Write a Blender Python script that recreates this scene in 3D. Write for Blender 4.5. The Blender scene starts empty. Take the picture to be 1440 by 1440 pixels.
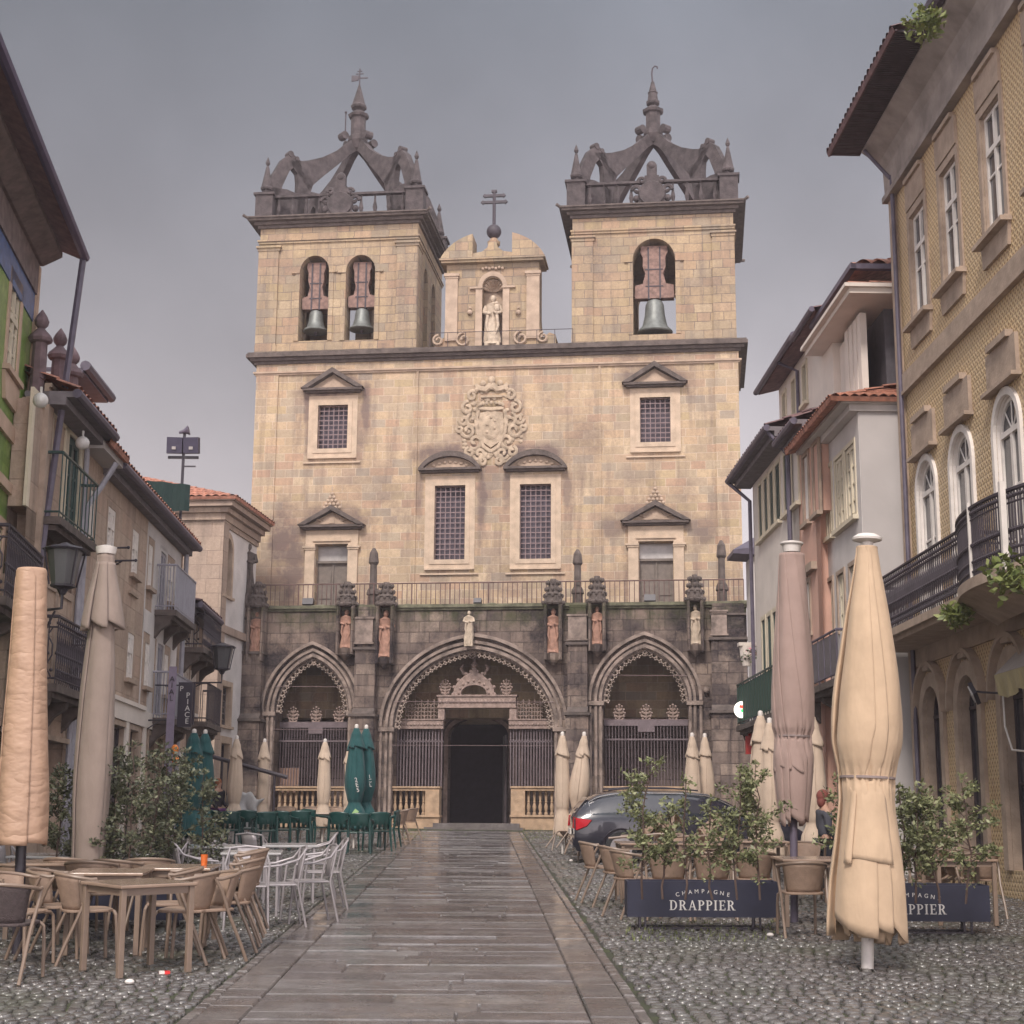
import bpy, bmesh, math, random
from mathutils import Vector, Matrix, noise, Euler
R = math.radians
rnd = random.Random(7)
col = bpy.context.scene.collection
scene = bpy.context.scene

# ------------------------------------------------------------------ camera
F = 2200.0                      # focal length in photo pixels (1440 wide)
PITCH, ROLL, EYE = R(11.5), R(0.4), 1.7
cam_d = bpy.data.cameras.new('camera'); cam = bpy.data.objects.new('camera', cam_d); col.objects.link(cam)
RC = Matrix.Rotation(R(90) + PITCH, 3, 'X') @ Matrix.Rotation(ROLL, 3, 'Z')
cam.matrix_world = Matrix.Translation((0, 0, EYE)) @ RC.to_4x4()
cam_d.sensor_width = 36; cam_d.lens = 36 * F / 1440; cam_d.clip_end = 2000; cam_d.clip_start = .1
scene.camera = cam

# ------------------------------------------------------------------ light
SUN_EL, SUN_AZ = R(44), R(196)          # azimuth the light comes from, clockwise from +Y : behind the camera, left
w = bpy.data.worlds.new('World'); scene.world = w; w.use_nodes = True
nt = w.node_tree; nt.nodes.clear()
def wn(t, **k):
    n = nt.nodes.new(t)
    for a, b in k.items(): setattr(n, a, b)
    return n
out = wn('ShaderNodeOutputWorld'); bg = wn('ShaderNodeBackground')
sky = wn('ShaderNodeTexSky', sky_type='NISHITA', sun_disc=False)
sky.sun_elevation = SUN_EL; sky.sun_rotation = SUN_AZ; sky.dust_density = 6; sky.air_density = 1.5
hs = wn('ShaderNodeHueSaturation'); hs.inputs['Saturation'].default_value = .25; hs.inputs['Value'].default_value = 1
tc = wn('ShaderNodeTexCoord'); sep = wn('ShaderNodeSeparateXYZ')
nt.links.new(tc.outputs['Generated'], sep.inputs[0])
ramp = wn('ShaderNodeValToRGB')          # cloud brightness against elevation
e = ramp.color_ramp.elements
e[0].position = .0; e[0].color = (6.4, 5.7, 5.7, 1)
e[1].position = 1.; e[1].color = (4.6, 4.6, 4.7, 1)
for p, c in ((.12, (5.0, 4.45, 4.55, 1)), (.20, (3.9, 3.55, 3.7, 1)), (.29, (2.65, 2.5, 2.68, 1)), (.40, (1.7, 1.7, 1.92, 1)), (.5, (1.15, 1.24, 1.46, 1)), (.65, (3.0, 3.0, 3.2, 1))):
    x = e.new(p); x.color = c
nt.links.new(sep.outputs[2], ramp.inputs[0])
nz = wn('ShaderNodeTexNoise'); nz.inputs['Scale'].default_value = 3.0; nz.inputs['Detail'].default_value = 5; nz.inputs['Roughness'].default_value = .5
nt.links.new(tc.outputs['Generated'], nz.inputs['Vector'])
mr = wn('ShaderNodeMapRange'); mr.inputs[1].default_value = .3; mr.inputs[2].default_value = .7; mr.inputs[3].default_value = .72; mr.inputs[4].default_value = 1.26
nt.links.new(nz.outputs[0], mr.inputs[0])
# unseen sky behind the viewer brightened to light the facade; dimmer towards the left
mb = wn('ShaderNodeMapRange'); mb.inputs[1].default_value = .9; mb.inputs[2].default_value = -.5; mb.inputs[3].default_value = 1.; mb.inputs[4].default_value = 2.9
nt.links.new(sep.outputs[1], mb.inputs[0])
mx = wn('ShaderNodeMapRange'); mx.inputs[1].default_value = -.35; mx.inputs[2].default_value = .1; mx.inputs[3].default_value = .62; mx.inputs[4].default_value = 1.04
nt.links.new(sep.outputs[0], mx.inputs[0])
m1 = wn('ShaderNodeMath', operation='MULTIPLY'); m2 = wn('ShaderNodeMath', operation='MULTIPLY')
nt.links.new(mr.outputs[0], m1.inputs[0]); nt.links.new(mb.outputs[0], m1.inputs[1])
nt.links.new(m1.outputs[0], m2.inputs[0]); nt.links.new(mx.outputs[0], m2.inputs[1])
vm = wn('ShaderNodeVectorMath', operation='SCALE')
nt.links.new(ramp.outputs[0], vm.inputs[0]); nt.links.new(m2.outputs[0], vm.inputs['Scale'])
mix = wn('ShaderNodeMix', data_type='RGBA'); mix.inputs[0].default_value = .93
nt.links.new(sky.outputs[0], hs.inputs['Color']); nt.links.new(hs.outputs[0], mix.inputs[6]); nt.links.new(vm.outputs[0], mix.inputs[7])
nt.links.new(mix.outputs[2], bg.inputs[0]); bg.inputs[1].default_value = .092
nt.links.new(bg.outputs[0], out.inputs[0])
sd = bpy.data.lights.new('sun', 'SUN'); sd.energy = 1.5; sd.angle = R(12); sd.color = (1, .91, .83)
sun = bpy.data.objects.new('sun', sd); col.objects.link(sun)
dv = Vector((math.sin(SUN_AZ) * math.cos(SUN_EL), math.cos(SUN_AZ) * math.cos(SUN_EL), math.sin(SUN_EL)))
sun.rotation_euler = dv.to_track_quat('Z', 'Y').to_euler(); sun.location = (0, 0, 30)
scene.view_settings.view_transform = 'Standard'; scene.view_settings.look = 'None'
scene.view_settings.exposure = 1.0; scene.view_settings.gamma = 1
scene.render.engine = 'CYCLES'

# ------------------------------------------------------------------ pixel rays
def ray(px, py): return (RC @ Vector(((px - 720) / F, (720 - py) / F, -1))).normalized()
EYEP = Vector((0, 0, EYE))
def hit(px, py, p0, n):
    d = ray(px, py); t = (p0 - EYEP).dot(n) / d.dot(n); return EYEP + d * t
# the street climbs towards the church
SD = ray(674, 1083); SLOPE = SD.z / math.hypot(SD.x, SD.y)
SA = math.atan2(-SD.x, SD.y)            # street heading
SU = Vector((-math.sin(SA), math.cos(SA), 0)); SR = Vector((math.cos(SA), math.sin(SA), 0))
GN = Vector((-SU.x * SLOPE, -SU.y * SLOPE, 1)).normalized()
def gz(x, y): return SLOPE * (x * SU.x + y * SU.y)
def G(px, py):
    p = hit(px, py, Vector((0, 0, 0)), GN); return p
def GD(px, D):                           # ground point in pixel column px at depth D (along Y)
    a, b = 1090., 4000.
    for _ in range(40):
        m = (a + b) / 2
        if G(px, m).y > D: a = m
        else: b = m
    return G(px, a)

class Frame:
    """vertical plane; local x runs to the viewer's right along it, y goes into it, z up"""
    def __init__(s, origin, ang):
        s.o = Vector(origin); s.a = ang
        s.X = Vector((math.cos(ang), math.sin(ang), 0)); s.Y = Vector((-math.sin(ang), math.cos(ang), 0))
    def uv(s, px, py, y=0.):
        p = hit(px, py, s.o + s.Y * y, s.Y) - s.o
        return (p.dot(s.X), p.z)
    def rect(s, l, t, r, b, y=0.):
        cy, cx = (t + b) / 2, (l + r) / 2
        return (s.uv(l, cy, y)[0], s.uv(r, cy, y)[0], s.uv(cx, b, y)[1], s.uv(cx, t, y)[1])
    def world(s, x, y, z): return s.o + s.X * x + s.Y * y + Vector((0, 0, z))

# ------------------------------------------------------------------ meshes
class MB:
    def __init__(s): s.v = []; s.f = []
    def add(s, vs, fs):
        o = len(s.v); s.v += [tuple(v) for v in vs]; s.f += [tuple(i + o for i in f) for f in fs]; return s
    def box(s, x0, x1, y0, y1, z0, z1):
        if x0 > x1: x0, x1 = x1, x0
        if y0 > y1: y0, y1 = y1, y0
        if z0 > z1: z0, z1 = z1, z0
        return s.add([(x0,y0,z0),(x1,y0,z0),(x1,y1,z0),(x0,y1,z0),(x0,y0,z1),(x1,y0,z1),(x1,y1,z1),(x0,y1,z1)],
              [(0,3,2,1),(4,5,6,7),(0,1,5,4),(1,2,6,5),(2,3,7,6),(3,0,4,7)])
    def obox(s, c, sx, sy, sz, rot):
        m = rot if isinstance(rot, Matrix) else Euler(rot).to_matrix()
        vs = [Vector(c) + m @ Vector((a*sx/2, b*sy/2, d*sz/2)) for d in (-1,1) for a, b in ((-1,-1),(1,-1),(1,1),(-1,1))]
        return s.add(vs, [(0,3,2,1),(4,5,6,7),(0,1,5,4),(1,2,6,5),(2,3,7,6),(3,0,4,7)])
    def prism(s, poly, y0, y1):           # convex-ish polygon in x,z extruded along y
        n = len(poly)
        vs = [(x, y0, z) for x, z in poly] + [(x, y1, z) for x, z in poly]
        fs = [tuple(range(n)), tuple(range(2*n-1, n-1, -1))] + [((i+1) % n, i, n+i, n+(i+1) % n) for i in range(n)]
        return s.add(vs, fs)
    def xprism(s, poly, x0, x1):          # polygon in y,z extruded along x
        n = len(poly)
        vs = [(x0, y, z) for y, z in poly] + [(x1, y, z) for y, z in poly]
        fs = [tuple(range(n)), tuple(range(2*n-1, n-1, -1))] + [((i+1) % n, i, n+i, n+(i+1) % n) for i in range(n)]
        return s.add(vs, fs)
    def lathe(s, prof, c=(0,0,0), n=16, sq=False, axis=None):
        c = Vector(c); vs = []; fs = []
        for z, r in prof:
            for k in range(n):
                a = 2*math.pi*(k+.5)/n
                if sq: rr = r / max(abs(math.cos(a)), abs(math.sin(a)))
                else: rr = r
                vs.append(c + Vector((rr*math.cos(a), rr*math.sin(a), z)))
        m = len(prof)
        for j in range(m-1):
            for k in range(n):
                fs.append((j*n+k, j*n+(k+1) % n, (j+1)*n+(k+1) % n, (j+1)*n+k))
        fs.append(tuple(range(n-1, -1, -1))); fs.append(tuple((m-1)*n+k for k in range(n)))
        return s.add(vs, fs)
    def tube(s, pts, r, n=8, caps=True):
        pts = [Vector(p) for p in pts]; m = len(pts)
        rs = r if isinstance(r, (list, tuple)) else [r]*m
        t0 = (pts[1]-pts[0]).normalized(); up = Vector((0,0,1)) if abs(t0.z) < .9 else Vector((1,0,0))
        nrm = (up - t0*up.dot(t0)).normalized(); vs = []; fs = []
        for i, p in enumerate(pts):
            t = (pts[min(i+1, m-1)] - pts[max(i-1, 0)]).normalized()
            nrm = (nrm - t*nrm.dot(t)).normalized(); b = t.cross(nrm)
            for k in range(n):
                a = 2*math.pi*k/n; vs.append(p + (nrm*math.cos(a) + b*math.sin(a))*rs[i])
        for i in range(m-1):
            for k in range(n): fs.append((i*n+k, i*n+(k+1) % n, (i+1)*n+(k+1) % n, (i+1)*n+k))
        if caps: fs += [tuple(range(n-1,-1,-1)), tuple((m-1)*n+k for k in range(n))]
        return s.add(vs, fs)
    def sphere(s, c, r, n=12, sc=(1,1,1)):
        c = Vector(c); prof = [(-math.cos(math.pi*i/n)*r*sc[2], max(math.sin(math.pi*i/n)*r, .001)) for i in range(n+1)]
        k0 = len(s.v); s.lathe(prof, (0,0,0), n+4)
        for i in range(k0, len(s.v)):
            v = s.v[i]; s.v[i] = (c.x+v[0]*sc[0], c.y+v[1]*sc[1], c.z+v[2])
        return s
    def slab(s, outer, holes, y0, y1):    # filled 2D shape with holes, through a 2D curve
        cu = bpy.data.curves.new('c', 'CURVE'); cu.dimensions = '2D'; cu.fill_mode = 'BOTH'; cu.extrude = abs(y1-y0)/2
        for poly in [outer] + list(holes):
            sp = cu.splines.new('POLY'); sp.points.add(len(poly)-1)
            for i, (x, z) in enumerate(poly): sp.points[i].co = (x, z, 0, 1)
            sp.use_cyclic_u = True
        ob = bpy.data.objects.new('c', cu); me = ob.to_mesh(); ym = (y0+y1)/2
        s.add([(v.co.x, ym - v.co.z, v.co.y) for v in me.vertices], [tuple(p.vertices) for p in me.polygons])
        ob.to_mesh_clear(); bpy.data.objects.remove(ob); bpy.data.curves.remove(cu)
        return s
    def xf(s, m, k0=0):
        for i in range(k0, len(s.v)): s.v[i] = tuple(m @ Vector(s.v[i]))
        return s
    def build(s, name, mat, parent=None, smooth=False, bevel=0, solid=0, sub=0):
        me = bpy.data.meshes.new(name); me.from_pydata(s.v, [], s.f); me.validate()
        bm = bmesh.new(); bm.from_mesh(me); bmesh.ops.remove_doubles(bm, verts=bm.verts, dist=1e-5)
        bmesh.ops.recalc_face_normals(bm, faces=bm.faces); bm.to_mesh(me); bm.free()
        ob = bpy.data.objects.new(name, me); col.objects.link(ob)
        if mat: me.materials.append(mat)
        if parent: ob.parent = parent
        if smooth:
            me.shade_smooth()
            if smooth != 'all': me.set_sharp_from_angle(angle=R(38))
        if solid: m = ob.modifiers.new('solid', 'SOLIDIFY'); m.thickness = solid; m.offset = 0
        if bevel: m = ob.modifiers.new('bevel', 'BEVEL'); m.width = bevel; m.segments = 2; m.limit_method = 'ANGLE'
        if sub: m = ob.modifiers.new('sub', 'SUBSURF'); m.levels = sub; m.render_levels = sub
        return ob

def tag(o, label=None, cat=None, group=None, kind=None):
    if label: o['label'] = label
    if cat: o['category'] = cat
    if group: o['group'] = group
    if kind: o['kind'] = kind
    return o
def empty(name, label, cat, loc=(0,0,0), rz=0, group=None):
    o = bpy.data.objects.new(name, None); col.objects.link(o); o.location = loc; o.rotation_euler = (0,0,rz)
    o.empty_display_size = .3
    return tag(o, label, cat, group)
KIDS = {}
def copy_tree(o, parent=None):
    c = o.copy(); col.objects.link(c)
    if parent: c.parent = parent
    for ch in [x for x in col.objects if x.parent == o]: copy_tree(ch, c)
    return c
def on_slope(o, p, rz, s=1.):
    """stand a thing on the sloping street"""
    z = Vector((0,0,1)); q = z.rotation_difference(GN)
    m = Matrix.Translation(p) @ q.to_matrix().to_4x4() @ Matrix.Rotation(rz, 4, 'Z') @ Matrix.Scale(s, 4)
    o.location = m.to_translation(); o.rotation_euler = m.to_euler(); o.scale = (s, s, s)

# ------------------------------------------------------------------ materials
class NT:
    def __init__(s, name):
        s.m = bpy.data.materials.new(name); s.m.use_nodes = True; s.t = s.m.node_tree
        s.b = s.t.nodes['Principled BSDF']
    def n(s, t, ins=None, **k):
        n = s.t.nodes.new(t)
        for a, b in k.items(): setattr(n, a, b)
        for a, b in (ins or {}).items():
            if hasattr(b, 'links') or isinstance(b, bpy.types.NodeSocket): s.t.links.new(b, n.inputs[a])
            else: n.inputs[a].default_value = b
        return n
    def l(s, a, b): s.t.links.new(a, b)
    def math(s, op, a, b=0., clamp=False): return s.n('ShaderNodeMath', {0: a, 1: b}, operation=op, use_clamp=clamp).outputs[0]
    def mix(s, f, a, b, mode='MIX'):
        return s.n('ShaderNodeMix', {0: f, 6: a if not isinstance(a, tuple) else (*a, 1), 7: b if not isinstance(b, tuple) else (*b, 1)}, data_type='RGBA', blend_type=mode).outputs[2]
    def noise(s, vec, scale, detail=4, rough=.55): return s.n('ShaderNodeTexNoise', {'Vector': vec, 'Scale': scale, 'Detail': detail, 'Roughness': rough}).outputs[0]
    def rng(s, v, a, b, c=0., d=1.): return s.n('ShaderNodeMapRange', {0: v, 1: a, 2: b, 3: c, 4: d}).outputs[0]
    def obj(s): return s.n('ShaderNodeTexCoord').outputs['Object']
    def bump(s, h, strength, dist=.02, nrm=None):
        d = {'Height': h, 'Strength': strength, 'Distance': dist}
        if nrm is not None: d['Normal'] = nrm
        return s.n('ShaderNodeBump', d).outputs[0]
    def ramp(s, f, stops):
        n = s.n('ShaderNodeValToRGB', {0: f}); e = n.color_ramp.elements
        while len(e) < len(stops): e.new(.5)
        for x, (p, c) in zip(e, stops): x.position = p; x.color = (*c, 1)
        return n.outputs[0]
    def wallvec(s):
        """(horizontal, vertical) coordinates on any upright face"""
        tcn = s.n('ShaderNodeTexCoord'); o = s.n('ShaderNodeSeparateXYZ', {0: tcn.outputs['Object']}); nn = s.n('ShaderNodeSeparateXYZ', {0: tcn.outputs['Normal']})
        side = s.math('GREATER_THAN', s.math('ABSOLUTE', nn.outputs[0]), .7)
        u = s.n('ShaderNodeMix', {0: side, 2: o.outputs[0], 3: o.outputs[1]}).outputs[0]
        return s.n('ShaderNodeCombineXYZ', {0: u, 1: o.outputs[2], 2: 0.}).outputs[0]

def plain(name, c, rough=.6, var=.12, bump=0., scale=6., metal=0., spec=.5):
    t = NT(name); o = t.obj(); n = t.noise(o, scale)
    k = t.rng(n, .3, .7, 1-var, 1+var)
    cc = t.n('ShaderNodeVectorMath', {0: (*c,), 'Scale': k}, operation='SCALE').outputs[0]
    t.l(cc, t.b.inputs['Base Color']); t.b.inputs['Roughness'].default_value = rough; t.b.inputs['Metallic'].default_value = metal
    t.b.inputs['Specular IOR Level'].default_value = spec
    if bump: t.l(t.bump(t.noise(o, scale*4), bump), t.b.inputs['Normal'])
    return t.m

def ashlar(name, tones, bw, bh, mortar, mortar_size=.012, dirt=.4, dirtc=(.06,.05,.05), moss=None, stains=None, bump=.5, rough=.85, off=.5, streak=.3, dscale=.5, warp=.012, flat=0., dlo=.52):
    avg = tuple(sum(c[i] for c in tones)/len(tones) for i in range(3)); tones = [tuple(c[i]+(avg[i]-c[i])*flat for i in range(3)) for c in tones]
    t = NT(name); wv = t.wallvec(); o = t.obj()
    warpn = t.n('ShaderNodeTexNoise', {'Vector': o, 'Scale': 2.5}).outputs['Color']
    wv2 = t.n('ShaderNodeVectorMath', {0: wv, 1: t.n('ShaderNodeVectorMath', {0: warpn, 'Scale': warp}, operation='SCALE').outputs[0]}, operation='ADD').outputs[0]
    br = t.n('ShaderNodeTexBrick', {'Vector': wv2, 'Color1': (0,0,0,1), 'Color2': (1,1,1,1), 'Mortar': (.5,.5,.5,1), 'Scale': 1., 'Mortar Size': mortar_size, 'Mortar Smooth': .3, 'Brick Width': bw, 'Row Height': bh}, offset=off, squash=.72, squash_frequency=3)
    n = len(tones)
    tone = t.ramp(br.outputs['Color'], [((i+.5)/n, c) for i, c in enumerate(tones)])
    big = t.noise(o, dscale, 5, .6); fine = t.noise(o, 14, 5, .65)
    tone = t.mix(t.rng(fine, .3, .7, 0, .6), tone, tuple(x*.62 for x in avg)); tone = t.mix(t.rng(t.noise(o, 1.7, 5, .65), .45, .7, 0, .45), tone, tuple(x*.74 for x in avg))
    tone = t.mix(t.math('MULTIPLY', br.outputs['Fac'], t.rng(t.noise(o, 3., 4, .6), .35, .6, .25, 1.)), tone, mortar)
    # grime: large patches and vertical runs
    st = t.n('ShaderNodeMapping', {'Vector': o, 'Scale': (3.2, 3.2, .28)}).outputs[0]
    run = t.noise(st, 1., 5, .6)
    g = t.math('MAXIMUM', t.rng(big, dlo, dlo+.17, 0, dirt), t.rng(run, .47, .68, 0, streak))
    g = t.math('MULTIPLY', g, t.rng(fine, .2, .6, .6, 1.))
    if stains:
        acc = None
        s3 = t.n('ShaderNodeSeparateXYZ', {0: o}); 
        wob = t.noise(o, 2.2, 5, .65)
        for (cx, cz, rx, rz, k) in stains:
            dx = t.math('DIVIDE', t.math('SUBTRACT', s3.outputs[0], cx), rx); dz = t.math('DIVIDE', t.math('SUBTRACT', s3.outputs[2], cz), rz)
            d = t.math('ADD', t.math('MULTIPLY', dx, dx), t.math('MULTIPLY', dz, dz))
            d = t.math('ADD', d, t.math('MULTIPLY', t.math('SUBTRACT', wob, .5), 2.2))
            v = t.rng(d, 1.15, .1, 0, k)
            acc = v if acc is None else t.math('MAXIMUM', acc, v)
        g = t.math('MAXIMUM', g, acc)
    c = t.mix(g, tone, dirtc)
    if moss:
        s3 = t.n('ShaderNodeSeparateXYZ', {0: o})
        z0, z1, mc = moss
        mm = t.math('MULTIPLY', t.rng(s3.outputs[2], z0, z1, 0, 1), t.rng(t.noise(o, 1.6, 6, .7), .42, .62, 0, .9))
        c = t.mix(mm, c, mc)
    t.l(c, t.b.inputs['Base Color']); t.b.inputs['Roughness'].default_value = rough; t.b.inputs['Specular IOR Level'].default_value = .25
    h = t.math('ADD', t.math('MULTIPLY', br.outputs['Fac'], -1.), t.math('MULTIPLY', fine, .7))
    h = t.math('ADD', h, t.math('MULTIPLY', t.n('ShaderNodeSeparateXYZ', {0: br.outputs['Color']}).outputs[0], .25))
    t.l(t.bump(h, bump, .03), t.b.inputs['Normal'])
    return t.m

def glass(name, c=(.05,.05,.06), rough=.08):
    t = NT(name); t.b.inputs['Roughness'].default_value = rough
    o = t.obj(); n = t.noise(o, 1.3)
    cc = t.n('ShaderNodeVectorMath', {0: (*c,), 'Scale': t.rng(n, .3, .7, .6, 1.5)}, operation='SCALE').outputs[0]
    t.l(cc, t.b.inputs['Base Color']); t.l(t.bump(n, .08), t.b.inputs['Normal']); return t.m

def fabric(name, c, var=.1, dirt=.12, rough=.85):
    t = NT(name); o = t.obj(); n = t.noise(o, 3., 5, .6); f = t.noise(o, 180, 2, .5)
    st = t.n('ShaderNodeMapping', {'Vector': o, 'Scale': (9, 9, .8)}).outputs[0]; run = t.noise(st, 1., 4, .6)
    cc = t.n('ShaderNodeVectorMath', {0: (*c,), 'Scale': t.rng(n, .3, .7, 1-var, 1+var)}, operation='SCALE').outputs[0]
    cc = t.mix(t.rng(run, .5, .75, 0, dirt), cc, tuple(x*.45 for x in c))
    t.l(cc, t.b.inputs['Base Color']); t.b.inputs['Roughness'].default_value = rough; t.b.inputs['Specular IOR Level'].default_value = .2
    t.b.inputs['Sheen Weight'].default_value = .1
    dg = t.noise(t.n('ShaderNodeMapping', {'Vector': o, 'Rotation': (.5, .6, 0), 'Scale': (5., 5., 1.6)}).outputs[0], 1.6, 3, .5); dg = t.math('ABSOLUTE', t.math('SUBTRACT', dg, .5))
    h = t.math('ADD', t.math('MULTIPLY', n, .25), t.math('MULTIPLY', f, .03)); h = t.math('ADD', h, t.math('MULTIPLY', dg, -.7))
    t.l(t.bump(h, .4, .05), t.b.inputs['Normal']); return t.m

M = {}
# ================================================================== street
SF = Matrix((( SR.x, SU.x*math.cos(math.atan(SLOPE)), GN.x, 0), (SR.y, SU.y*math.cos(math.atan(SLOPE)), GN.y, 0), (0, math.sin(math.atan(SLOPE)), GN.z, 0), (0,0,0,1)))
SFi = SF.inverted()
def S(px, py): p = SFi @ G(px, py); return p.x, p.y        # photo pixel -> street coordinates (across, along)
def street_obj(name, mb, mat, kind='structure', **k):
    o = mb.build(name, mat, **k); o.matrix_world = SF; return tag(o, kind=kind)

def cobble_mat():
    t = NT('granite setts'); o = t.obj()
    wp = t.n('ShaderNodeTexNoise', {'Vector': o, 'Scale': 1.1}).outputs['Color']
    v = t.n('ShaderNodeVectorMath', {0: o, 1: t.n('ShaderNodeVectorMath', {0: wp, 'Scale': .22}, operation='SCALE').outputs[0]}, operation='ADD').outputs[0]
    v = t.n('ShaderNodeMapping', {'Vector': v, 'Scale': (1, 1, .02)}).outputs[0]
    vo = t.n('ShaderNodeTexVoronoi', {'Vector': v, 'Scale': 8.6, 'Randomness': .62}, feature='DISTANCE_TO_EDGE', voronoi_dimensions='2D')
    vc = t.n('ShaderNodeTexVoronoi', {'Vector': v, 'Scale': 8.6, 'Randomness': .62}, voronoi_dimensions='2D')
    e = t.rng(vo.outputs['Distance'], .02, .14, 0, 1)
    big = t.noise(o, .45, 5, .6); fine = t.noise(o, 30, 4, .6)
    r = t.n('ShaderNodeSeparateXYZ', {0: vc.outputs['Color']}).outputs[0]
    stone = t.ramp(r, [(0, (.12,.105,.10)), (.4, (.19,.165,.155)), (.75, (.25,.225,.21)), (1, (.155,.12,.12))])
    stone = t.mix(t.rng(fine, .3, .7, 0, .5), stone, (.10,.088,.09))
    joint = t.mix(t.rng(big, .42, .6, 0, 1), (.035,.03,.03), (.055,.075,.022))
    c = t.mix(e, joint, stone)
    c = t.mix(t.rng(t.noise(o, 1.3, 6, .7), .56, .74, 0, .7), c, (.065,.08,.028))
    t.l(c, t.b.inputs['Base Color'])
    wet = t.noise(o, .8, 4, .6)
    t.l(t.math('ADD', t.rng(wet, .35, .65, .26, .55), t.math('MULTIPLY', t.math('SUBTRACT', 1., e), .3)), t.b.inputs['Roughness'])
    h = t.math('ADD', t.math('SQRT', e), t.math('MULTIPLY', r, .35)); h = t.math('ADD', h, t.math('MULTIPLY', fine, .25))
    t.l(t.bump(h, .8, .035), t.b.inputs['Normal']); return t.m
M['cobble'] = cobble_mat()
def sett_mat():
    t = NT('wet granite setts'); o = t.obj(); g = t.n('ShaderNodeNewGeometry'); r = g.outputs['Random Per Island']
    c = t.ramp(r, [(0, (.065,.06,.06)), (.3, (.125,.116,.112)), (.55, (.085,.078,.076)), (.8, (.18,.17,.163)), (1, (.105,.09,.085))])
    f = t.noise(o, 60, 4, .7); c = t.mix(t.rng(f, .3, .7, 0, .55), c, (.07,.06,.062))
    big = t.noise(o, .55, 6, .65); c = t.mix(t.rng(big, .47, .66, 0, .55), c, (.055,.062,.03))
    c = t.mix(t.rng(t.noise(o, 6., 5, .7), .55, .75, 0, .6), c, (.06,.068,.03))
    t.l(c, t.b.inputs['Base Color']); t.l(t.rng(t.noise(o, 1.1, 4, .6), .35, .65, .10, .40), t.b.inputs['Roughness'])
    t.l(t.bump(t.math('ADD', f, t.noise(o, 18, 3, .6)), .55, .012), t.b.inputs['Normal']); t.l(t.rng(t.noise(o, .7, 5, .65), .38, .64, .05, .7), t.b.inputs['Coat Weight']); t.b.inputs['Coat Roughness'].default_value = .2; return t.m
M['sett'] = sett_mat()
def joint_mat():
    t = NT('earth and moss joints'); o = t.obj(); c = t.ramp(t.noise(o, 1.5, 6, .7), [(.35, (.04,.034,.034)), (.55, (.045,.05,.025)), (.7, (.075,.09,.03))])
    t.l(c, t.b.inputs['Base Color']); t.b.inputs['Roughness'].default_value = .8; t.l(t.bump(t.noise(o, 40, 4, .7), .8, .02), t.b.inputs['Normal']); return t.m
M['joint'] = joint_mat()
def slab_mat(name, tones, moss=.4):
    t = NT(name); o = t.obj(); g = t.n('ShaderNodeNewGeometry')
    tone = t.ramp(g.outputs['Random Per Island'], [((i+.3)/len(tones), c) for i, c in enumerate(tones)])
    fine = t.math('ADD', t.math('MULTIPLY', t.noise(o, 60, 4, .75), .55), t.math('MULTIPLY', t.noise(o, 16, 4, .7), .45)); st = t.noise(t.n('ShaderNodeMapping', {'Vector': o, 'Scale': (1.6, 2.1, 1)}).outputs[0], 1.6, 8, .75)
    c = t.mix(t.rng(fine, .35, .62, 0, .7), tone, tuple(x*.36 for x in tones[0])); c = t.mix(t.rng(t.noise(o, 1.1, 6, .7), .5, .7, 0, .5), c, (.075,.068,.05))
    c = t.mix(t.rng(st, .47, .64, 0, .7), c, (.065,.055,.056))
    t.l(c, t.b.inputs['Base Color'])
    t.l(t.rng(t.math('ADD', t.math('MULTIPLY', t.noise(o, .9, 5, .65), .7), t.math('MULTIPLY', fine, .3)), .38, .62, .13, .45), t.b.inputs['Roughness'])
    t.l(t.bump(t.math('ADD', fine, t.math('MULTIPLY', st, 1.0)), .8, .015), t.b.inputs['Normal']); t.l(t.rng(t.noise(o, 1.3, 6, .7), .4, .6, .0, .9), t.b.inputs['Coat Weight']); t.b.inputs['Coat Roughness'].default_value = .12; return t.m
M['slab'] = slab_mat('worn granite slabs', [(.16,.138,.138), (.24,.22,.218), (.12,.10,.103), (.30,.28,.275), (.14,.12,.12)])
M['strip'] = slab_mat('granite border slabs', [(.19,.16,.15), (.23,.205,.195), (.155,.135,.13)])

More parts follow.
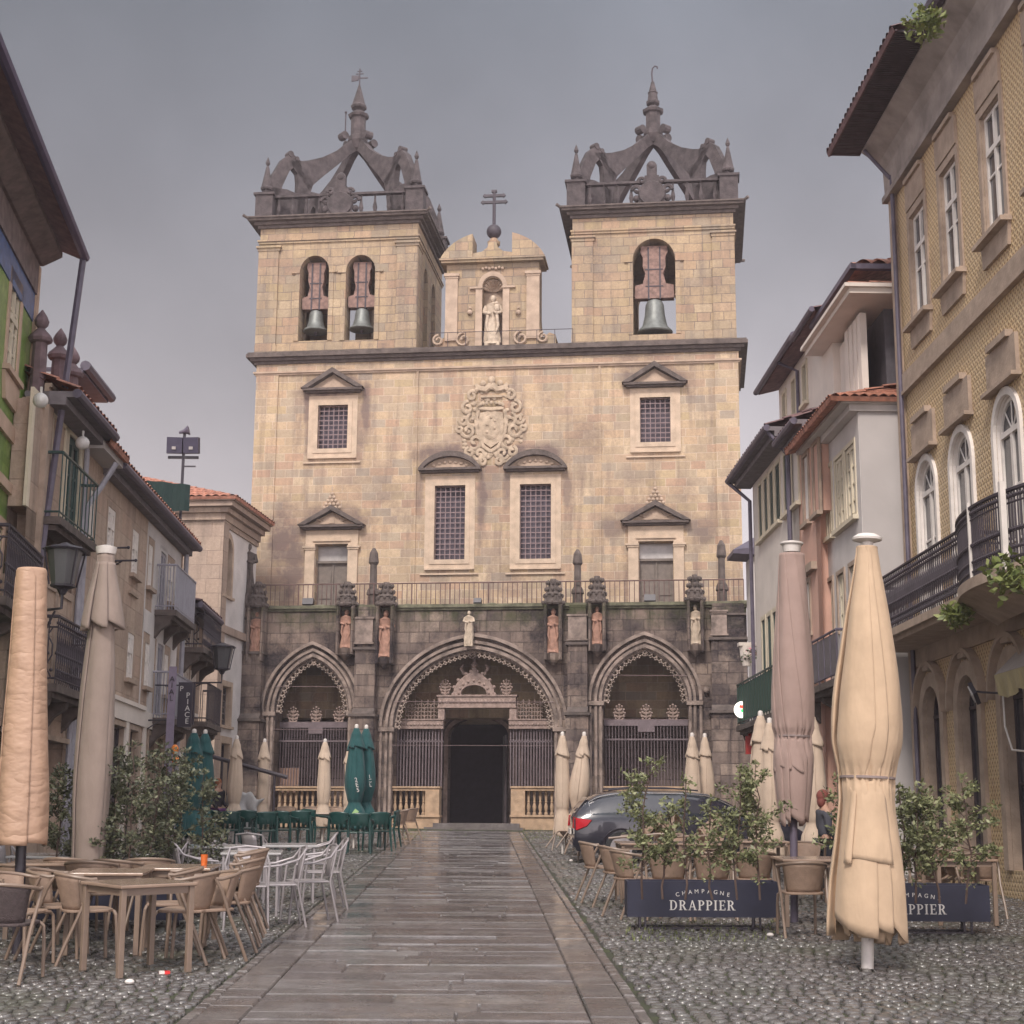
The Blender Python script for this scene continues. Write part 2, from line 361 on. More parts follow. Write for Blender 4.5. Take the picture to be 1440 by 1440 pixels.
# setts: one wide sheet, sloping up the street and level far behind the church, with a gentle unevenness
g = MB(); xs = [-60,-30,-16,-9] + [-8+.4*i for i in range(41)] + [9,16,30,60]; ys = [-25,-8,0,3,6] + [7+.6*i for i in range(70)] + [60,110,400]
for y in ys:
    for x in xs:
        z = .012*noise.noise(Vector((x*.8, y*.6, 0))) if 6 < y < 48 and -8.5 < x < 8.5 else 0
        if y > 55: z = -SLOPE*(y-55)
        g.v.append((x, y, z - .022))
nx = len(xs)
for j in range(len(ys)-1):
    for i in range(nx-1): g.f.append((j*nx+i, j*nx+i+1, (j+1)*nx+i+1, (j+1)*nx+i))
street_obj('ground', g, M['joint'], smooth='all')
PX0, PX1, SX0, SX1 = -1.61, .786, -1.94, 1.12
def setts():
    vs = []; fs = []; rr = random.Random(3); y = 8.6; row = 0
    while y < 45.5:
        d = rr.uniform(.105, .135) if y < 26 else rr.uniform(.125, .16)
        for a, b in ((-8.4, SX0-.11), (SX1+.11, 7.7)):
            x = a + rr.uniform(0, .06)
            while x < b-.03:
                w_ = min(rr.uniform(.095, .15) if y < 26 else rr.uniform(.12, .18), b-x); 
                if w_ < .04: break
                yc = y + .022*math.sin(x*1.7+row*.35) + .012*math.sin(x*5.1+row); xc = x+w_/2; hx = w_/2-.009; hy = d/2-.009
                z = .012*noise.noise(Vector((xc*.8, yc*.6, 0)))+rr.uniform(-.006, .005); tx, ty = rr.gauss(0, .035), rr.gauss(0, .035); k = len(vs)
                pts = [(sx*hx*q, sy*hy*q2) for sx, sy in ((-1,-1),(1,-1),(1,1),(-1,1)) for q, q2 in ((rr.uniform(.72, 1.05), rr.uniform(.72, 1.05)),)]
                ring = []
                for i in range(4):
                    p, q = pts[i], pts[(i+1) % 4]; ring += [p, ((p[0]+q[0])/2*rr.uniform(1.0, 1.1), (p[1]+q[1])/2*rr.uniform(1.0, 1.1))]
                for px_, py_ in ring: vs.append((xc+px_, yc+py_, z-.035))
                for px_, py_ in ring: vs.append((xc+px_*.96, yc+py_*.96, z-.006+tx*px_+ty*py_))
                for px_, py_ in ring: vs.append((xc+px_*.74, yc+py_*.74, z+.001+tx*px_+ty*py_))
                vs.append((xc, yc, z+.003))
                for i in range(8):
                    j = (i+1) % 8; fs += [(k+i, k+j, k+8+j, k+8+i), (k+8+i, k+8+j, k+16+j, k+16+i), (k+16+i, k+16+j, k+24)]
                x += w_
        y += d; row += 1
    me = bpy.data.meshes.new('setts'); me.from_pydata(vs, [], fs); me.shade_smooth(); me.materials.append(M['sett'])
    o = bpy.data.objects.new('setts', me); col.objects.link(o); o.matrix_world = SF; tag(o, kind='structure')
setts()
def stonebox(g, x0, x1, y0, y1, z, b=.012):
    j = lambda: rnd.uniform(-.004, .004)
    zz = [z+j() for _ in range(4)]
    vs = [(x0,y0,-.06),(x1,y0,-.06),(x1,y1,-.06),(x0,y1,-.06),(x0,y0,zz[0]-b),(x1,y0,zz[1]-b),(x1,y1,zz[2]-b),(x0,y1,zz[3]-b),
          (x0+b,y0+b,zz[0]),(x1-b,y0+b,zz[1]),(x1-b,y1-b,zz[2]),(x0+b,y1-b,zz[3])]
    g.add(vs, [(0,1,5,4),(1,2,6,5),(2,3,7,6),(3,0,4,7),(4,5,9,8),(5,6,10,9),(6,7,11,10),(7,4,8,11),(8,9,10,11)])
g = MB(); y = 2.
while y < 44.6:
    d = rnd.uniform(.26, .56); x = PX0
    cuts = sorted(rnd.uniform(PX0+.35, PX1-.35) for _ in range(rnd.choice((1,2,2,3)))) + [PX1]
    for c in cuts:
        if c - x > .3 or c == PX1:
            z = rnd.uniform(.004, .017)
            if abs(y-16.2) < .25 and -.75 < (x+c)/2 < .3: z -= .04
            stonebox(g, x+.004, c-.004, y+.004, y+d-.004, z); x = c
    y += d
g.box(PX0, PX1, 2, 44.6, -.03, -.004)
street_obj('path', g, M['slab'])
g = MB()
for a, b in ((SX0, PX0), (PX1, SX1)):
    y = 2.
    while y < 44.4:
        d = rnd.uniform(.35, .95); stonebox(g, a+.006, b-.006, y+.005, y+d-.005, rnd.uniform(.004, .014)); y += d
    y = 2.
    e0, e1 = (SX0-.1, SX0) if a < 0 else (SX1, SX1+.1)
    while y < 44.4:
        d = rnd.uniform(.14, .3); stonebox(g, e0+.006, e1-.004, y+.004, y+d-.004, rnd.uniform(-.002, .008)); y += d
street_obj('path_border', g, M['strip'])

# ================================================================== shared materials
M['ashlar'] = None
M['dark_stone'] = plain('weathered dark granite', (.105,.083,.074), .9, .35, .6, 5)
M['crown_stone'] = plain('lichen grey granite', (.066,.053,.054), .9, .45, .6, 4)
M['warm_stone'] = plain('dressed warm granite', (.40,.30,.225), .85, .2, .4, 3)
M['pale_stone'] = plain('pale dressed granite', (.50,.385,.285), .85, .18, .4, 3)
M['iron'] = plain('dark iron', (.045,.035,.045), .6, .2)
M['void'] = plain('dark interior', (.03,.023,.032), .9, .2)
M['wood_dark'] = plain('dark door wood', (.05,.035,.04), .6, .3)
M['bronze'] = plain('verdigris bronze', (.17,.18,.17), .5, .25, .2, 5, .4)
M['white_paint'] = plain('white window paint', (.70,.65,.61), .5, .08)
M['cream_paint'] = plain('cream window paint', (.62,.55,.42), .5, .08)
M['green_paint'] = plain('dark green door paint', (.025,.06,.055), .4, .2)
M['glass'] = glass('window glass', (.045,.045,.055)); M['glass_pale'] = glass('curtained glass', (.36,.34,.33), .2)
M['black'] = plain('black painted metal', (.03,.025,.035), .45, .15)
M['gutter'] = plain('zinc gutter', (.10,.085,.12), .5, .2)
M['pipe'] = plain('pale drain pipe', (.30,.29,.33), .5, .15)
M['tile'] = plain('clay roof tile', (.36,.16,.11), .85, .45, .3, 7)
M['tile_dark'] = plain('weathered clay tile', (.15,.085,.085), .9, .35, .3, 7)
M['soffit'] = plain('grey soffit', (.17,.15,.16), .8, .2)

def tile_roof(p00, p10, p11, p01, name, mat, parent, pitch=.22, rows=None, amp=.05, under=True):
    """corrugated clay tiles over a quad; p00->p10 is the eave, p01->p11 the ridge"""
    p00, p10, p11, p01 = map(Vector, (p00, p10, p11, p01))
    L = (p10-p00).length; H = ((p01-p00).length + (p11-p10).length)/2
    n = max(2, int(L/pitch)); per = 6; rows = rows or max(2, int(H/.38)); nrm = (p10-p00).cross(p01-p00).normalized()
    if nrm.z < 0: nrm = -nrm
    mb = MB(); vs = []; nu = n*per+1
    lv = []
    for r in range(rows): lv += [(r/rows, .028), ((r+.98)/rows, 0.)]
    for v, dz in lv:
        for i in range(nu):
            u = i/(nu-1); ph = (i % per)/per
            h = amp*abs(math.sin(math.pi*ph)) + dz + .006*math.sin(i*12.9898+v*78.2)
            p = p00.lerp(p10, u).lerp(p01.lerp(p11, u), v); vs.append(p + nrm*h)
    fs = [(j*nu+i, j*nu+i+1, (j+1)*nu+i+1, (j+1)*nu+i) for j in range(len(lv)-1) for i in range(nu-1)]
    mb.add(vs, fs)
    if under:
        q = [p - nrm*.06 for p in (p00, p10, p11, p01)]; k = len(mb.v)
        mb.v += [tuple(x) for x in q]; mb.f.append((k, k+3, k+2, k+1))
        mb.f += [(0, nu-1, k+1, k)]
    return mb.build(name, mat, parent, smooth=True)

def arch_pts(x0, x1, zs, za, n=16, pointed=0.):
    """points from right springing over the top to the left springing; pointed>0 sharpens the apex"""
    cx = (x0+x1)/2; hw = (x1-x0)/2; pts = []
    if pointed > 0:
        c = pointed*hw; Rr = hw + c; ta = math.acos(c/Rr); hh = Rr*math.sin(ta)
        for i in range(n+1): a = ta*i/n; pts.append((cx - c + Rr*math.cos(a), zs + Rr*math.sin(a)*(za-zs)/hh))
        left = [(2*cx-x, z) for x, z in pts[:-1]][::-1]
        return pts + left
    for i in range(2*n+1): a = math.pi*i/(2*n); pts.append((cx + hw*math.cos(a), zs + (za-zs)*math.sin(a)))
    return pts
def arch_open(x0, x1, z0, zs, za, n=16, pointed=0.): return [(x0, z0), (x1, z0)] + arch_pts(x0, x1, zs, za, n, pointed)
def offset_arch(x0, x1, zs, za, d, **k): return arch_pts(x0-d, x1+d, zs, za+d*1.15, **k)
def arch_band(mb, x0, x1, zs, za, d0, d1, y0, y1, z0=None, **k):
    """ring between offsets d0<d1 of an arch; optionally carried down as jambs to z0"""
    a = offset_arch(x0, x1, zs, za, d0, **k); b = offset_arch(x0, x1, zs, za, d1, **k)
    if z0 is not None:
        a = [(x1+d0, z0)] + a + [(x0-d0, z0)]; b = [(x1+d1, z0)] + b + [(x0-d1, z0)]
    n = len(a); vs = []
    for y in (y0, y1): vs += [(x, y, z) for x, z in a] + [(x, y, z) for x, z in b]
    fs = []
    for i in range(n-1):
        fs += [(i, i+1, n+i+1, n+i), (2*n+i, 3*n+i, 3*n+i+1, 2*n+i+1), (i, 2*n+i, 2*n+i+1, i+1), (n+i, n+i+1, 3*n+i+1, 3*n+i)]
    fs += [(0, n, 3*n, 2*n), (n-1, 3*n-1, 4*n-1, 2*n-1)]
    return mb.add(vs, fs)
def profile_run(mb, x0, x1, y, steps, ret=0.):
    """stacked moulding courses: steps = [(z0, z1, projection)] in front of the wall plane y"""
    for z0, z1, p in steps: mb.box(x0-p*(ret > 0), x1+p*(ret > 0), y-p, y+ret+.02, z0, z1)
    return mb
# ================================================================== cathedral
CA = R(-7.0)
_pc = G(672, 1165)
CF = Frame((_pc.x, _pc.y, 0), CA)
YM = 2.4                                   # main wall lies this far behind the porch front
cz0 = _pc.z
def P(px, py): return CF.uv(px, py, 0)
def Q(px, py): return CF.uv(px, py, YM)
Zp = lambda py, px=700: P(px, py)[1]
Zq = lambda py, px=700: Q(px, py)[1]
cath = empty('cathedral', 'twin towered granite cathedral closing the end of the street, with an arched porch', 'cathedral', (CF.o.x, CF.o.y, 0), CA)

mx0, mx1 = Q(357, 640)[0], Q(1041, 640)[0]
zc = Zq(490)                                # main cornice top
zt = Zp(852)                                # terrace
stl = []
def stain(px, py, rx, rz, k=.8): x, z = Q(px, py); stl.append((x, z, rx*1.12, rz*1.2, min(.92, k*1.2)))
stain(468, 545, 1.15, .55); stain(438, 610, .25, 1.2, .6); stain(505, 615, .25, 1.0, .6)
stain(468, 735, 1.3, .55); stain(412, 790, .5, 1.6, .75); stain(630, 640, 1.25, .42); stain(752, 640, 1.25, .42)
stain(690, 680, .5, .8, .45); stain(920, 530, 1.15, .42); stain(919, 730, 1.3, .5); stain(990, 745, .55, .5, .6)
stain(600, 497, 9., .2, .6); stain(433, 560, .16, 1.0, .7); stain(514, 575, .2, 1.2, .7); stain(590, 690, .16, .9, .6); stain(678, 700, .2, 1.1, .75); stain(712, 690, .18, .9, .6); stain(798, 690, .16, .8, .6); stain(395, 760, .45, 1.3, .8); stain(860, 742, .4, .4, .6); stain(380, 810, 1.0, .9, .5)
TON = [(.60,.44,.31), (.54,.39,.27), (.47,.37,.28), (.68,.52,.38), (.54,.34,.25), (.42,.355,.30), (.65,.48,.335), (.50,.38,.24), (.36,.31,.275), (.62,.44,.30), (.47,.30,.235), (.57,.42,.31)]
TON = [(r_*.95, g_*.965, b_*.905) for r_, g_, b_ in TON]
M['ashlar'] = ashlar('warm granite ashlar', TON, .66, .272, (.58,.46,.35), .012, .6, (.16,.115,.105), stains=stl, streak=.6, flat=.0, warp=.02)
TON2 = [tuple(x*k for x, k in zip(c, (.82,.82,.80))) for c in TON]
M['tower_ashlar'] = ashlar('tower granite ashlar', TON2, .60, .30, (.20,.155,.125), .014, .5, (.13,.105,.10), streak=.5, flat=.1)
PT = [(.24,.18,.15), (.33,.25,.205), (.17,.132,.118), (.40,.31,.25), (.12,.095,.09), (.29,.215,.175)]
M['porch'] = ashlar('dark weathered porch granite', PT, .62, .33, (.12,.09,.08), .014, 1.0, (.03,.024,.028), moss=(Zp(890), Zp(862), (.06,.065,.03)), streak=.95, bump=.9, dscale=.7, dlo=.43)
M['arch_stone'] = plain('carved arch granite', (.245,.19,.162), .9, .55, .8, 3.2)
M['carved'] = plain('carved portal stone', (.30,.22,.19), .85, .3, .5, 8)
M['terracotta'] = plain('terracotta statue', (.37,.21,.155), .85, .3, .4, 7)
M['pale_statue'] = plain('pale stone statue', (.48,.39,.30), .85, .25, .4, 7)
M['baluster'] = plain('baluster stone', (.42,.29,.19), .85, .25, .4, 5)

# --- windows and doors of the main wall
def rq(l, t, r, b): return CF.rect(l, t, r, b, YM)
wins = [rq(447, 570, 489, 631), rq(900, 559, 943, 622), rq(611, 683, 654, 787), rq(731, 681, 775, 786)]
doors = [rq(443, 766, 488, 866), rq(899, 762, 947, 862)]
def rp(a): x0, x1, z0, z1 = a; return [(x0,z0),(x1,z0),(x1,z1),(x0,z1)]
zb = -1.
wall = MB().slab([(mx0, zt-3.2), (mx1, zt-3.2), (mx1, zc-.1), (mx0, zc-.1)], [rp(a) for a in wins+doors], YM, YM+.7)
wall.box(mx0, mx1, YM+.7, YM+5.0, zt-3.2, zc-.1)
wall.build('facade_wall', M['ashlar'], cath)
# pilaster strips and plain courses
mb = MB(); pw = .75
for a, b in ((mx0, mx0+pw), (mx1-pw, mx1), (Q(583,700)[0], Q(583,700)[0]+.06), (Q(843,700)[0], Q(843,700)[0]+.06)):
    mb.box(a-.01, b, YM-.05, YM+.01, zt, zc-.62)
mb.box(mx0-.02, mx1+.02, YM-.03, YM+.01, zc-.62, zc-.3)
mb.build('pilaster', M['ashlar'], cath)
mb = MB(); profile_run(mb, mx0, mx1, YM, [(zc-.66, zc-.60, .11), (zc-.72, zc-.66, .06)], 5.)
mb.build('string_course', M['warm_stone'], cath)
mb = MB(); profile_run(mb, mx0, mx1, YM, [(zc-.34, zc-.25, .1), (zc-.25, zc-.15, .2), (zc-.15, zc-.03, .32), (zc-.03, zc+.03, .28)], 5.)
mb.build('cornice', M['dark_stone'], cath)

def grille(mb, x0, x1, z0, z1, y, nx, nz, t=.012):
    for i in range(nx+1): x = x0+(x1-x0)*i/nx; mb.box(x-t, x+t, y-t, y+t, z0, z1)
    for i in range(nz+1): z = z0+(z1-z0)*i/nz; mb.box(x0, x1, y-t*1.3, y+t*.7, z-t, z+t)
M['lattice'] = plain('rusted lattice', (.24,.17,.17), .7, .2)
M['pane_dark'] = plain('dim leaded glass', (.085,.065,.085), .5, .3)
def frame_ring(mb, a, d, y0, y1):
    x0, x1, z0, z1 = a
    mb.box(x0-d, x0, y0, y1, z0-d, z1+d); mb.box(x1, x1+d, y0, y1, z0-d, z1+d)
    mb.box(x0, x1, y0, y1, z1, z1+d); mb.box(x0, x1, y0, y1, z0-d, z0)
def pediment(kind, cx, hw, z, h, crest, parent, tilt=0):
    dk = MB(); lt = MB()
    dk.box(cx-hw, cx+hw, YM-.30, YM+.01, z, z+.075); dk.box(cx-hw+.08, cx+hw-.08, YM-.18, YM+.01, z-.06, z)
    if kind == 'tri':
        t = .15
        for s in (-1, 1):
            dk.prism([(cx+s*(hw+.06), z+.075), (cx+s*(hw-.18), z+.077), (cx, z+h-t), (cx, z+h+.02)], YM-.34, YM+.01)
        lt.prism([(cx-hw+.2, z+.078), (cx+hw-.2, z+.078), (cx, z+h-t-.02)], YM-.10, YM+.01)
        lt.prism([(cx-hw*.45, z+.12), (cx+hw*.45, z+.12), (cx, z+h*.62)], YM-.14, YM-.09)
    else:
        n = 20; Rr = (hw*hw + h*h)/(2*h); c0 = z+h-Rr; a0 = math.asin(min(1, hw/Rr))
        o = [(cx + Rr*math.sin(a0*(2*i/n-1)), c0 + Rr*math.cos(a0*(2*i/n-1))+.075) for i in range(n+1)]
        ii = [(cx + (x-cx)*.86, z+.075 + (zz-z-.075)*.68) for x, zz in o]
        vs = [(x, YM-.28, zz) for x, zz in o] + [(x, YM-.28, zz) for x, zz in ii] + [(x, YM+.01, zz) for x, zz in o] + [(x, YM+.01, zz) for x, zz in ii]
        m = n+1; fs = []
        for i in range(n): fs += [(i, i+1, m+i+1, m+i), (i, 2*m+i, 2*m+i+1, i+1), (m+i, m+i+1, 3*m+i+1, 3*m+i), (2*m+i, 3*m+i, 3*m+i+1, 2*m+i+1)]
        dk.add(vs, fs)
        lt.prism(ii[::-1], YM-.08, YM+.01)
        for k in range(7):
            u = (k-3)/3.4; lt.sphere((cx+u*hw*.6, YM-.1, z+.16+.12*(1-u*u)*h/.5), .05, 6, (1.3,.6,1))
    if crest:
        for r_ in range(5):
            for k in range(5-r_):
                lt.sphere((cx+(k-(4-r_)/2)*.13, YM-.2, z+h-.05+r_*.115), .062, 6, (1,.8,1))
        lt.box(cx-.02, cx+.02, YM-.22, YM-.18, z+h+.5, z+h+.66)
        for s in (-1, 1): lt.tube([(cx+s*.75, YM-.12, z+.17), (cx+s*.55, YM-.12, z+.3), (cx+s*.3, YM-.12, z+.2), (cx+s*.16, YM-.12, z+.34)], .035, 6)
        lt.box(cx-.1, cx+.1, YM-.16, YM-.08, z+.14, z+.34)
    p = dk.build('pediment', M['dark_stone'], parent); lt.build('tympanum', M['warm_stone'], p)
    return p
def cath_window(a, kind, hw, h, pz, nx, nz):
    x0, x1, z0, z1 = a; cx = (x0+x1)/2
    mb = MB(); frame_ring(mb, a, .15, YM-.05, YM+.04); frame_ring(mb, a, .32, YM-.025, YM+.02)
    mb.box(x0-.3, x1+.3, YM-.09, YM+.02, z0-.34, z0-.29); mb.box(x0-.45, x1+.45, YM-.07, YM+.02, z0-.5, z0-.455)
    wdw = mb.build('window', M['pale_stone'], cath)
    MB().box(x0-.02, x1+.02, YM+.3, YM+.34, z0-.02, z1+.02).build('pane', M['pane_dark'], wdw)
    g = MB(); grille(g, x0+.01, x1-.01, z0+.01, z1-.01, YM+.1, nx, nz); g.build('lattice', M['lattice'], wdw)
    pediment(kind, cx, hw, pz, h, False, cath)
cath_window(wins[0], 'tri', 1.0, .74, Zq(551, 468), 6, 9); cath_window(wins[1], 'tri', 1.0, .74, Zq(543, 920), 6, 9)
cath_window(wins[2], 'seg', 1.03, .56, Zq(663, 632), 6, 14); cath_window(wins[3], 'seg', 1.03, .56, Zq(661, 752), 6, 14)
for a, py, px in ((doors[0], 743, 468), (doors[1], 737, 919)):
    x0, x1, z0, z1 = a; cx = (x0+x1)/2
    mb = MB()
    for s, xe in ((-1, x0), (1, x1)):
        mb.box(xe+s*.02, xe+s*.34, YM-.1, YM+.02, zt, z1+.02); mb.box(xe-s*.0, xe+s*.42, YM-.16, YM+.02, z1-.12, z1-.06); mb.box(xe, xe+s*.38, YM-.13, YM+.02, z1-.18, z1-.12)
    mb.box(x0-.34, x1+.34, YM-.06, YM+.02, z1+.02, Zq(py, px)-.07); mb.box(x0-.1, x1+.1, YM-.11, YM-.05, z1+.1, z1+.15)
    mb.build('door_surround', M['pale_stone'], cath)
    d = MB(); d.box(x0-.02, x1+.02, YM+.3, YM+.36, z0, z1-.55)
    for i in (0, 1):
        for j in range(3):
            w_ = (x1-x0)/2; d.box(x0+i*w_+.07, x0+(i+1)*w_-.07, YM+.27, YM+.31, z0+.1+j*.5, z0+.5+j*.5)
    d.box((x0+x1)/2-.02, (x0+x1)/2+.02, YM+.25, YM+.3, z0, z1-.55); d.box(x0, x1, YM+.2, YM+.36, z1-.58, z1-.5)
    dr = d.build('door', plain('grey green door boards', (.17,.14,.12), .7, .2), cath)
    f = MB().box(x0-.02, x1+.02, YM+.33, YM+.37, z1-.5, z1+.02).build('fanlight', M['glass_pale'], dr)
    pediment('tri', cx, 1.05, Zq(py, px), .7, True, cath)

# --- coat of arms : shield under a crown inside scrolls and garlands
cx, cz = Q(691, 592)
mb = MB()
mb.prism([(cx-.33, cz-.05), (cx-.28, cz-.4), (cx, cz-.58), (cx+.28, cz-.4), (cx+.33, cz-.05), (cx+.3, cz+.28), (cx, cz+.34), (cx-.3, cz+.28)], YM-.12, YM+.01)
mb.sphere((cx, YM-.1, cz-.08), .27, 10, (1, .35, 1.2))
for i in range(5): mb.sphere((cx+(i % 2-.5)*.2*(i != 4), YM-.2, cz-.2+.09*i), .035, 6)
def scroll(mb, cx, cz, r, turns, a0, s, y=YM-.06, t=.045):
    pts = []
    for i in range(18):
        k = i/17; a = a0 + s*turns*2*math.pi*k; rr = r*(1-.8*k); pts.append((cx+rr*math.cos(a), y-.06*k, cz+rr*math.sin(a)))
    mb.tube(pts, t, 6)
for s in (-1, 1):
    for (dx, dz, r_, a0) in ((.46,.1,.2,1.2), (.6,-.14,.2,.3), (.42,-.42,.2,-.8), (.62,.42,.17,1.7), (.3,-.72,.17,-.3), (.72,.12,.13,0), (.2,-.9,.14,2.2), (.82,-.1,.09,1), (.5,.72,.14,2.5), (.55,-.68,.13,1.3)):
        scroll(mb, cx+s*dx, cz+dz, r_, 1.15, a0 if s > 0 else math.pi-a0, -s)
    mb.tube([(cx+s*.34, YM-.08, cz+.36), (cx+s*.4, YM-.08, cz+.1), (cx+s*.36, YM-.1, cz-.2), (cx+s*.2, YM-.08, cz-.55), (cx, YM-.08, cz-.68)], .05, 6)
    mb.tube([(cx+s*.1, YM-.05, cz-.7), (cx+s*.3, YM-.07, cz-.95), (cx+s*.5, YM-.05, cz-.88), (cx+s*.62, YM-.05, cz-.7)], [.06,.05,.04,.02], 6)
for k in range(60):
    a = rnd.uniform(0, 2*math.pi); q = rnd.uniform(.62, 1.)
    mb.sphere((cx+.82*q*math.cos(a), YM-.03, cz-.1+.95*q*math.sin(a)), rnd.uniform(.03, .065), 5, (1.3,.9,1))
for k in range(9):     # crown
    a = math.pi*(k/8); mb.sphere((cx+.3*math.cos(a), YM-.14-.04*math.sin(a), cz+.47+.05*math.sin(a)), .05, 5)
mb.tube([(cx-.32, YM-.08, cz+.4), (cx, YM-.16, cz+.36), (cx+.32, YM-.08, cz+.4)], .05, 6)
mb.box(cx-.28, cx+.28, YM-.14, YM, cz+.66, cz+.71)
for s in (-1, 1):
    mb.tube([(cx, YM-.1, cz+.98), (cx+s*.16, YM-.12, cz+.86), (cx+s*.34, YM-.1, cz+.9), (cx+s*.42, YM-.08, cz+1.0)], [.09,.08,.07,.05], 6)
    mb.sphere((cx+s*.38, YM-.08, cz+.88), .07, 6); mb.sphere((cx+s*.22, YM-.08, cz+1.02), .08, 6)
mb.sphere((cx, YM-.1, cz+1.1), .1, 8); mb.sphere((cx, YM-.1, cz+.92), .08, 8)
mb.xf(Matrix.Translation((cx, YM, cz-.12)) @ Matrix.Diagonal((1.26, .6, 1.36, 1)) @ Matrix.Translation((-cx, -YM, -cz)))
mb.build('coat_of_arms', plain('coat of arms granite', (.40,.31,.225), .85, .3, .5, 5), cath, smooth=True)

# --- bell towers
def finial(mb, x, y, z, s=1., lean=0):
    mb.lathe([(0, .17*s), (.05*s, .17*s), (.07*s, .08*s), (.16*s, .09*s), (.2*s, .2*s), (.26*s, .22*s), (.34*s, .19*s), (1.05*s, .055*s), (1.1*s, .03*s), (1.14*s, .06*s), (1.2*s, .085*s), (1.28*s, .06*s), (1.42*s, .008)], (x, y, z), 8)
def tower(l, r, ybase, ytop_cor, ybal, openings, spire_top, right):
    cxp = (l+r)/2
    x0, x1 = Q(l, 400)[0], Q(r, 400)[0]; zb_ = zc+.03; zct = Zq(ytop_cor, cxp); D = 4.9; xc = (x0+x1)/2; yc = YM+D/2+.05; ya = YM+.05
    holes = []
    for (a, b, t, s_, bo) in openings:
        X0, X1, Z0, Z1 = CF.rect(a, t, b, bo, ya); ZS = CF.uv((a+b)/2, s_, ya)[1]; holes.append((X0, X1, Z0, ZS, Z1))
    hp = [arch_open(h[0], h[1], h[2], h[3], h[4], 10) for h in holes]
    t = .75
    w = MB().slab([(x0, zb_), (x1, zb_), (x1, zct-.2), (x0, zct-.2)], hp, ya, ya+t)
    # other three sides, with the same openings behind
    w.slab([(x0, zb_), (x1, zb_), (x1, zct-.2), (x0, zct-.2)], [arch_open(h[0], h[1], h[2], h[3], h[4], 10) for h in holes], ya+D-t, ya+D)
    side = MB().slab([(0, zb_), (D-2*t, zb_), (D-2*t, zct-.2), (0, zct-.2)], [arch_open(.5+dx, 1.3+dx, holes[0][2], holes[0][3], holes[0][4], 8) for dx in (0, 1.55)], 0, t)
    for s in (0, 1):
        k0 = len(w.v); w.add(side.v, side.f)
        m = Matrix(((0, 1 if s == 0 else 1, 0, x0 if s == 0 else x1-t), (1, 0, 0, ya+t), (0, 0, 1, 0), (0, 0, 0, 1))); w.xf(m, k0)
    w.box(x0+.02, x1-.02, ya+.02, ya+D-.02, zct-.5, zct-.21)
    T = w.build('bell_tower', M['tower_ashlar'], cath)
    # corner pilasters, plinth, capitals
    mb = MB()
    for a, b in ((x0, x0+.68), (x1-.68, x1)): mb.box(a-.02, b, ya-.07, ya+.01, zb_, zct-.95); mb.box(a-.025 if a == x0 else b-.6, a+.6 if a == x0 else b+.025, ya-.055, ya+.7, zb_+.01, zct-.96)
    for xx in (x0, x1-.68): mb.box(xx-.03, xx+.71, ya-.09, ya+.02, zb_, zb_+.32)
    mb.box(x0+.68, x1-.68, ya-.05, ya+.02, zb_+.002, zb_+.28)
    for h in holes: arch_band(mb, h[0], h[1], h[3], h[4], .0, .16, ya-.04, ya+.02, h[2], n=10)
    for h in holes: mb.box(h[0]-.28, h[0]-.0, ya-.07, ya, h[3]-.06, h[3]); mb.box(h[1], h[1]+.28, ya-.07, ya, h[3]-.06, h[3])
    mb.build('pilaster', M['tower_ashlar'], T)
    mb = MB()
    for zz in (zct-1.02,):
        for a, b in ((x0-.05, x0+.73), (x1-.73, x1+.05)):
            mb.box(a-.04, b+.04, ya-.15, ya+.8, zz, zz+.07); mb.box(a, b, ya-.1, ya+.78, zz-.1, zz)
    mb.box(x0-.04, x1+.04, ya-.06, ya+D+.04, zct-.86, zct-.78); mb.box(x0-.07, x1+.07, ya-.1, ya+D+.07, zct-.78, zct-.72)
    mb.build('capital', M['tower_ashlar'], T)
    mb = MB()
    for z0, z1, p in ((zct-.3, zct-.2, .08), (zct-.2, zct-.1, .18), (zct-.1, zct-.02, .36), (zct-.02, zct+.03, .42)):
        mb.box(x0-p, x1+p, ya-p, ya+D+p, z0, z1)
    for sx in (x0-.36, x1+.36):
        for sy in (ya-.36, ya+D+.36): mb.tube([(xc+(sx-xc)*.95, yc+(sy-yc)*.95, zct-.05), (sx, sy, zct-.02), (xc+(sx-xc)*1.045, yc+(sy-yc)*1.045, zct+.05)], [.06,.05,.06], 6)
    mb.build('cornice', M['dark_stone'], T)
    # balustrade
    zb2 = Zq(ybal, cxp); hb = zb2-zct-.03; e = .12
    mb = MB(); pb = MB()
    xs = (x0+e, x1-e); ys = (ya+e, ya+D-e)
    for X in xs:
        for Y in ys:
            mb.box(X-.3, X+.3, Y-.3, Y+.3, zct+.03, zb2-.04); mb.box(X-.36, X+.36, Y-.36, Y+.36, zb2-.04, zb2+.04)
    for Y in ys:
        mb.box(xs[0]+.3, xs[1]-.3, Y-.1, Y+.1, zb2-.08, zb2+.0); mb.box(xs[0]+.3, xs[1]-.3, Y-.1, Y+.1, zct+.03, zct+.1)
        n = 10
        for k in range(n):
            X = xs[0]+.45+(xs[1]-xs[0]-.9)*k/(n-1)
            mb.lathe([(0, .07), (.06, .07), (.1, .035), (hb*.35, .085), (hb*.6, .04), (hb*.8, .03), (hb-.14, .06)], (X, Y, zct+.08), 6)
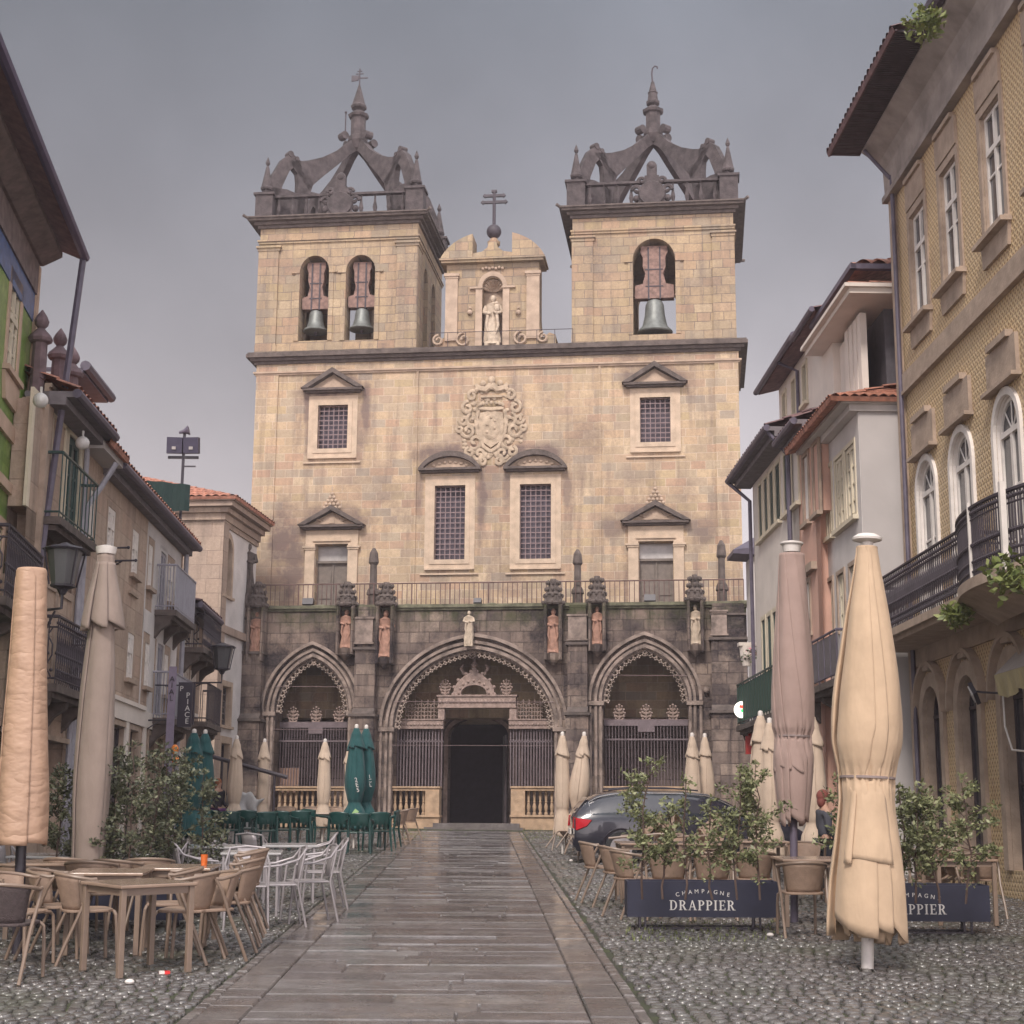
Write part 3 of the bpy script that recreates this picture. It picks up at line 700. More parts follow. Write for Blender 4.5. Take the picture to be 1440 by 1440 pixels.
    for X in xs:
        mb.box(X-.1, X+.1, ys[0]+.3, ys[1]-.3, zb2-.08, zb2); mb.box(X-.1, X+.1, ys[0]+.3, ys[1]-.3, zct+.03, zct+.1)
        for k in range(11):
            Y = ys[0]+.45+(ys[1]-ys[0]-.9)*k/10
            mb.lathe([(0, .07), (.06, .07), (.1, .035), (hb*.35, .085), (hb*.6, .04), (hb*.8, .03), (hb-.14, .06)], (X, Y, zct+.08), 6)
    mb.build('balustrade', M['crown_stone'], T)
    # ornament in the middle of the front balustrade
    mb = MB(); zo = zct+.03
    k0 = len(mb.v); mb.lathe([(-.1, .42), (.0, .47), (.1, .42)], (0,0,0), 20); mb.xf(Matrix.Translation((xc, ys[0]-.08, zo+.48)) @ Matrix.Rotation(R(90), 4, 'X'), k0)
    mb.prism([(xc-.6, zo), (xc+.6, zo), (xc+.42, zo+.25), (xc-.42, zo+.25)], ys[0]-.12, ys[0]+.12)
    for s in (-1, 1):
        scroll(mb, xc+s*.5, zo+.62, .17, 1, 0 if s > 0 else math.pi, s, ys[0]-.05, .07); mb.sphere((xc+s*.52, ys[0], zo+.35), .12, 8)
        scroll(mb, xc+s*.33, zo+.95, .13, 1, 0 if s > 0 else math.pi, s, ys[0]-.05, .06)
    mb.box(xc-.24, xc+.24, ys[0]-.12, ys[0]+.12, zo+.85, zo+1.12); mb.box(xc-.17, xc+.17, ys[0]-.1, ys[0]+.1, zo+1.12, zo+1.5); mb.sphere((xc, ys[0], zo+1.5), .17, 8)
    mb.build('parapet_ornament', M['crown_stone'], T, smooth=True)
    for X in xs:
        for Y in ys:
            mb = MB(); finial(mb, X, Y, zb2+.04, 1.0 if not right else .98); mb.build('pinnacle', M['crown_stone'], T)
    # tiled pavilion roof glimpsed behind the balustrade
    mb = MB(); mb.lathe([(0, (x1-x0)/2-.7), (.55, .2)], (xc, yc, zct+.05), 4*6, True); mb.build('low_roof', M['tile_dark'], T)
    # open crown : four curved ribs, each with an outer scroll arm and an eye
    ztp = CF.uv(cxp+20, spire_top, yc)[1]
    zk = CF.uv(cxp+20, 202 if not right else 192, yc)[1]                # where ribs meet
    mb = MB()
    for sx in (-1, 1):
        for sy in (-1, 1):
            def pt(u, z, w=0): return Vector((xc+sx*u*(xs[1]-xs[0])/2, yc+sy*u*(ys[1]-ys[0])/2, z))
            wd = .115; side = Vector((-sy, sx, 0)).normalized()*wd
            def ribbon(up, lo):
                vs = []; n = len(up)
                for (u1, z1), (u2, z2) in zip(up, lo): a = pt(u1, z1); b = pt(u2, z2); vs += [a-side, a+side, b+side, b-side]
                fs = []
                for i in range(n-1):
                    for k in range(4): fs.append((4*i+k, 4*i+(k+1) % 4, 4*i+4+(k+1) % 4, 4*i+4+k))
                fs += [(3,2,1,0), tuple(4*(n-1)+k for k in range(4))]
                mb.add(vs, fs)
            H = zk-zct
            # main rib: concave sweep up to the centre
            ribbon([(.0, zct+H*1.05), (.1, zct+H*1.0), (.25, zct+H*.86), (.42, zct+H*.75), (.58, zct+H*.68), (.70, zct+H*.645), (.8, zct+H*.63)],
                   [(.0, zct+H*.93), (.1, zct+H*.86), (.25, zct+H*.71), (.4, zct+H*.57), (.5, zct+H*.47), (.56, zct+H*.40), (.64, zct+H*.48)])
            ribbon([(.70, zct+H*.6), (.68, zct+H*.45), (.68, zct+H*.32), (.68, zct+.1)], [(.51, zct+H*.47), (.55, zct+H*.34), (.58, zct+H*.2), (.59, zct+.1)])
            ribbon([(.66, zct+H*.66), (.76, zct+H*.71), (.86, zct+H*.63), (.96, zct+H*.45), (1.04, zct+H*.28)], [(.64, zct+H*.56), (.74, zct+H*.57), (.78, zct+H*.53), (.85, zct+H*.37), (.9, zct+H*.16)])
            ribbon([(1.0, zct+H*.33), (.8, zct+H*.35), (.6, zct+H*.32)], [(1.0, zct+.06), (.8, zct+.06), (.56, zct+.06)])
            for u, zz, rr in ((.77, .70, .11), (.70, .67, .08)):
                a = pt(u, zct+H*zz); mb.tube([a-side*1.2, a+side*1.2], rr, 8)
            a = pt(.62, zct+H*.33); mb.tube([a-side*1.2, a+side*1.2], .11, 8)
            a = pt(.17, zct+H*1.03); mb.tube([a-side*1.3, a+side*1.3], .15, 10)
    mb.build('open_crown', M['crown_stone'], T)
    # central pedestal and spirelet
    hs_ = ztp-zk; s = hs_/3.1
    mb = MB()
    mb.lathe([(-.35*s, .22), (.05*s, .34), (.3*s, .32), (.35*s, .25), (1.25*s, .25), (1.3*s, .33), (1.42*s, .36), (1.47*s, .28), (1.6*s, .2)], (xc, yc, zk), 8, True)
    mb.lathe([(1.58*s, .12), (1.7*s, .13), (1.78*s, .28), (1.88*s, .30), (1.98*s, .25), (2.98*s, .04), (3.1*s, .01)] if not right else [(1.58*s, .12), (1.7*s, .13), (1.78*s, .24), (1.9*s, .25), (1.95*s, .2), (2.35*s, .16), (2.4*s, .19), (2.45*s, .15), (2.8*s, .09), (3.0*s, .06)], (xc, yc, zk), 8)
    mb.build('spire', M['crown_stone'], T)
    v = MB(); zz = zk+3.05*s
    if not right:
        v.tube([(xc, yc, zz-.1), (xc, yc, zz+.62)], .025, 6); v.box(xc-.28, xc+.3, yc-.015, yc+.015, zz+.22, zz+.27)
        v.prism([(xc-.3, zz+.12), (xc-.05, zz+.16), (xc-.02, zz+.34), (xc-.3, zz+.36)], yc-.02, yc+.02)
        v.box(xc-.14, xc+.14, yc-.015, yc+.015, zz+.4, zz+.43); v.box(xc-.09, xc+.09, yc-.015, yc+.015, zz+.5, zz+.53)
        r0 = (xc-.62, yc+.6); v.tube([(r0[0], r0[1], zct+.1), (r0[0], r0[1], zk+2.0*s)], [.04,.025], 6); v.sphere((r0[0], r0[1], zk+2.02*s), .05, 6)
    else:
        v.tube([(xc, yc, zz-.1), (xc-.03, yc, zz+.3), (xc+.0, yc, zz+.5), (xc+.08, yc, zz+.58), (xc+.17, yc, zz+.55), (xc+.17, yc, zz+.48)], .03, 6)
    v.build('weathervane', M['iron'], T)
    return holes, ya, x0, x1, zct
hL, yaL, tlx0, tlx1, zctL = tower(363, 586, 490, 306, 270, [(421, 462, 360, 382, 479), (486, 527, 359, 381, 478)], 118, False)
hR, yaR, trx0, trx1, zctR = tower(805, 1033, 482, 291, 252, [(890, 950, 336, 366, 470)], 112, True)

# bells with their headstocks : things that hang in the openings
def bell(hole, ya, sc, label, wz):
    x0, x1, z0, zs, za = hole; xc = (x0+x1)/2; y = ya+.38; W = (x1-x0)
    o = CF.world(xc, y, z0)
    b = empty('bell', label, 'bell', o, CA, 'bells hanging in the tower openings')
    zc_ = wz; h = (.80 if sc < 1.1 else .92)*sc; r = .44*sc
    zl = zc_
    m = MB(); m.lathe([(0, r*1.0), (.03*h, r*1.04), (.07*h, r), (.2*h, r*.74), (.5*h, r*.60), (.82*h, r*.54), (.93*h, r*.44), (1.*h, r*.15)], (0, 0, zl), 24)
    m.build('bell_body', M['bronze'], b, smooth=True)
    m = MB(); m.lathe([(-.12, .03), (-.05, .06), (0, .05), (.3, .02)], (0, 0, zl), 8); m.build('clapper', M['iron'], b)
    yk = MB(); hw = W*.34; zt_ = zl+h
    prof = [(-hw*1.35, 0), (hw*1.35, 0), (hw*1.35, .28), (hw*.8, .32), (hw*.62, .55), (hw*.8, .7), (hw*.78, .9), (hw*.95, 1.02), (hw*.9, 1.15), (-hw*.9, 1.15), (-hw*.95, 1.02), (-hw*.78, .9), (-hw*.8, .7), (-hw*.62, .55), (-hw*.8, .32), (-hw*1.35, .28)]
    zh = (za-z0-.16-zt_)/1.15
    yk.slab([(x, zt_+z*zh) for x, z in prof], [], -.16, .16)
    yk.box(-W/2-.06, W/2+.06, -.05, .05, zt_+.1, zt_+.18)
    k = yk.build('headstock', plain('painted timber headstock', (.23,.145,.12), .85, .35, .3, 8), b)
    s = MB()
    for xx in (-hw*.4, hw*.4): s.box(xx-.025, xx+.025, -.185, .185, zt_-.04, zt_+zh*1.12)
    for zz in (.25, .62): s.box(-hw*.62, hw*.62, -.18, .18, zt_+zh*zz, zt_+zh*zz+.035)
    s.build('iron_strap', M['iron'], k)
bell(hL[0], yaL, .96, 'bronze bell in the left opening of the left tower', .42)
bell(hL[1], yaL, .96, 'bronze bell in the right opening of the left tower', .46)
bell(hR[0], yaR, 1.28, 'big bronze bell in the single opening of the right tower', .14)

# --- central gable with the niche
gy = YM+.1
gx = [CF.uv(px, 400, gy)[0] for px in (628, 640, 745, 758)]
z0 = zc+.03; zcor = CF.uv(695, 366, gy)[1]; cxg = (gx[0]+gx[3])/2 + .02
nx0, nx1 = CF.uv(678, 440, gy)[0], CF.uv(707, 440, gy)[0]; nzs = CF.uv(692, 405, gy)[1]; nza = nzs+(nx1-nx0)/2*1.05
bx0, bx1 = CF.uv(606, 470, gy)[0], CF.uv(782, 470, gy)[0]
outer = [(bx0, z0), (bx1, z0), (bx1-.02, z0+.42), (bx1-.22, z0+.5), (bx1-.42, z0+.34), (gx[3]+.06, z0+.45), (gx[3], z0+1.2), (gx[3], zcor-.1), (gx[0], zcor-.1), (gx[0], z0+1.2), (gx[0]-.06, z0+.45), (bx0+.3, z0+.3)]
gb = MB().slab(outer, [arch_open(nx0, nx1, z0+.1, nzs, nza, 10)], gy, gy+.9)
gable = gb.build('gable', M['tower_ashlar'], cath)
mb = MB(); mb.box(nx0-.1, nx1+.1, gy+.45, gy+.5, z0, nza+.1)
for k in range(9):
    a = math.pi*(k+.5)/9; r_ = (nx1-nx0)/2; c = (nx0+nx1)/2
    mb.tube([(c, gy+.42, nzs), (c+r_*.5*math.cos(a), gy+.36, nzs+r_*.5*math.sin(a)), (c+r_*.97*math.cos(a), gy+.12, nzs+r_*.97*math.sin(a))], [.02,.05,.06], 6)
mb.build('niche_shell', M['warm_stone'], gable)
mb = MB()
for a, b in ((gx[0]-.02, gx[1]+.1), (gx[2]-.1, gx[3]+.02)):
    mb.box(a, b, gy-.08, gy+.02, z0+.3, zcor-.45); mb.box(a-.05, b+.05, gy-.14, gy+.02, zcor-.55, zcor-.45); mb.box(a-.02, b+.02, gy-.1, gy+.02, zcor-.62, zcor-.55)
mb.box(nx0-.22, nx0, gy-.06, gy+.01, z0+.02, nzs); mb.box(nx1, nx1+.22, gy-.06, gy+.01, z0+.02, nzs)
mb.box(nx0-.42, nx0+.02, gy-.1, gy+.01, nzs-.03, nzs+.04); mb.box(nx1-.02, nx1+.42, gy-.1, gy+.01, nzs-.03, nzs+.04)
arch_band(mb, nx0, nx1, nzs+.04, nza+.04, 0, .14, gy-.06, gy+.01, n=10)
for k in range(7): mb.sphere(((nx0+nx1)/2+(k-3)*.11, gy-.06, nza+.3+.03*(k % 2)), .055, 6)
for s, px in ((-1, 661), (1, 729)): mb.sphere((CF.uv(px, 440, gy)[0], gy-.06, CF.uv(px, 440, gy)[1]), .09, 8); mb.sphere((CF.uv(px, 440, gy)[0], gy-.06, CF.uv(px, 440, gy)[1]+.15), .05, 8)
for px, r_ in ((652, .26), (733, .26), (764, .2), (617, .2)):
    x = CF.uv(px, 470, gy)[0]; scroll(mb, x, z0+.32, r_, 1.3, R(90), 1, gy-.04, .045)
mb.build('niche_frame', M['warm_stone'], gable, smooth=True)
mb = MB(); mb.box(gx[0]-.16, gx[3]+.16, gy-.24, gy+.95, zcor-.12, zcor-.04); mb.box(gx[0]-.22, gx[3]+.22, gy-.3, gy+1., zcor-.04, zcor+.03)
L, Rr_ = gx[0]-.2, gx[3]+.2; W = Rr_-L
for s in (0, 1):
    f = lambda u: L+u*W if s == 0 else Rr_-u*W
    top = [(a*.31, b*.86) for a, b in ((0,0), (.04,.12), (.12,.28), (.25,.47), (.42,.66), (.6,.8), (.8,.92), (1,1))]
    o = [(f(u), zcor+.03+z) for u, z in top]; i_ = [(f(.31), zcor+.65), (f(.31), zcor+.2), (f(.31), zcor+.03)]
    mb.slab(o+i_, [], gy-.2, gy+.8)
mb.slab([(L+W*.3, zcor+.03), (L+W*.7, zcor+.03), (L+W*.69, zcor+.22), (L+W*.6, zcor+.28), (L+W*.55, zcor+.42), (L+W*.535, zcor+.62), (L+W*.465, zcor+.62), (L+W*.45, zcor+.42), (L+W*.4, zcor+.28), (L+W*.31, zcor+.22)], [], gy-.12, gy+.6)
c = (L+Rr_)/2; mb.lathe([(.6, .2), (.72, .22), (.74, .16), (.84, .12), (.86, .07)], (c, gy+.2, zcor), 12)
mb.build('broken_pediment', M['tower_ashlar'], gable)
mb = MB(); mb.sphere((c, gy+.2, zcor+1.09), .25, 14); mb.tube([(c, gy+.2, zcor+1.3), (c, gy+.2, zcor+2.55)], .055, 8)
for zz, hw in ((zcor+2.15, .37), (zcor+2.38, .3)):
    mb.box(c-hw, c+hw, gy+.16, gy+.24, zz-.045, zz+.045)
    for s in (-1, 1): mb.prism([(c+s*hw, zz-.08), (c+s*(hw+.09), zz), (c+s*hw, zz+.08)], gy+.15, gy+.25)
mb.box(c-.09, c+.09, gy+.15, gy+.25, zcor+2.5, zcor+2.58)
mb.build('patriarchal_cross', M['iron'], gable, smooth=True)
# thin safety rail on the main cornice
mb = MB()
for px0, px1, n in ((606, 806, 8),):
    xa, xb = Q(px0, 470)[0], Q(px1, 470)[0]; mb.tube([(xa, YM-.15, zc+.55), (xb, YM-.15, zc+.55)], .012, 5)
    for k in range(n+1): x = xa+(xb-xa)*k/n; mb.tube([(x, YM-.15, zc), (x, YM-.15, zc+.56)], .011, 5)
mb.build('safety_rail', M['iron'], cath)

# ------------------------------------------------------------------ statues
def statue(name, label, x, y, z, h, mat, child=False, base=.0, group=None, seed=1):
    """robed standing figure as one mesh, carved in the round"""
    rr = random.Random(seed); m = MB(); r0 = h*.155
    prof = [(0, 1.05), (.03, 1.1), (.25, .92), (.45, .85), (.55, .8), (.66, .9), (.76, 1.), (.80, .92), (.825, .55), (.845, .30), (.86, .28)]
    n = 28; vs = []
    for zz, k in prof:
        for i in range(n):
            a = 2*math.pi*i/n; f = 1+.10*math.sin(a*7+zz*3+seed)*(1 if zz < .6 else .35)
            dep = .68 if zz < .8 else .9
            sway = .06*math.sin(zz*5+seed)
            vs.append((r0*k*f*math.cos(a)+h*sway*.3, r0*k*f*dep*math.sin(a), zz*h))
    fs = [(j*n+i, j*n+(i+1) % n, (j+1)*n+(i+1) % n, (j+1)*n+i) for j in range(len(prof)-1) for i in range(n)] + [tuple(range(n-1,-1,-1)), tuple((len(prof)-1)*n+i for i in range(n))]
    m.add(vs, fs)
    hz = .925*h; m.sphere((0, -.01*h, hz), .062*h, 10, (.85, .95, 1.2)); m.sphere((0, .02*h, hz+.012*h), .068*h, 8, (.95, .9, 1.15))
    m.sphere((0, -.065*h, hz-.005*h), .012*h, 5, (.8,1,1.6))
    for s in (-1, 1):
        m.tube([(s*.13*h, 0, .77*h), (s*.175*h, -.02*h, .64*h), (s*.1*h, -.11*h, .60*h), (s*.02*h, -.13*h, .63*h if s > 0 else .58*h)], [.05*h,.05*h,.038*h,.025*h], 8)
        m.tube([(s*.09*h, -.1*h, .56*h), (s*.12*h, -.09*h, .35*h), (s*.05*h, -.09*h, .12*h)], [.035*h,.028*h,.015*h], 6)
    if child: m.sphere((.09*h, -.12*h, .70*h), .055*h, 8, (1,1,1.6)); m.sphere((.09*h, -.13*h, .80*h), .035*h, 8)
    m.box(-.15*h, .15*h, -.12*h, .12*h, -base, .01*h)
    if base > .1: m.lathe([(-base, .13*h), (-base*.6, .17*h), (-.02, .15*h)], (0,0,0), 8)
    k0 = 0; m.xf(Matrix.Translation(CF.world(x, y, z)) @ Matrix.Rotation(CA, 4, 'Z'))
    o = m.build(name, mat, None, smooth=True)
    # give it a tidy origin at its foot
    p = CF.world(x, y, z-base); o.data.transform(Matrix.Translation(-p)); o.location = p
    return tag(o, label, 'statue', group)
x, z = CF.uv(692, 482, gy); statue('statue', 'pale stone figure holding a child in the shell niche of the gable', (nx0+nx1)/2, gy+.12, z0+.22, CF.uv(692, 415, gy)[1]-z0-.2, M['pale_statue'], True, .12, seed=3)

# --- porch
px_l, px_r = 337, 1053
pxl, pxr = P(px_l, 1000)[0], P(px_r, 1000)[0]; zg = cz0-.4; ztop = Zp(853)
def RP(l, t, r, b): return CF.rect(l, t, r, b, 0)
aL = RP(385, 925, 488, 1165); aC = RP(553, 914, 779, 1165); aR = RP(848, 912, 968, 1165)
sL, sC, sR = Zp(1000, 437), Zp(1022, 666), Zp(985, 908)
arches = [(aL, sL, .55), (aC, sC, .12), (aR, sR, .45)]
holes = [arch_open(a[0], a[1], zg+.01, s, a[3], 20, pt) for a, s, pt in arches]
pr = MB().slab([(pxl, zg), (pxr, zg), (pxr, ztop), (pxl, ztop)], holes, 0, .9)
pr.box(pxl, pxl+.5, .9, YM-.02, zg, ztop-.01); pr.box(pxr-.5, pxr, .9, YM-.02, zg, ztop-.01); pr.box(pxl+.3, pxl+.55, YM-.02, YM+1.6, zg, ztop-.4); pr.box(pxr-.55, pxr-.3, YM-.02, YM+1.6, zg, ztop-.4)
porch = pr.build('porch', M['porch'], cath)
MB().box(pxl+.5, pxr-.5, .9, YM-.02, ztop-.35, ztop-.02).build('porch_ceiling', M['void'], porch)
mb = MB(); mb.box(pxl+.5, pxr-.5, .9, YM+4, cz0-.25, cz0+.16); mb.build('porch_floor', M['dark_stone'], porch)
# mouldings and cusps
for (a, s, ptd), nm in zip(arches, 'LCR'):
    mb = MB()
    arch_band(mb, a[0], a[1], s, a[3], .03, .12, -.03, .02, n=20, pointed=ptd)
    arch_band(mb, a[0], a[1], s, a[3], .17, .25, -.07, .02, n=20, pointed=ptd)
    arch_band(mb, a[0], a[1], s, a[3], .34, .43, -.14, .02, n=20, pointed=ptd)
    arch_band(mb, a[0], a[1], s, a[3], -.06, .0, .1, .3, n=20, pointed=ptd)
    for sg, xx in ((-1, a[0]), (1, a[1])):      # jamb shafts with little capitals
        for d in (.07, .21, .38):
            mb.tube([(xx+sg*d, -.03, cz0-.2), (xx+sg*d, -.03, s+.02)], .05, 8)
        mb.box(xx-sg*.03, xx+sg*.45, -.12, .02, s-.14, s-.02); mb.sphere((xx+sg*.55, -.1, s+.3), .1, 8)
    mb.build('arch_moulding', M['arch_stone'], porch)
    cp = MB(); pts = arch_pts(a[0], a[1], s, a[3], 40, ptd)
    L = [0]
    for i in range(1, len(pts)): L.append(L[-1]+math.dist(pts[i], pts[i-1]))
    n = int(L[-1]/.165); cxa = (a[0]+a[1])/2
    for k in range(n+1):
        d = L[-1]*k/n; i = max(1, next(j for j in range(1, len(L)) if L[j] >= d-1e-6)); u = (d-L[i-1])/(L[i]-L[i-1]+1e-9)
        x = pts[i-1][0]+(pts[i][0]-pts[i-1][0])*u; z = pts[i-1][1]+(pts[i][1]-pts[i-1][1])*u
        tx, tz = pts[i][0]-pts[i-1][0], pts[i][1]-pts[i-1][1]; l = math.hypot(tx, tz) or 1; tx /= l; tz /= l; nx_, nz_ = -tz, tx   # inward normal
        if (cxa-x)*nx_ + (s-z)*nz_ < 0: nx_, nz_ = -nx_, -nz_
        cp.sphere((x+nx_*.03, .12, z+nz_*.03), .05, 5, (1,.8,1)); cp.sphere((x+nx_*.10, .12, z+nz_*.10), .042, 5, (1,.8,1))
        cp.sphere((x+nx_*.15+tx*.045, .12, z+nz_*.15+tz*.045), .03, 5); cp.sphere((x+nx_*.15-tx*.045, .12, z+nz_*.15-tz*.045), .03, 5); cp.sphere((x+nx_*.19, .12, z+nz_*.19), .026, 5)
    cp.build('arch_cusps', plain('pale carved cusps', (.33,.26,.22), .9, .45, .3, 3), porch)
# buttresses
bt = []
for (l, r, ys_) in ((499, 531, (912, 1005)), (798, 829, (905, 1003)), (1000, 1053, (898, 1000)), (337, 372, (918, 1012))):
    x0, x1 = P(l, 1000)[0], P(r, 1000)[0]; z1, z2 = Zp(ys_[0], (l+r)/2), Zp(ys_[1], (l+r)/2)
    mb = MB(); mb.box(x0, x1, -.55, .01, zg, z2); mb.box(x0+.04, x1-.04, -.38, .01, z2, z1); mb.box(x0+.08, x1-.08, -.25, .01, z1, ztop-.0)
    b = mb.build('buttress', M['porch'], porch)
    m2 = MB(); m2.box(x0-.06, x1+.06, -.62, .01, z2-.09, z2-.01); m2.xprism([(-.55, z2-.012), (-.38, z2-.012), (-.38, z2+.16)], x0+.02, x1-.02); m2.build('ledge', M['dark_stone'], b)
    MB().box(x0-.03, x1+.03, -.45, .01, z1-.08, z1-.0).build('ledge', M['dark_stone'], b); MB().box(x0+.02, x1-.02, -.3, .01, ztop-.36, ztop-.3).build('ledge', M['dark_stone'], b)
mb = MB(); mb.box(pxl-.06, pxr+.06, -.12, .4, ztop-.02, ztop+.08); mb.box(pxl-.02, pxr+.02, -.06, .2, ztop-.09, ztop-.02)
for k in range(26): mb.sphere((rnd.uniform(pxl, pxr), -.05, ztop+.07), rnd.uniform(.04, .09), 5, (2, 1, .5))
mb.build('parapet_coping', plain('mossy coping', (.14,.135,.09), .95, .5, .8, 4), porch)
# canopied niches with statues
NI = [(356, 371, 862, 922, 822, 'T', 'weathered statue in the niche at the far left of the porch'), (481, 497, 860, 913, 822, 'T', 'terracotta statue in the niche between left arch and plaque'),
      (536, 552, 860, 926, 823, 'T', 'terracotta statue in the niche just left of the central arch'), (771, 787, 858, 920, 818, 'T', 'terracotta statue in the niche just right of the central arch'),
      (833, 848, 856, 908, 814, 'T', 'slim terracotta statue in the niche left of the right hand arch'), (971, 985, 853, 908, 812, 'P', 'pale cream statue in the niche right of the right hand arch')]
for i, (l, r, t, b, ct, mt, lab) in enumerate(NI):
    x0, x1, z0_, z1_ = RP(l, t, r, b); c = (x0+x1)/2; hw = (x1-x0)/2
    n = MB()
    for s in (-1, 1):
        n.box(c+s*(hw+.10), c+s*(hw+.0), -.40, .01, z0_-.2, z1_+.14)
        n.tube([(c+s*(hw+.05), -.44, z0_-.2), (c+s*(hw+.05), -.44, z1_+.1)], .035, 6)
    n.box(c-hw, c+hw, -.05, .012, z0_-.2, z1_+.14)
    n.lathe([(-.35, .05), (-.2, hw*1.1), (0, hw*1.35)], (c, -.22, z0_-.0), 8)
    nn = n.build('statue_niche', M['porch'] if i != 2 else M['porch'], porch)
    cp = MB(); zt0 = z1_+.12; zt1 = Zp(ct, (l+r)/2)+.05; H = zt1-zt0
    cp.lathe([(0, hw+.14), (.06, hw+.17), (.1, hw+.12), (H*.35, hw+.1), (H*.4, hw+.13), (H*.5, hw+.02), (H*.75, hw-.02), (H, hw*.55)], (c, -.2, zt0), 8)
    for lv in range(4):
        for k in range(8):
            a = 2*math.pi*k/8; rr_ = (hw+.14)*(1-lv*.13); cp.sphere((c+rr_*math.cos(a), -.2+rr_*math.sin(a)*.95, zt0+H*(.1+lv*.25)), .05, 5, (1,1,1.4))
    cp.build('canopy', M['dark_stone'], nn)
    statue('statue', lab, c, -.2, z0_+.1, (z1_-z0_)*.93, M['terracotta'] if mt == 'T' else M['pale_statue'], base=.12, group='statues in the porch niches', seed=i+5)
x, z = P(661, 905); statue('statue', 'small pale figure on a bracket over the crown of the central arch', x, -.28, z+.1, .85, M['pale_statue'], base=.22, seed=12)
# carved plaques on the buttress tops
for l, r, t, b in ((500, 527, 872, 905), (800, 826, 868, 900), (1000, 1022, 862, 893)):
    mb = MB(); x0, x1, z0_, z1_ = RP(l, t, r, b); mb.box(x0, x1, -.3, -.2, z0_, z1_); mb.box(x0-.04, x1+.04, -.33, -.2, z1_, z1_+.05); mb.box(x0-.04, x1+.04, -.33, -.2, z0_-.05, z0_); mb.build('plaque', M['arch_stone'], porch)
# obelisks on the terrace
for px, yt, yb in ((522, 768, 850), (811, 770, 850), (1015, 757, 848)):
    x = P(px, 800)[0]; zt_ = Zp(yt, px); zz = ztop+.0; H = zt_-zz
    mb = MB(); mb.lathe([(0, .16), (H*.22, .15), (H*.24, .19), (H*.3, .17), (H*.36, .11), (H*.72, .1), (H*.76, .15), (H*.92, .12), (H, .04)], (x, .35, zz), 4*2, True)
    mb.build('obelisk', M['dark_stone'], porch)
# railing
mb = MB(); xa, xb = P(366, 830)[0], P(1046, 830)[0]; zr = ztop+.62; zr = Zp(818, 700)
mb.tube([(xa, .12, zr), (xb, .12, zr)], .022, 5); mb.tube([(xa, .12, ztop+.1), (xb, .12, ztop+.1)], .015, 5)
n = 100
for k in range(n+1): x = xa+(xb-xa)*k/n; mb.tube([(x, .12, ztop+.05), (x, .12, zr)], .013 if k % 8 else .022, 5)
mb.build('railing', plain('rusty iron rail', (.14,.085,.075), .7, .3), porch)
for k, px in enumerate((434, 914, 672)):
    p = CF.world(P(px, 842)[0], -.02, ztop+.09); o = MB()
    s = 1 if k < 2 else .7
    o.obox((0,0,.1*s), .34*s, .2, .2*s, (R(-15),0,0)); o.box(-.12, .12, -.04, .08, -.02, .05)
    for j in (-1,1): o.box(j*.16*s-.01, j*.16*s+.01, -.05, .05, -.02, .16*s)
    ob = o.build('floodlight', M['black']); ob.location = p; ob.rotation_euler = (0,0,CA)
    tag(ob, ('black floodlight on the porch edge in front of the left upper door', 'black floodlight on the porch edge in front of the right upper door', 'small black floodlight on the porch edge above the central arch')[k], 'floodlight', 'floodlights on the porch edge')
# figure group at the far left of the terrace
x, z = P(347, 858); statue('statue', 'tall dark stone figure on the left end of the church terrace', x, -.1, Zp(835, 350), Zp(770, 350)-Zp(835, 350)+.1, M['dark_stone'], base=Zp(835, 350)-ztop, seed=21)

# inside: back wall with the portal and side walls seen through the arches
bx0, bx1, bz0, bz1 = CF.rect(632, 1010, 716, 1152, YM+1.2)
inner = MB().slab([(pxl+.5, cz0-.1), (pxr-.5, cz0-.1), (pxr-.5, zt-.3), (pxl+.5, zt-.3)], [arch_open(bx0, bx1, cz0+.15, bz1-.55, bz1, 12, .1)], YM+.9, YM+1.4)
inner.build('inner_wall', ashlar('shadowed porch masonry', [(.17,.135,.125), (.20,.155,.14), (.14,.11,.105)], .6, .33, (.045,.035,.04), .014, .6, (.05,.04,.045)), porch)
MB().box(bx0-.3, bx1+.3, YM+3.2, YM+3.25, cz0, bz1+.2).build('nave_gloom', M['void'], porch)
mb = MB(); arch_band(mb, bx0, bx1, bz1-.55, bz1, .4, .5, YM+.78, YM+.9, cz0+.1, n=12, pointed=.1); arch_band(mb, bx0, bx1, bz1-.55, bz1, .0, .12, YM+.82, YM+.9, cz0+.1, n=12, pointed=.1); arch_band(mb, bx0, bx1, bz1-.55, bz1, .2, .3, YM+.8, YM+.9, cz0+.1, n=12, pointed=.1)
mb.build('portal', M['carved'], porch)
mb = MB()
for s, xx in ((1, bx1),): mb.obox((xx-.06, YM+.55, (cz0+.15+bz1-.6)/2), .06, .8, bz1-.75-cz0, (0,0,R(12)))
mb.build('door_leaf', M['wood_dark'], porch)

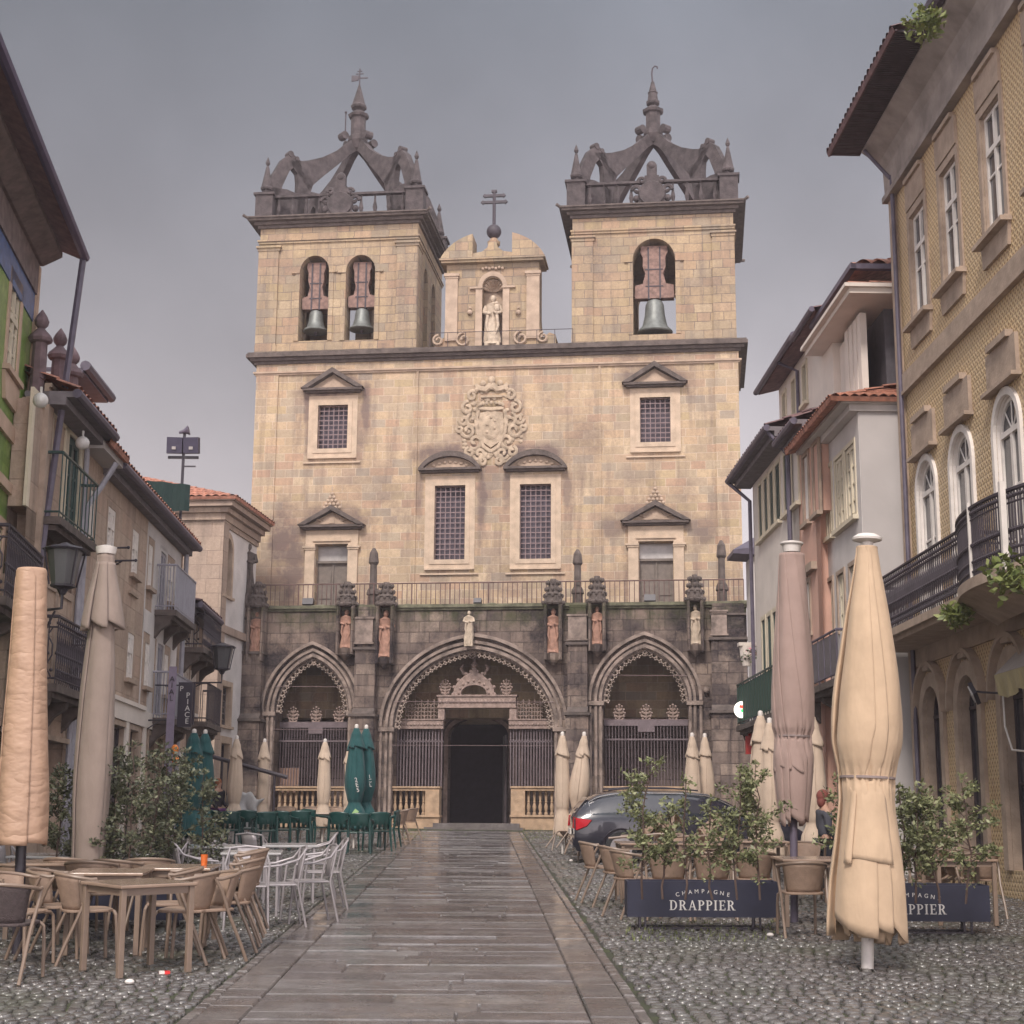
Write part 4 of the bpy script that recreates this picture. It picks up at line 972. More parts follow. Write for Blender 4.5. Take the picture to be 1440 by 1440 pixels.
# gothic screen inside the arches
yS = .62
def rS(l, t, r, b): return CF.rect(l, t, r, b, yS)
M['bars'] = plain('grey iron bars', (.15,.115,.125), .6, .2)
scr = MB(); fine = MB(); bars = MB()
def lace(mb, x0, x1, z0, z1, n):
    """row of little openwork pinnacles"""
    w_ = (x1-x0)/n
    for k in range(n):
        c = x0+w_*(k+.5); h = z1-z0
        mb.tube([(c, yS, z0), (c, yS, z1)], .014, 5); mb.sphere((c, yS, z1), .028, 5)
        for j in range(4):
            zz = z0+h*(.15+.2*j); mb.tube([(c-w_*.42, yS, zz), (c, yS, zz+h*.1), (c+w_*.42, yS, zz)], .012, 4)
            mb.sphere((c-w_*.3, yS, zz+.03), .02, 4); mb.sphere((c+w_*.3, yS, zz+.03), .02, 4)
        mb.tube([(c-w_*.5, yS, z0), (c-w_*.5, yS, z0+h*.8)], .016, 5)
def leaf_finial(mb, c, z, h):
    mb.tube([(c, yS, z), (c, yS, z+h)], [.03,.015], 5); mb.sphere((c, yS, z+h), .04, 5)
    for j, (dz, w_) in enumerate(((.3,.13), (.5,.17), (.7,.14), (.88,.08))):
        for s in (-1, 1):
            mb.tube([(c, yS, z+h*(dz-.2)), (c+s*w_*.8, yS, z+h*(dz-.12)), (c+s*w_, yS, z+h*(dz+.02))], [.03,.035,.02], 5)
            mb.sphere((c+s*w_, yS-.02, z+h*(dz+.04)), .035, 5)
x0, x1, z0_, z1_ = rS(617, 980, 726, 994); scr.box(x0, x1, yS-.14, yS+.14, z0_, z1_); scr.box(x0-.04, x1+.04, yS-.18, yS+.18, z1_, z1_+.05); scr.box(x0-.02, x1+.02, yS-.17, yS+.17, z0_-.04, z0_)
n = 22
for k in range(n): fine.sphere((x0+(x1-x0)*(k+.5)/n, yS-.15, (z0_+z1_)/2), .05, 5, (1.2,.6,1.1))
zlint = z0_
for l, r in ((558, 624), (716, 778)):
    a0, a1, c0, c1 = rS(l, 1013, r, 1025); scr.box(a0, a1, yS-.12, yS+.12, c0, c1); scr.box(a0-.02, a1+.02, yS-.15, yS+.15, c1, c1+.04)
    for k in range(14): fine.sphere((a0+(a1-a0)*(k+.5)/14, yS-.13, (c0+c1)/2), .045, 5, (1.1,.6,1))
    la0, la1, lc0, lc1 = rS(l+12 if l < 600 else l+8, 985, r-9 if l < 600 else r-14, 1011); lace(fine, la0, la1, lc0-.02, lc1, 5)
    e0 = x0 if l < 600 else a0; side = rS(617, 994, 626, 1013) if l < 600 else rS(717, 994, 727, 1013)
    scr.box(side[0], side[1], yS-.13, yS+.13, c1+.03, zlint-.03)
    n = 15
    for k in range(n):
        xx = a0+.05+(a1-a0-.1)*k/(n-1); zb_ = Zp(1108, 590)
        bars.tube([(xx, yS, zb_), (xx, yS, c0)], .024, 6); bars.sphere((xx, yS, c0-.35), .04, 5)
    bars.box(a0, a1, yS-.02, yS+.02, c0-.4, c0-.36); bars.build('iron_bars', M['bars'], porch); bars = MB(); fine.build('screen_tracery', M['carved'], porch, smooth=True); fine = MB()
for px in (626, 712): leaf_finial(fine, CF.uv(px, 980, yS)[0], CF.uv(px, 980, yS)[1]+.04, .47); fine.build('finial', M['carved'], porch, smooth=True); fine = MB()
# ogee tympanum over the lintel
tx0, tx1, tz0, tz1 = rS(638, 938, 696, 978); tc_ = (tx0+tx1)/2; hw = (tx1-tx0)/2; H = tz1-tz0
og = [(0, 0), (.02, .25), (.12, .5), (.3, .72), (.42, .8), (.47, 1.0)]
outl = [(tx0+u*2*hw, tz0+v*H) for u, v in og] + [(tx1-u*2*hw, tz0+v*H) for u, v in og[::-1]]
hole = arch_open(tc_-hw*.62, tc_+hw*.62, tz0+.02, tz0+.05, tz0+H*.36, 8)
scr.slab(outl, [hole], yS-.1, yS+.1)
for u, v in og:
    for s in (-1, 1): scr.sphere((tc_+s*(.5-u)*2*hw, yS-.06, tz0+v*H+.03), .06, 5)
for k in range(9):
    a = math.pi*k/8; scr.sphere((tc_+hw*.72*math.cos(a), yS-.1, tz0+.06+H*.44*math.sin(a)), .045, 5)
fine.tube([(tc_, yS, tz1), (tc_, yS, tz1+.42)], .035, 6); fine.tube([(tc_-.16, yS, tz1+.27), (tc_+.16, yS, tz1+.27)], .03, 6); fine.sphere((tc_, yS, tz1+.08), .08, 6)
for s in (-1, 1):
    scr.tube([(tc_+s*.3, yS, tz0+H*.72), (tc_+s*.42, yS, tz0+H*.95), (tc_+s*.34, yS, tz0+H*1.1)], [.05,.06,.03], 6)
fine.build('screen_cross', M['carved'], porch, smooth=True); fine = MB()
# side arches: lighter iron lace with three finials
for (a, s, ptd), (l, r, yr, yc_) in zip((arches[0], arches[2]), ((385, 488, 1016, 1010), (848, 968, 1013, 1008))):
    a0, a1 = a[0], a[1]; zr_ = Zp(yr, (l+r)/2)
    bars.box(a0, a1, yS-.03, yS+.03, zr_-.12, zr_+.06); bars.box(a0, a1, yS-.03, yS+.03, zr_-.55, zr_-.5)
    for k in range(26): xx = a0+(a1-a0)*(k+.5)/26; bars.tube([(xx, yS, Zp(1108, 590)), (xx, yS, zr_)], .014, 5)
    bars.box(a0+(a1-a0)*.4, a0+(a1-a0)*.6, yS-.035, yS+.02, zr_-.3, zr_-.121); bars.build('iron_bars', M['bars'], porch); bars = MB()
    for u in (.18, .5, .82): leaf_finial(fine, a0+(a1-a0)*u, zr_-.02, .52); fine.build('finial', M['carved'], porch, smooth=True); fine = MB()
scr.build('portal_screen', M['carved'], porch)
# thin pigeon wires
for a, s, ptd in arches:
    wr = MB(); z1 = s+.75; wr.tube([(a[0]-.1, -.06, z1), (a[1]+.1, -.06, z1-.03)], .008, 4); wr.tube([(a[0]-.1, -.06, s-.55), (a[1]+.1, -.06, s-.57)], .007, 4)
    wr.build('pigeon_wire', M['lattice'], porch)
# balustrades at the foot of the arches
for l, r in ((541, 617), (718, 779), (386, 488), (848, 968)):
    x0, x1, z0_, z1_ = CF.rect(l, 1108, r, 1146, -.02); yb = .25
    c = MB(); c.box(x0, x1, yb-.2, yb+.2, z1_-.08, z1_); c.box(x0-.02, x1+.02, yb-.24, yb+.24, z1_-.0, z1_+.05); c.box(x0, x1, yb-.2, yb+.2, cz0-.3, z0_)
    c.box(x0-.03, x1+.03, yb-.25, yb+.22, z0_-.06, z0_)
    pe = (x1-.42, x1) if l < 600 and r > 600 else (x0, x0+.42) if l == 718 else None
    if pe: c.box(pe[0], pe[1], yb-.22, yb+.22, z0_, z1_-.08)
    b = c.build('balustrade', M['baluster'], porch)
    q0, q1 = (x0, x1-.42) if pe and pe[0] > x0+.1 else (x0+.42, x1) if pe else (x0, x1)
    n = int((q1-q0)/.165); h = z1_-.08-z0_
    bb = MB()
    for k in range(n):
        bb.lathe([(0, .06), (h*.08, .06), (h*.12, .035), (h*.35, .062), (h*.5, .03), (h*.54, .045), (h*.6, .03), (h*.8, .05), (h*.92, .035), (h, .06)], (q0+(q1-q0)*(k+.5)/n, yb, z0_), 8)
    bb.build('baluster', M['baluster'], b, smooth=True)
# steps
sx0, sx1 = P(600, 1160)[0], P(738, 1160)[0]
mb = MB(); mb.box(sx0, sx1, -.5, .9, cz0-.3, cz0+.03); mb.box(sx0+.2, sx1-.15, -.1, .9, cz0+.03, cz0+.15)
mb.build('step', M['strip'], porch)
# carved wooden notice board leaning in the left arch
mb = MB(); x0, x1, z0_, z1_ = CF.rect(390, 1080, 421, 1108, .7); mb.box(x0, x1, .66, .72, z0_-.6, z1_); mb.build('notice_board', plain('brown board', (.24,.15,.11), .8), porch)
# lamp glow under the lintel
# ================================================================== houses
def side_frame(v, px, D, left=True):
    """vertical wall whose ground line runs towards picture column v at the horizon; passes column px at depth D"""
    p = Vector(((px-720)/F*D*1.0, D, 0))
    d = ray(v, 1170); d = Vector((d.x, d.y, 0)).normalized()
    if not left: d = -d
    return Frame((p.x, p.y, 0), math.atan2(d.y, d.x))
def house(name, label, fr, cat='house', y=0.):
    o = empty(name, label, cat, (fr.o.x, fr.o.y, 0), fr.a); return o
def roundtop(r, k=.5): x0, x1, z0, z1 = r; return arch_open(x0, x1, z0, z1-(x1-x0)*k, z1, 8)
def wallslab(fr, root, x0, x1, z0, z1, rects, mat, y=0., depth=6., name='wall', arched=(), t=.28, body=True):
    hs = []
    for i, r in enumerate(rects): hs.append(roundtop(r, .5) if i in arched else [(r[0],r[2]),(r[1],r[2]),(r[1],r[3]),(r[0],r[3])])
    m = MB().slab([(x0,z0),(x1,z0),(x1,z1),(x0,z1)], hs, y, y+t)
    if body:
        m.box(x0, x0+.15, y+t, y+depth, z0, z1-.01); m.box(x1-.15, x1, y+t, y+depth, z0, z1-.01); m.box(x0+.15, x1-.15, y+depth-.2, y+depth, z0, z1-.01)
    w = m.build(name, mat, root)
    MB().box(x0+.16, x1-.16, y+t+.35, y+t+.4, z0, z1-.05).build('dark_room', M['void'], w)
    return w
def sash(root, r, mat, nx=2, nz=3, y=0., inset=.14, fw=.05, sur=None, sw=.14, arch=False, sill=True, transom=None, pane='glass', name='window', mun=.018, proj=.03, kind=None):
    x0, x1, z0, z1 = r; m = MB(); ya_, yb_ = y+inset, y+inset+.05
    if arch:
        zs = z1-(x1-x0)*.5; arch_band(m, x0+fw, x1-fw, zs, z1-fw, 0, fw-.002, ya_, yb_, z0, n=8); m.box(x0+fw, x1-fw, ya_, yb_, z0, z0+fw)
        m.box(x0+fw, x1-fw, ya_-.02, yb_, zs-fw/2, zs+fw/2); zt_ = zs-fw/2
        cx = (x0+x1)/2
        for a in (50, 90, 130): m.tube([(cx, ya_+.02, zs), (cx+math.cos(R(a))*(x1-x0)*.46, ya_+.02, zs+math.sin(R(a))*(x1-x0)*.46)], mun*.8, 4)
    else:
        m.box(x0, x0+fw, ya_, yb_, z0, z1); m.box(x1-fw, x1, ya_, yb_, z0, z1); m.box(x0+fw, x1-fw, ya_, yb_, z1-fw, z1); m.box(x0+fw, x1-fw, ya_, yb_, z0, z0+fw); zt_ = z1-fw
        if transom: zt2 = z0+(z1-z0)*transom; m.box(x0+fw, x1-fw, ya_-.02, yb_, zt2-fw*.6, zt2+fw*.6)
    cx = (x0+x1)/2; m.box(cx-fw*.55, cx+fw*.55, ya_-.012, yb_, z0+fw, zt_)
    for i in range(1, nz): zz = z0+(zt_-z0)*i/nz; m.box(x0+fw, x1-fw, ya_+.008, yb_-.01, zz-mun, zz+mun)
    if nx > 2:
        for xx in ((x0+cx)/2, (x1+cx)/2): m.box(xx-mun, xx+mun, ya_+.008, yb_-.01, z0+fw, zt_)
    w = m.build(name, mat, root)
    MB().box(x0+.01, x1-.01, ya_+.03, ya_+.04, z0+.01, (z1-.01) if not arch else z1-(x1-x0)*.12).build('pane', M[pane], w)
    if inset > .03:
        l = MB(); l.box(x0+.001, x0+.012, y+.004, ya_, z0, (z1-.001) if not arch else zs); l.box(x1-.012, x1-.001, y+.004, ya_, z0, (z1-.001) if not arch else zs)
        if arch: arch_band(l, x0+.012, x1-.012, zs, z1-.014, 0, .011, y+.004, ya_, n=8)
        else: l.box(x0+.012, x1-.012, y+.004, ya_, z1-.012, z1-.001)
        l.build('reveal', sur or mat, w)
    if sur:
        s = MB()
        if arch: arch_band(s, x0, x1, z1-(x1-x0)*.5, z1, .0, sw, y-proj, y+.02, z0, n=8)
        else:
            s.box(x0-sw, x0, y-proj, y+.02, z0-.02, z1+sw); s.box(x1, x1+sw, y-proj, y+.02, z0-.02, z1+sw); s.box(x0, x1, y-proj, y+.02, z1, z1+sw)
        if sill: s.box(x0-sw-.04, x1+sw+.04, y-.1, y+inset, z0-.1, z0-.021)
        s.build('surround', sur, w)
    return w
def iron_balcony(root, x0, x1, z, h, y, proj, sp=.11, mat=None, slab='dark_stone', ornate=False, name='balcony', brackets=True):
    mat = mat or M['black']; s = MB(); s.box(x0, x1, y-proj-.04, y+.01, z-.12, z); s.box(x0+.06, x1-.06, y-proj+.04, y+.01, z-.2, z-.12)
    if brackets:
        n = max(2, int((x1-x0)/1.2)+1)
        for k in range(n):
            xx = x0+.15+(x1-x0-.3)*k/(n-1); s.xprism([(y+.01, z-.2), (y-proj*.8, z-.2), (y-proj*.75, z-.3), (y-proj*.3, z-.42), (y+.01, z-.62)], xx-.09, xx+.09)
    b = s.build(name, M[slab] if isinstance(slab, str) else slab, root)
    r = MB(); P_ = [(x0+.03, y), (x0+.03, y-proj), (x1-.03, y-proj), (x1-.03, y)]
    for (ax, ay), (bx, by) in zip(P_[:-1], P_[1:]):
        r.tube([(ax, ay, z+h), (bx, by, z+h)], .026, 6); r.tube([(ax, ay, z+.08), (bx, by, z+.08)], .016, 6)
        if ornate: r.tube([(ax, ay, z+h-.16), (bx, by, z+h-.16)], .014, 6)
        L = math.hypot(bx-ax, by-ay); n = max(1, int(L/sp))
        for k in range(n+1):
            u = k/n; X, Y = ax+(bx-ax)*u, ay+(by-ay)*u; r.tube([(X, Y, z), (X, Y, z+h)], .011, 5)
            if ornate:
                r.sphere((X, Y, z+h*.45), .03, 4); r.sphere((X, Y, z+h*.9), .028, 4)
                if k < n:
                    X2, Y2 = ax+(bx-ax)*(u+.5/n), ay+(by-ay)*(u+.5/n)
                    r.tube([(X, Y, z+h*.3), (X2, Y2, z+h*.42), (X2, Y2, z+h*.58), (X, Y, z+h*.7)], .013, 5); r.tube([(X2, Y2, z+.1), (X, Y, z+h*.22)], .012, 5); r.tube([(X2, Y2, z+h*.85), (X, Y, z+h*.74)], .012, 5); r.sphere((X2, Y2, z+h*.2), .028, 4)
    r.build('railing', mat, b); return b
def eave(root, x0, x1, z, over, y=0., drop=.0, mat='soffit', gut='gutter', th=.09):
    m = MB(); m.box(x0, x1, y-over, y+.3, z, z+th); m.box(x0, x1, y-over+.12, y+.02, z-.12, z)
    s = m.build('soffit', M[mat], root)
    g = MB(); g.tube([(x0, y-over-.04, z+.06), (x1, y-over-.04, z+.06)], .075, 8); g.build('gutter', M[gut], root); return s
def drain(root, pts, mat='pipe', r=.045):
    MB().tube(pts, r, 8).build('drain_pipe', M[mat], root)

ST = [(.53,.40,.31), (.47,.355,.28), (.58,.45,.35), (.41,.32,.26), (.52,.37,.285)]
M['house_stone'] = ashlar('brown granite house blocks', ST, .85, .42, (.30,.225,.18), .012, .4, (.16,.12,.10), streak=.5, flat=.2, bump=.45)
M['plaster'] = plain('aged white plaster', (.56,.52,.50), .9, .16, .25, 1.2)
M['plaster_grey'] = plain('grey side render', (.46,.43,.42), .9, .07, .15, 1.)
M['plaster_warm'] = plain('warm white plaster', (.68,.61,.55), .9, .10, .2, 1.2)
M['pink'] = plain('salmon plaster', (.60,.37,.29), .9, .12, .2, 1.4)

# ---------- right: yellow tiled house
YF = side_frame(670, 1293, 26.6, False)
def yr(l, t, r, b): return YF.rect(l, t, r, b, 0)
yh = house('tiled_house', 'tall house faced in yellow patterned tiles, on the right', YF)
def ytile():
    t = NT('yellow relief tiles'); wv = t.wallvec(); o = t.obj()
    s = t.n('ShaderNodeSeparateXYZ', {0: wv}); P_ = .115
    u = t.math('FRACT', t.math('DIVIDE', s.outputs[0], P_)); v0 = t.math('DIVIDE', s.outputs[1], P_); v = t.math('FRACT', v0)
    du = t.math('ABSOLUTE', t.math('SUBTRACT', u, .5)); dv = t.math('ABSOLUTE', t.math('SUBTRACT', v, .5))
    dia = t.math('ADD', du, dv)                       # diamond boss of every tile
    c = t.ramp(dia, [(0, (.25,.12,.06)), (.16, (.21,.105,.06)), (.27, (.54,.38,.20)), (.55, (.60,.45,.26)), (.80, (.40,.27,.15)), (.97, (.20,.12,.075))])
    big = t.noise(o, .35, 5, .6); c = t.mix(t.rng(big, .4, .7, 0, .45), c, (.47,.37,.25)); c = t.mix(t.rng(t.noise(o, 2.3, 6, .7), .56, .75, 0, .6), c, (.27,.15,.10))
    t.l(c, t.b.inputs['Base Color']); t.b.inputs['Roughness'].default_value = .5
    h = t.math('SUBTRACT', 1., t.math('ABSOLUTE', t.math('SUBTRACT', dia, .42))); t.l(t.bump(h, .8, .03), t.b.inputs['Normal']); return t.m
M['ytile'] = ytile(); M['ystone'] = plain('brownish dressed stone', (.36,.275,.215), .85, .2, .35, 4)
zE = YF.uv(1253, 236)[1]; xcor = YF.uv(1290, 1088)[0]; xfar = xcor+15.5
zbelt = YF.uv(1273, 552)[1]; zbal = 4.95; zgs = YF.uv(1303, 913)[1]
U = [yr(1283, 291, 1304, 449), yr(1325, 226, 1350, 395), yr(1382, 140, 1412, 325)]
dxu = U[2][0]-U[1][0]; U.append((U[2][0]+dxu, U[2][1]+dxu, U[2][2], U[2][3])); zu0 = sum(a[2] for a in U[:3])/3; zu1 = sum(a[3] for a in U[:3])/3
wu = sum(a[1]-a[0] for a in U[:3])/3
U = [((a[0]+a[1])/2-wu/2, (a[0]+a[1])/2+wu/2, zu0, zu1) for a in U]
Lw = [yr(1295, 648, 1318, 805), yr(1341, 604, 1371, 790), yr(1402, 548, 1440, 760)]
zl1 = sum(a[3] for a in Lw)/3; wl = sum(a[1]-a[0] for a in Lw)/3
Lc = [(a[0]+a[1])/2 for a in Lw]; Lc.append(Lc[2]+(Lc[2]-Lc[1])); Lw = [(c-wl/2, c+wl/2, zbal+.05, zl1) for c in Lc]
Gw = [yr(1304, 965, 1331, 1200), yr(1354, 948, 1384, 1200), yr(1414, 925, 1452, 1200)]
zg1 = sum(a[3] for a in Gw)/3; wg = .95; Gw = [((a[0]+a[1])/2-wg/2, (a[0]+a[1])/2+wg/2, .9+.3, zg1) for a in Gw]
Gw.append((Gw[2][0]+2.1, Gw[2][1]+2.1, .9, zg1))

allr = U+Lw+Gw
wallslab(YF, yh, xcor, xfar, -1, zE, allr, M['ytile'], arched=range(len(U), len(allr)), depth=8)
mb = MB()
mb.box(xcor-.03, xcor+.3, -.06, .25, -1, zE-.0); mb.box(xcor-.05, xcor+.0, -.04, 7.9, -1, zE)
mb.build('corner_pilaster', M['ystone'], yh)
mb = MB(); mb.box(xcor+.3, xfar, -.07, .02, zbelt-.02, zbelt+.3); mb.box(xcor+.3, xfar, -.1, .02, zbelt-.08, zbelt-.02); mb.box(xcor+.3, xfar, -.05, .02, zgs-.25, zgs+.1)
mb.build('belt_course', M['ystone'], yh)
for a in U:
    sash(yh, a, M['white_paint'], 2, 2, sur=M['ystone'], sw=.13, transom=.68, fw=.07, pane='glass', arch=False, inset=.05)
    m = MB(); m.box(a[0]-.1, a[1]+.1, -.05, .02, a[3]+.14, a[3]+.62); m.box(a[0]-.02, a[1]+.02, -.1, .02, a[3]+.62, a[3]+.70); m.build('window_hood', M['ystone'], yh)
    m = MB(); m.prism([(a[0]-.16, a[2]-.12), (a[1]+.16, a[2]-.12), (a[1]+.1, a[2]-.45), (a[0]-.1, a[2]-.45)][::-1], -.05, .02); m.box(a[0]-.2, a[1]+.2, -.17, .02, a[2]-.12, a[2]-.05)
    m.build('window_apron', M['ystone'], yh)
for a in Lw:
    sash(yh, a, M['white_paint'], 2, 3, sur=M['white_paint'], sw=.10, arch=True, fw=.08, sill=False, proj=.05, inset=.05)
    m = MB(); m.box(a[0]-.12, a[1]+.12, -.06, .02, a[3]+.18, a[3]+.75); m.box(a[0]+.08, a[1]-.08, -.12, .02, a[3]+.75, a[3]+.85); m.box(a[0]-.16, a[1]+.16, -.15, .02, a[3]+.12, a[3]+.18); m.build('window_panel', M['ystone'], yh)
for a in Gw:
    sash(yh, a, M['wood_dark'], 2, 2, sur=M['ystone'], sw=.2, arch=True, fw=.05, sill=False, proj=.06, inset=.13)
    m = MB(); arch_band(m, a[0], a[1], a[3]-wg*.5, a[3], .30, .36, -.14, .02, n=10); m.box((a[0]+a[1])/2-.16, (a[0]+a[1])/2+.16, -.12, .02, a[3]+.26, zgs-.25); m.build('hood_mould', M['ystone'], yh)
# wooden boarded cornice and big tiled overhang
mb = MB(); z = zE
mb.xprism([(.02, z-.55), (-.1, z-.5), (-.12, z-.05), (-.2, z+.12), (-.5, z+.34), (-.5, z+.42), (.02, z+.42)], xcor-.1, xfar)
mb.box(xcor-.1, xfar, -.16, .02, z-.66, z-.55); mb.build('cornice', plain('boarded cornice', (.29,.25,.23), .85, .3, .2, 2), yh)
tx1 = YF.uv(1256, 44, -1.08)[0]
tile_roof((xcor-.35, -1.08, z+.42), (tx1, -1.08, z+.42), (tx1, 1.0, z+1.25), (xcor-.35, 1.0, z+1.25), 'tiled_overhang', M['tile_dark'], yh, .2)
tile_roof((tx1, -.6, z+.62), (xfar, -.6, z+.62), (xfar, 1.0, z+1.3), (tx1, 1.0, z+1.3), 'upper_tiles', M['tile_dark'], yh, .2)
mb = MB(); mb.tube([(tx1+.1, -.62, z+.5), (xfar, -.62, z+.5)], .11, 8); mb.box(tx1, xfar, -.55, .0, z+.42, z+.58); mb.build('gutter', M['gutter'], yh)
mb = MB()
for k in range(70): mb.box(xcor-.3+k*(tx1-xcor+.3)/70, xcor-.3+k*(tx1-xcor+.3)/70+.03, -1.04, -.48, z+.37, z+.41)
mb.build('rafter', M['wood_dark'], yh)
drain(yh, [(xcor+.36, -.09, z-.3), (xcor+.36, -.09, zbelt), (xcor+.36, -.09, 1.)], 'gutter', .04)
mb = MB(); mb.tube([(xcor+.1, -.5, z+.3), (xcor+.36, -.12, z-.35)], .035, 6); mb.build('drain_pipe', M['gutter'], yh)
# long iron balcony : straight, then bowing out
bx = YF.uv(1352, 850, -.75)[0]
iron_balcony(yh, xcor-.05, bx, zbal, .92, 0, .75, .1, M['iron'], 'ystone', True, brackets=False)
mb = MB(); rl = MB(); pts = []
for k in range(19):
    u = k/18; a = math.pi*u; pts.append((bx+.02+(3.3)*u, -.75-.36*math.sin(a)**.7))
vs = []
for z_ in (zbal-.14, zbal+.0):
    vs += [(x, y, z_) for x, y in pts] + [(x, 0, z_) for x, y in pts]
n = 19; fs = []
for i in range(n-1): fs += [(i, i+1, n+i+1, n+i), (2*n+i, 3*n+i, 3*n+i+1, 2*n+i+1), (i, 2*n+i, 2*n+i+1, i+1)]
mb.add(vs, fs)
vs = [(x, y*.93, zbal-.14) for x, y in pts] + [(x, y*.35, zbal-.42) for x, y in pts]; mb.add(vs, [(i, i+1, n+i+1, n+i) for i in range(n-1)])
b2 = mb.build('bowed_balcony', M['ystone'], yh)
rl.tube([(x, y+.04, zbal+.92) for x, y in pts], .03, 6); rl.tube([(x, y+.04, zbal+.08) for x, y in pts], .02, 6); rl.tube([(x, y+.04, zbal+.76) for x, y in pts], .014, 6)
for i in range(n-1):
    for j in range(3):
        u = j/3; X = pts[i][0]+(pts[i+1][0]-pts[i][0])*u; Y = pts[i][1]+(pts[i+1][1]-pts[i][1])*u+.04
        rl.tube([(X, Y, zbal), (X, Y, zbal+.92)], .012, 5); rl.sphere((X, Y, zbal+.42), .034, 4); rl.sphere((X, Y, zbal+.84), .03, 4); rl.sphere((X, Y, zbal+.2), .028, 4)
rl.build('railing', M['iron'], b2)
iron_balcony(yh, bx+3.36, xfar, zbal, .92, 0, .75, .1, M['iron'], 'ystone', True, brackets=False)
for px in (1364, 1411):
    mb = MB(); x = YF.uv(px, 800, -1.1)[0]; w_ = .018 if px < 1400 else .035; mb.box(x-w_, x+w_, -1.1, -1.1+w_*2, zbal-.1, zbal+1.0); mb.build('balcony_post', M['white_paint'], yh)
mb = MB()                                 # plants growing from balcony edge
def leafclump(mb, c, r, n, s, rr, droop=0.):
    for k in range(n):
        v = Vector((rr.gauss(0,1), rr.gauss(0,1), rr.gauss(0,1))); v.normalize(); v *= r*rr.random()**.45
        p = Vector(c)+Vector((v.x, v.y, v.z*.8-droop*rr.random())); l = s*rr.uniform(.5, 1.55)
        a = Vector((rr.uniform(-1,1), rr.uniform(-1,1), rr.uniform(-.6,1))).normalized(); b = a.cross(Vector((rr.uniform(-1,1), rr.uniform(-1,1), rr.uniform(-1,1)))).normalized()
        q = [p, p+a*l*.5+b*l*.24, p+a*l, p+a*l*.5-b*l*.24]; mb.add(q, [(0,1,2,3)])
def leafmat(name, c1, c2, c3):
    t = NT(name); g = t.n('ShaderNodeNewGeometry'); c = t.ramp(g.outputs['Random Per Island'], [(0, c1), (.5, c2), (1, c3)])
    t.l(c, t.b.inputs['Base Color']); t.b.inputs['Roughness'].default_value = .5; t.b.inputs['Transmission Weight'].default_value = 0.
    t.b.inputs['Subsurface Weight'].default_value = 0.
    return t.m
M['leaf'] = leafmat('shrub leaves', (.085,.10,.045), (.15,.165,.075), (.26,.27,.135))
M['leaf_dark'] = leafmat('dark shrub leaves', (.055,.065,.04), (.095,.105,.06), (.17,.175,.10))
M['leaf_bright'] = leafmat('fresh leaves', (.09,.12,.03), (.15,.18,.05), (.22,.24,.08))
for k, (px, py, r_) in enumerate(((1420, 805, .3), (1345, 860, .2), (1300, 30, .32))):
    mb = MB(); yy = -.9 if k else -1.4
    x, z_ = YF.uv(px, py, yy if k < 2 else -.9); leafclump(mb, (0,0,0), r_, 330, .1, rnd, .1)
    o = mb.build('wall_plant', M['leaf_bright']); o.location = YF.world(x, yy, z_)
    tag(o, ('green tuft hanging from the bowed part of the iron balcony', 'small green tuft on the edge of the balcony slab, left of the bow', 'dark weeds growing in the roof gutter of the yellow tiled house')[k], 'plant', 'plants on the yellow tiled house')
# floodlight on the wall with its cable
x, z_ = YF.uv(1370, 975, -.35); o = empty('floodlight', 'small tilted floodlight on an arm before a ground floor arch of the tiled house', 'floodlight', YF.world(x, 0, z_), YF.a, None)
m = MB(); m.obox((0, -.35, 0), .3, .06, .2, (R(25), R(35), 0)); m.build('lamp_housing', M['black'], o); m = MB(); m.obox((-.01, -.385, -.015), .24, .02, .14, (R(25), R(35), 0)); m.build('lamp_glass', M['glass_pale'], o)
m = MB(); m.tube([(.25, 0, -.02), (.2, -.3, 0), (.1, -.34, .02)], .015, 6); m.build('arm', M['black'], o)
m = MB(); m.tube([(.25, -.02, -.03), (.5, -.1, -.5), (.9, -.15, -.85), (1.5, -.1, -.9), (2.4, -.05, -.6)], .014, 6); m.build('cable', M['white_paint'], o)
# folded awning
x, z_ = YF.uv(1408, 962, -.3); o = empty('awning', 'folded yellowish awning with a sagging valance at the right edge', 'awning', YF.world(x, 0, z_), YF.a)
m = MB(); m.add([(0, 0, .5), (0, -.38, .12), (2.6, -.38, .12), (2.6, 0, .5)], [(0,1,2,3)]); m.build('canopy', fabric('grey awning cloth', (.33,.29,.27)), o, solid=.02)
m = MB(); n = 24; vs = []
for i in range(n+1):
    u = i/n; vs += [(2.6*u, -.39, .12), (2.6*u, -.35-.03*math.sin(u*40), -.12-.1*abs(math.sin(u*9)))]
m.add(vs, [(2*i, 2*i+1, 2*i+3, 2*i+2) for i in range(n)]); m.build('valance', fabric('yellow valance cloth', (.38,.32,.18)), o, solid=.01)

# ---------- right: white house standing forward of the tiled one
WF = side_frame(670, 1222, 27.2, False)
wh = house('white_house', 'white house with a blank grey side wall, orange tiled eave and roof loggia', WF)
def wr_(l, t, r, b): return WF.rect(l, t, r, b, 0)
x1 = 0; x0 = WF.uv(1157, 1000)[0]; zeW = WF.uv(1215, 560)[1]
W3 = [wr_(1160+3, 660, 1171, 765), wr_(1176, 645, 1187, 742), wr_(1190, 620, 1203, 720)]
zz0 = sum(a[2] for a in W3)/3; zz1 = sum(a[3] for a in W3)/3; W3 = [(a[0], a[1], zz0, zz1) for a in W3]
W4 = [wr_(1166, 820, 1173, 900), wr_(1180, 806, 1189, 885), wr_(1197, 790, 1207, 880)]; zz0 = sum(a[2] for a in W4)/3; zz1 = sum(a[3] for a in W4)/3; W4 = [(a[0], a[1], zz0, zz1) for a in W4]
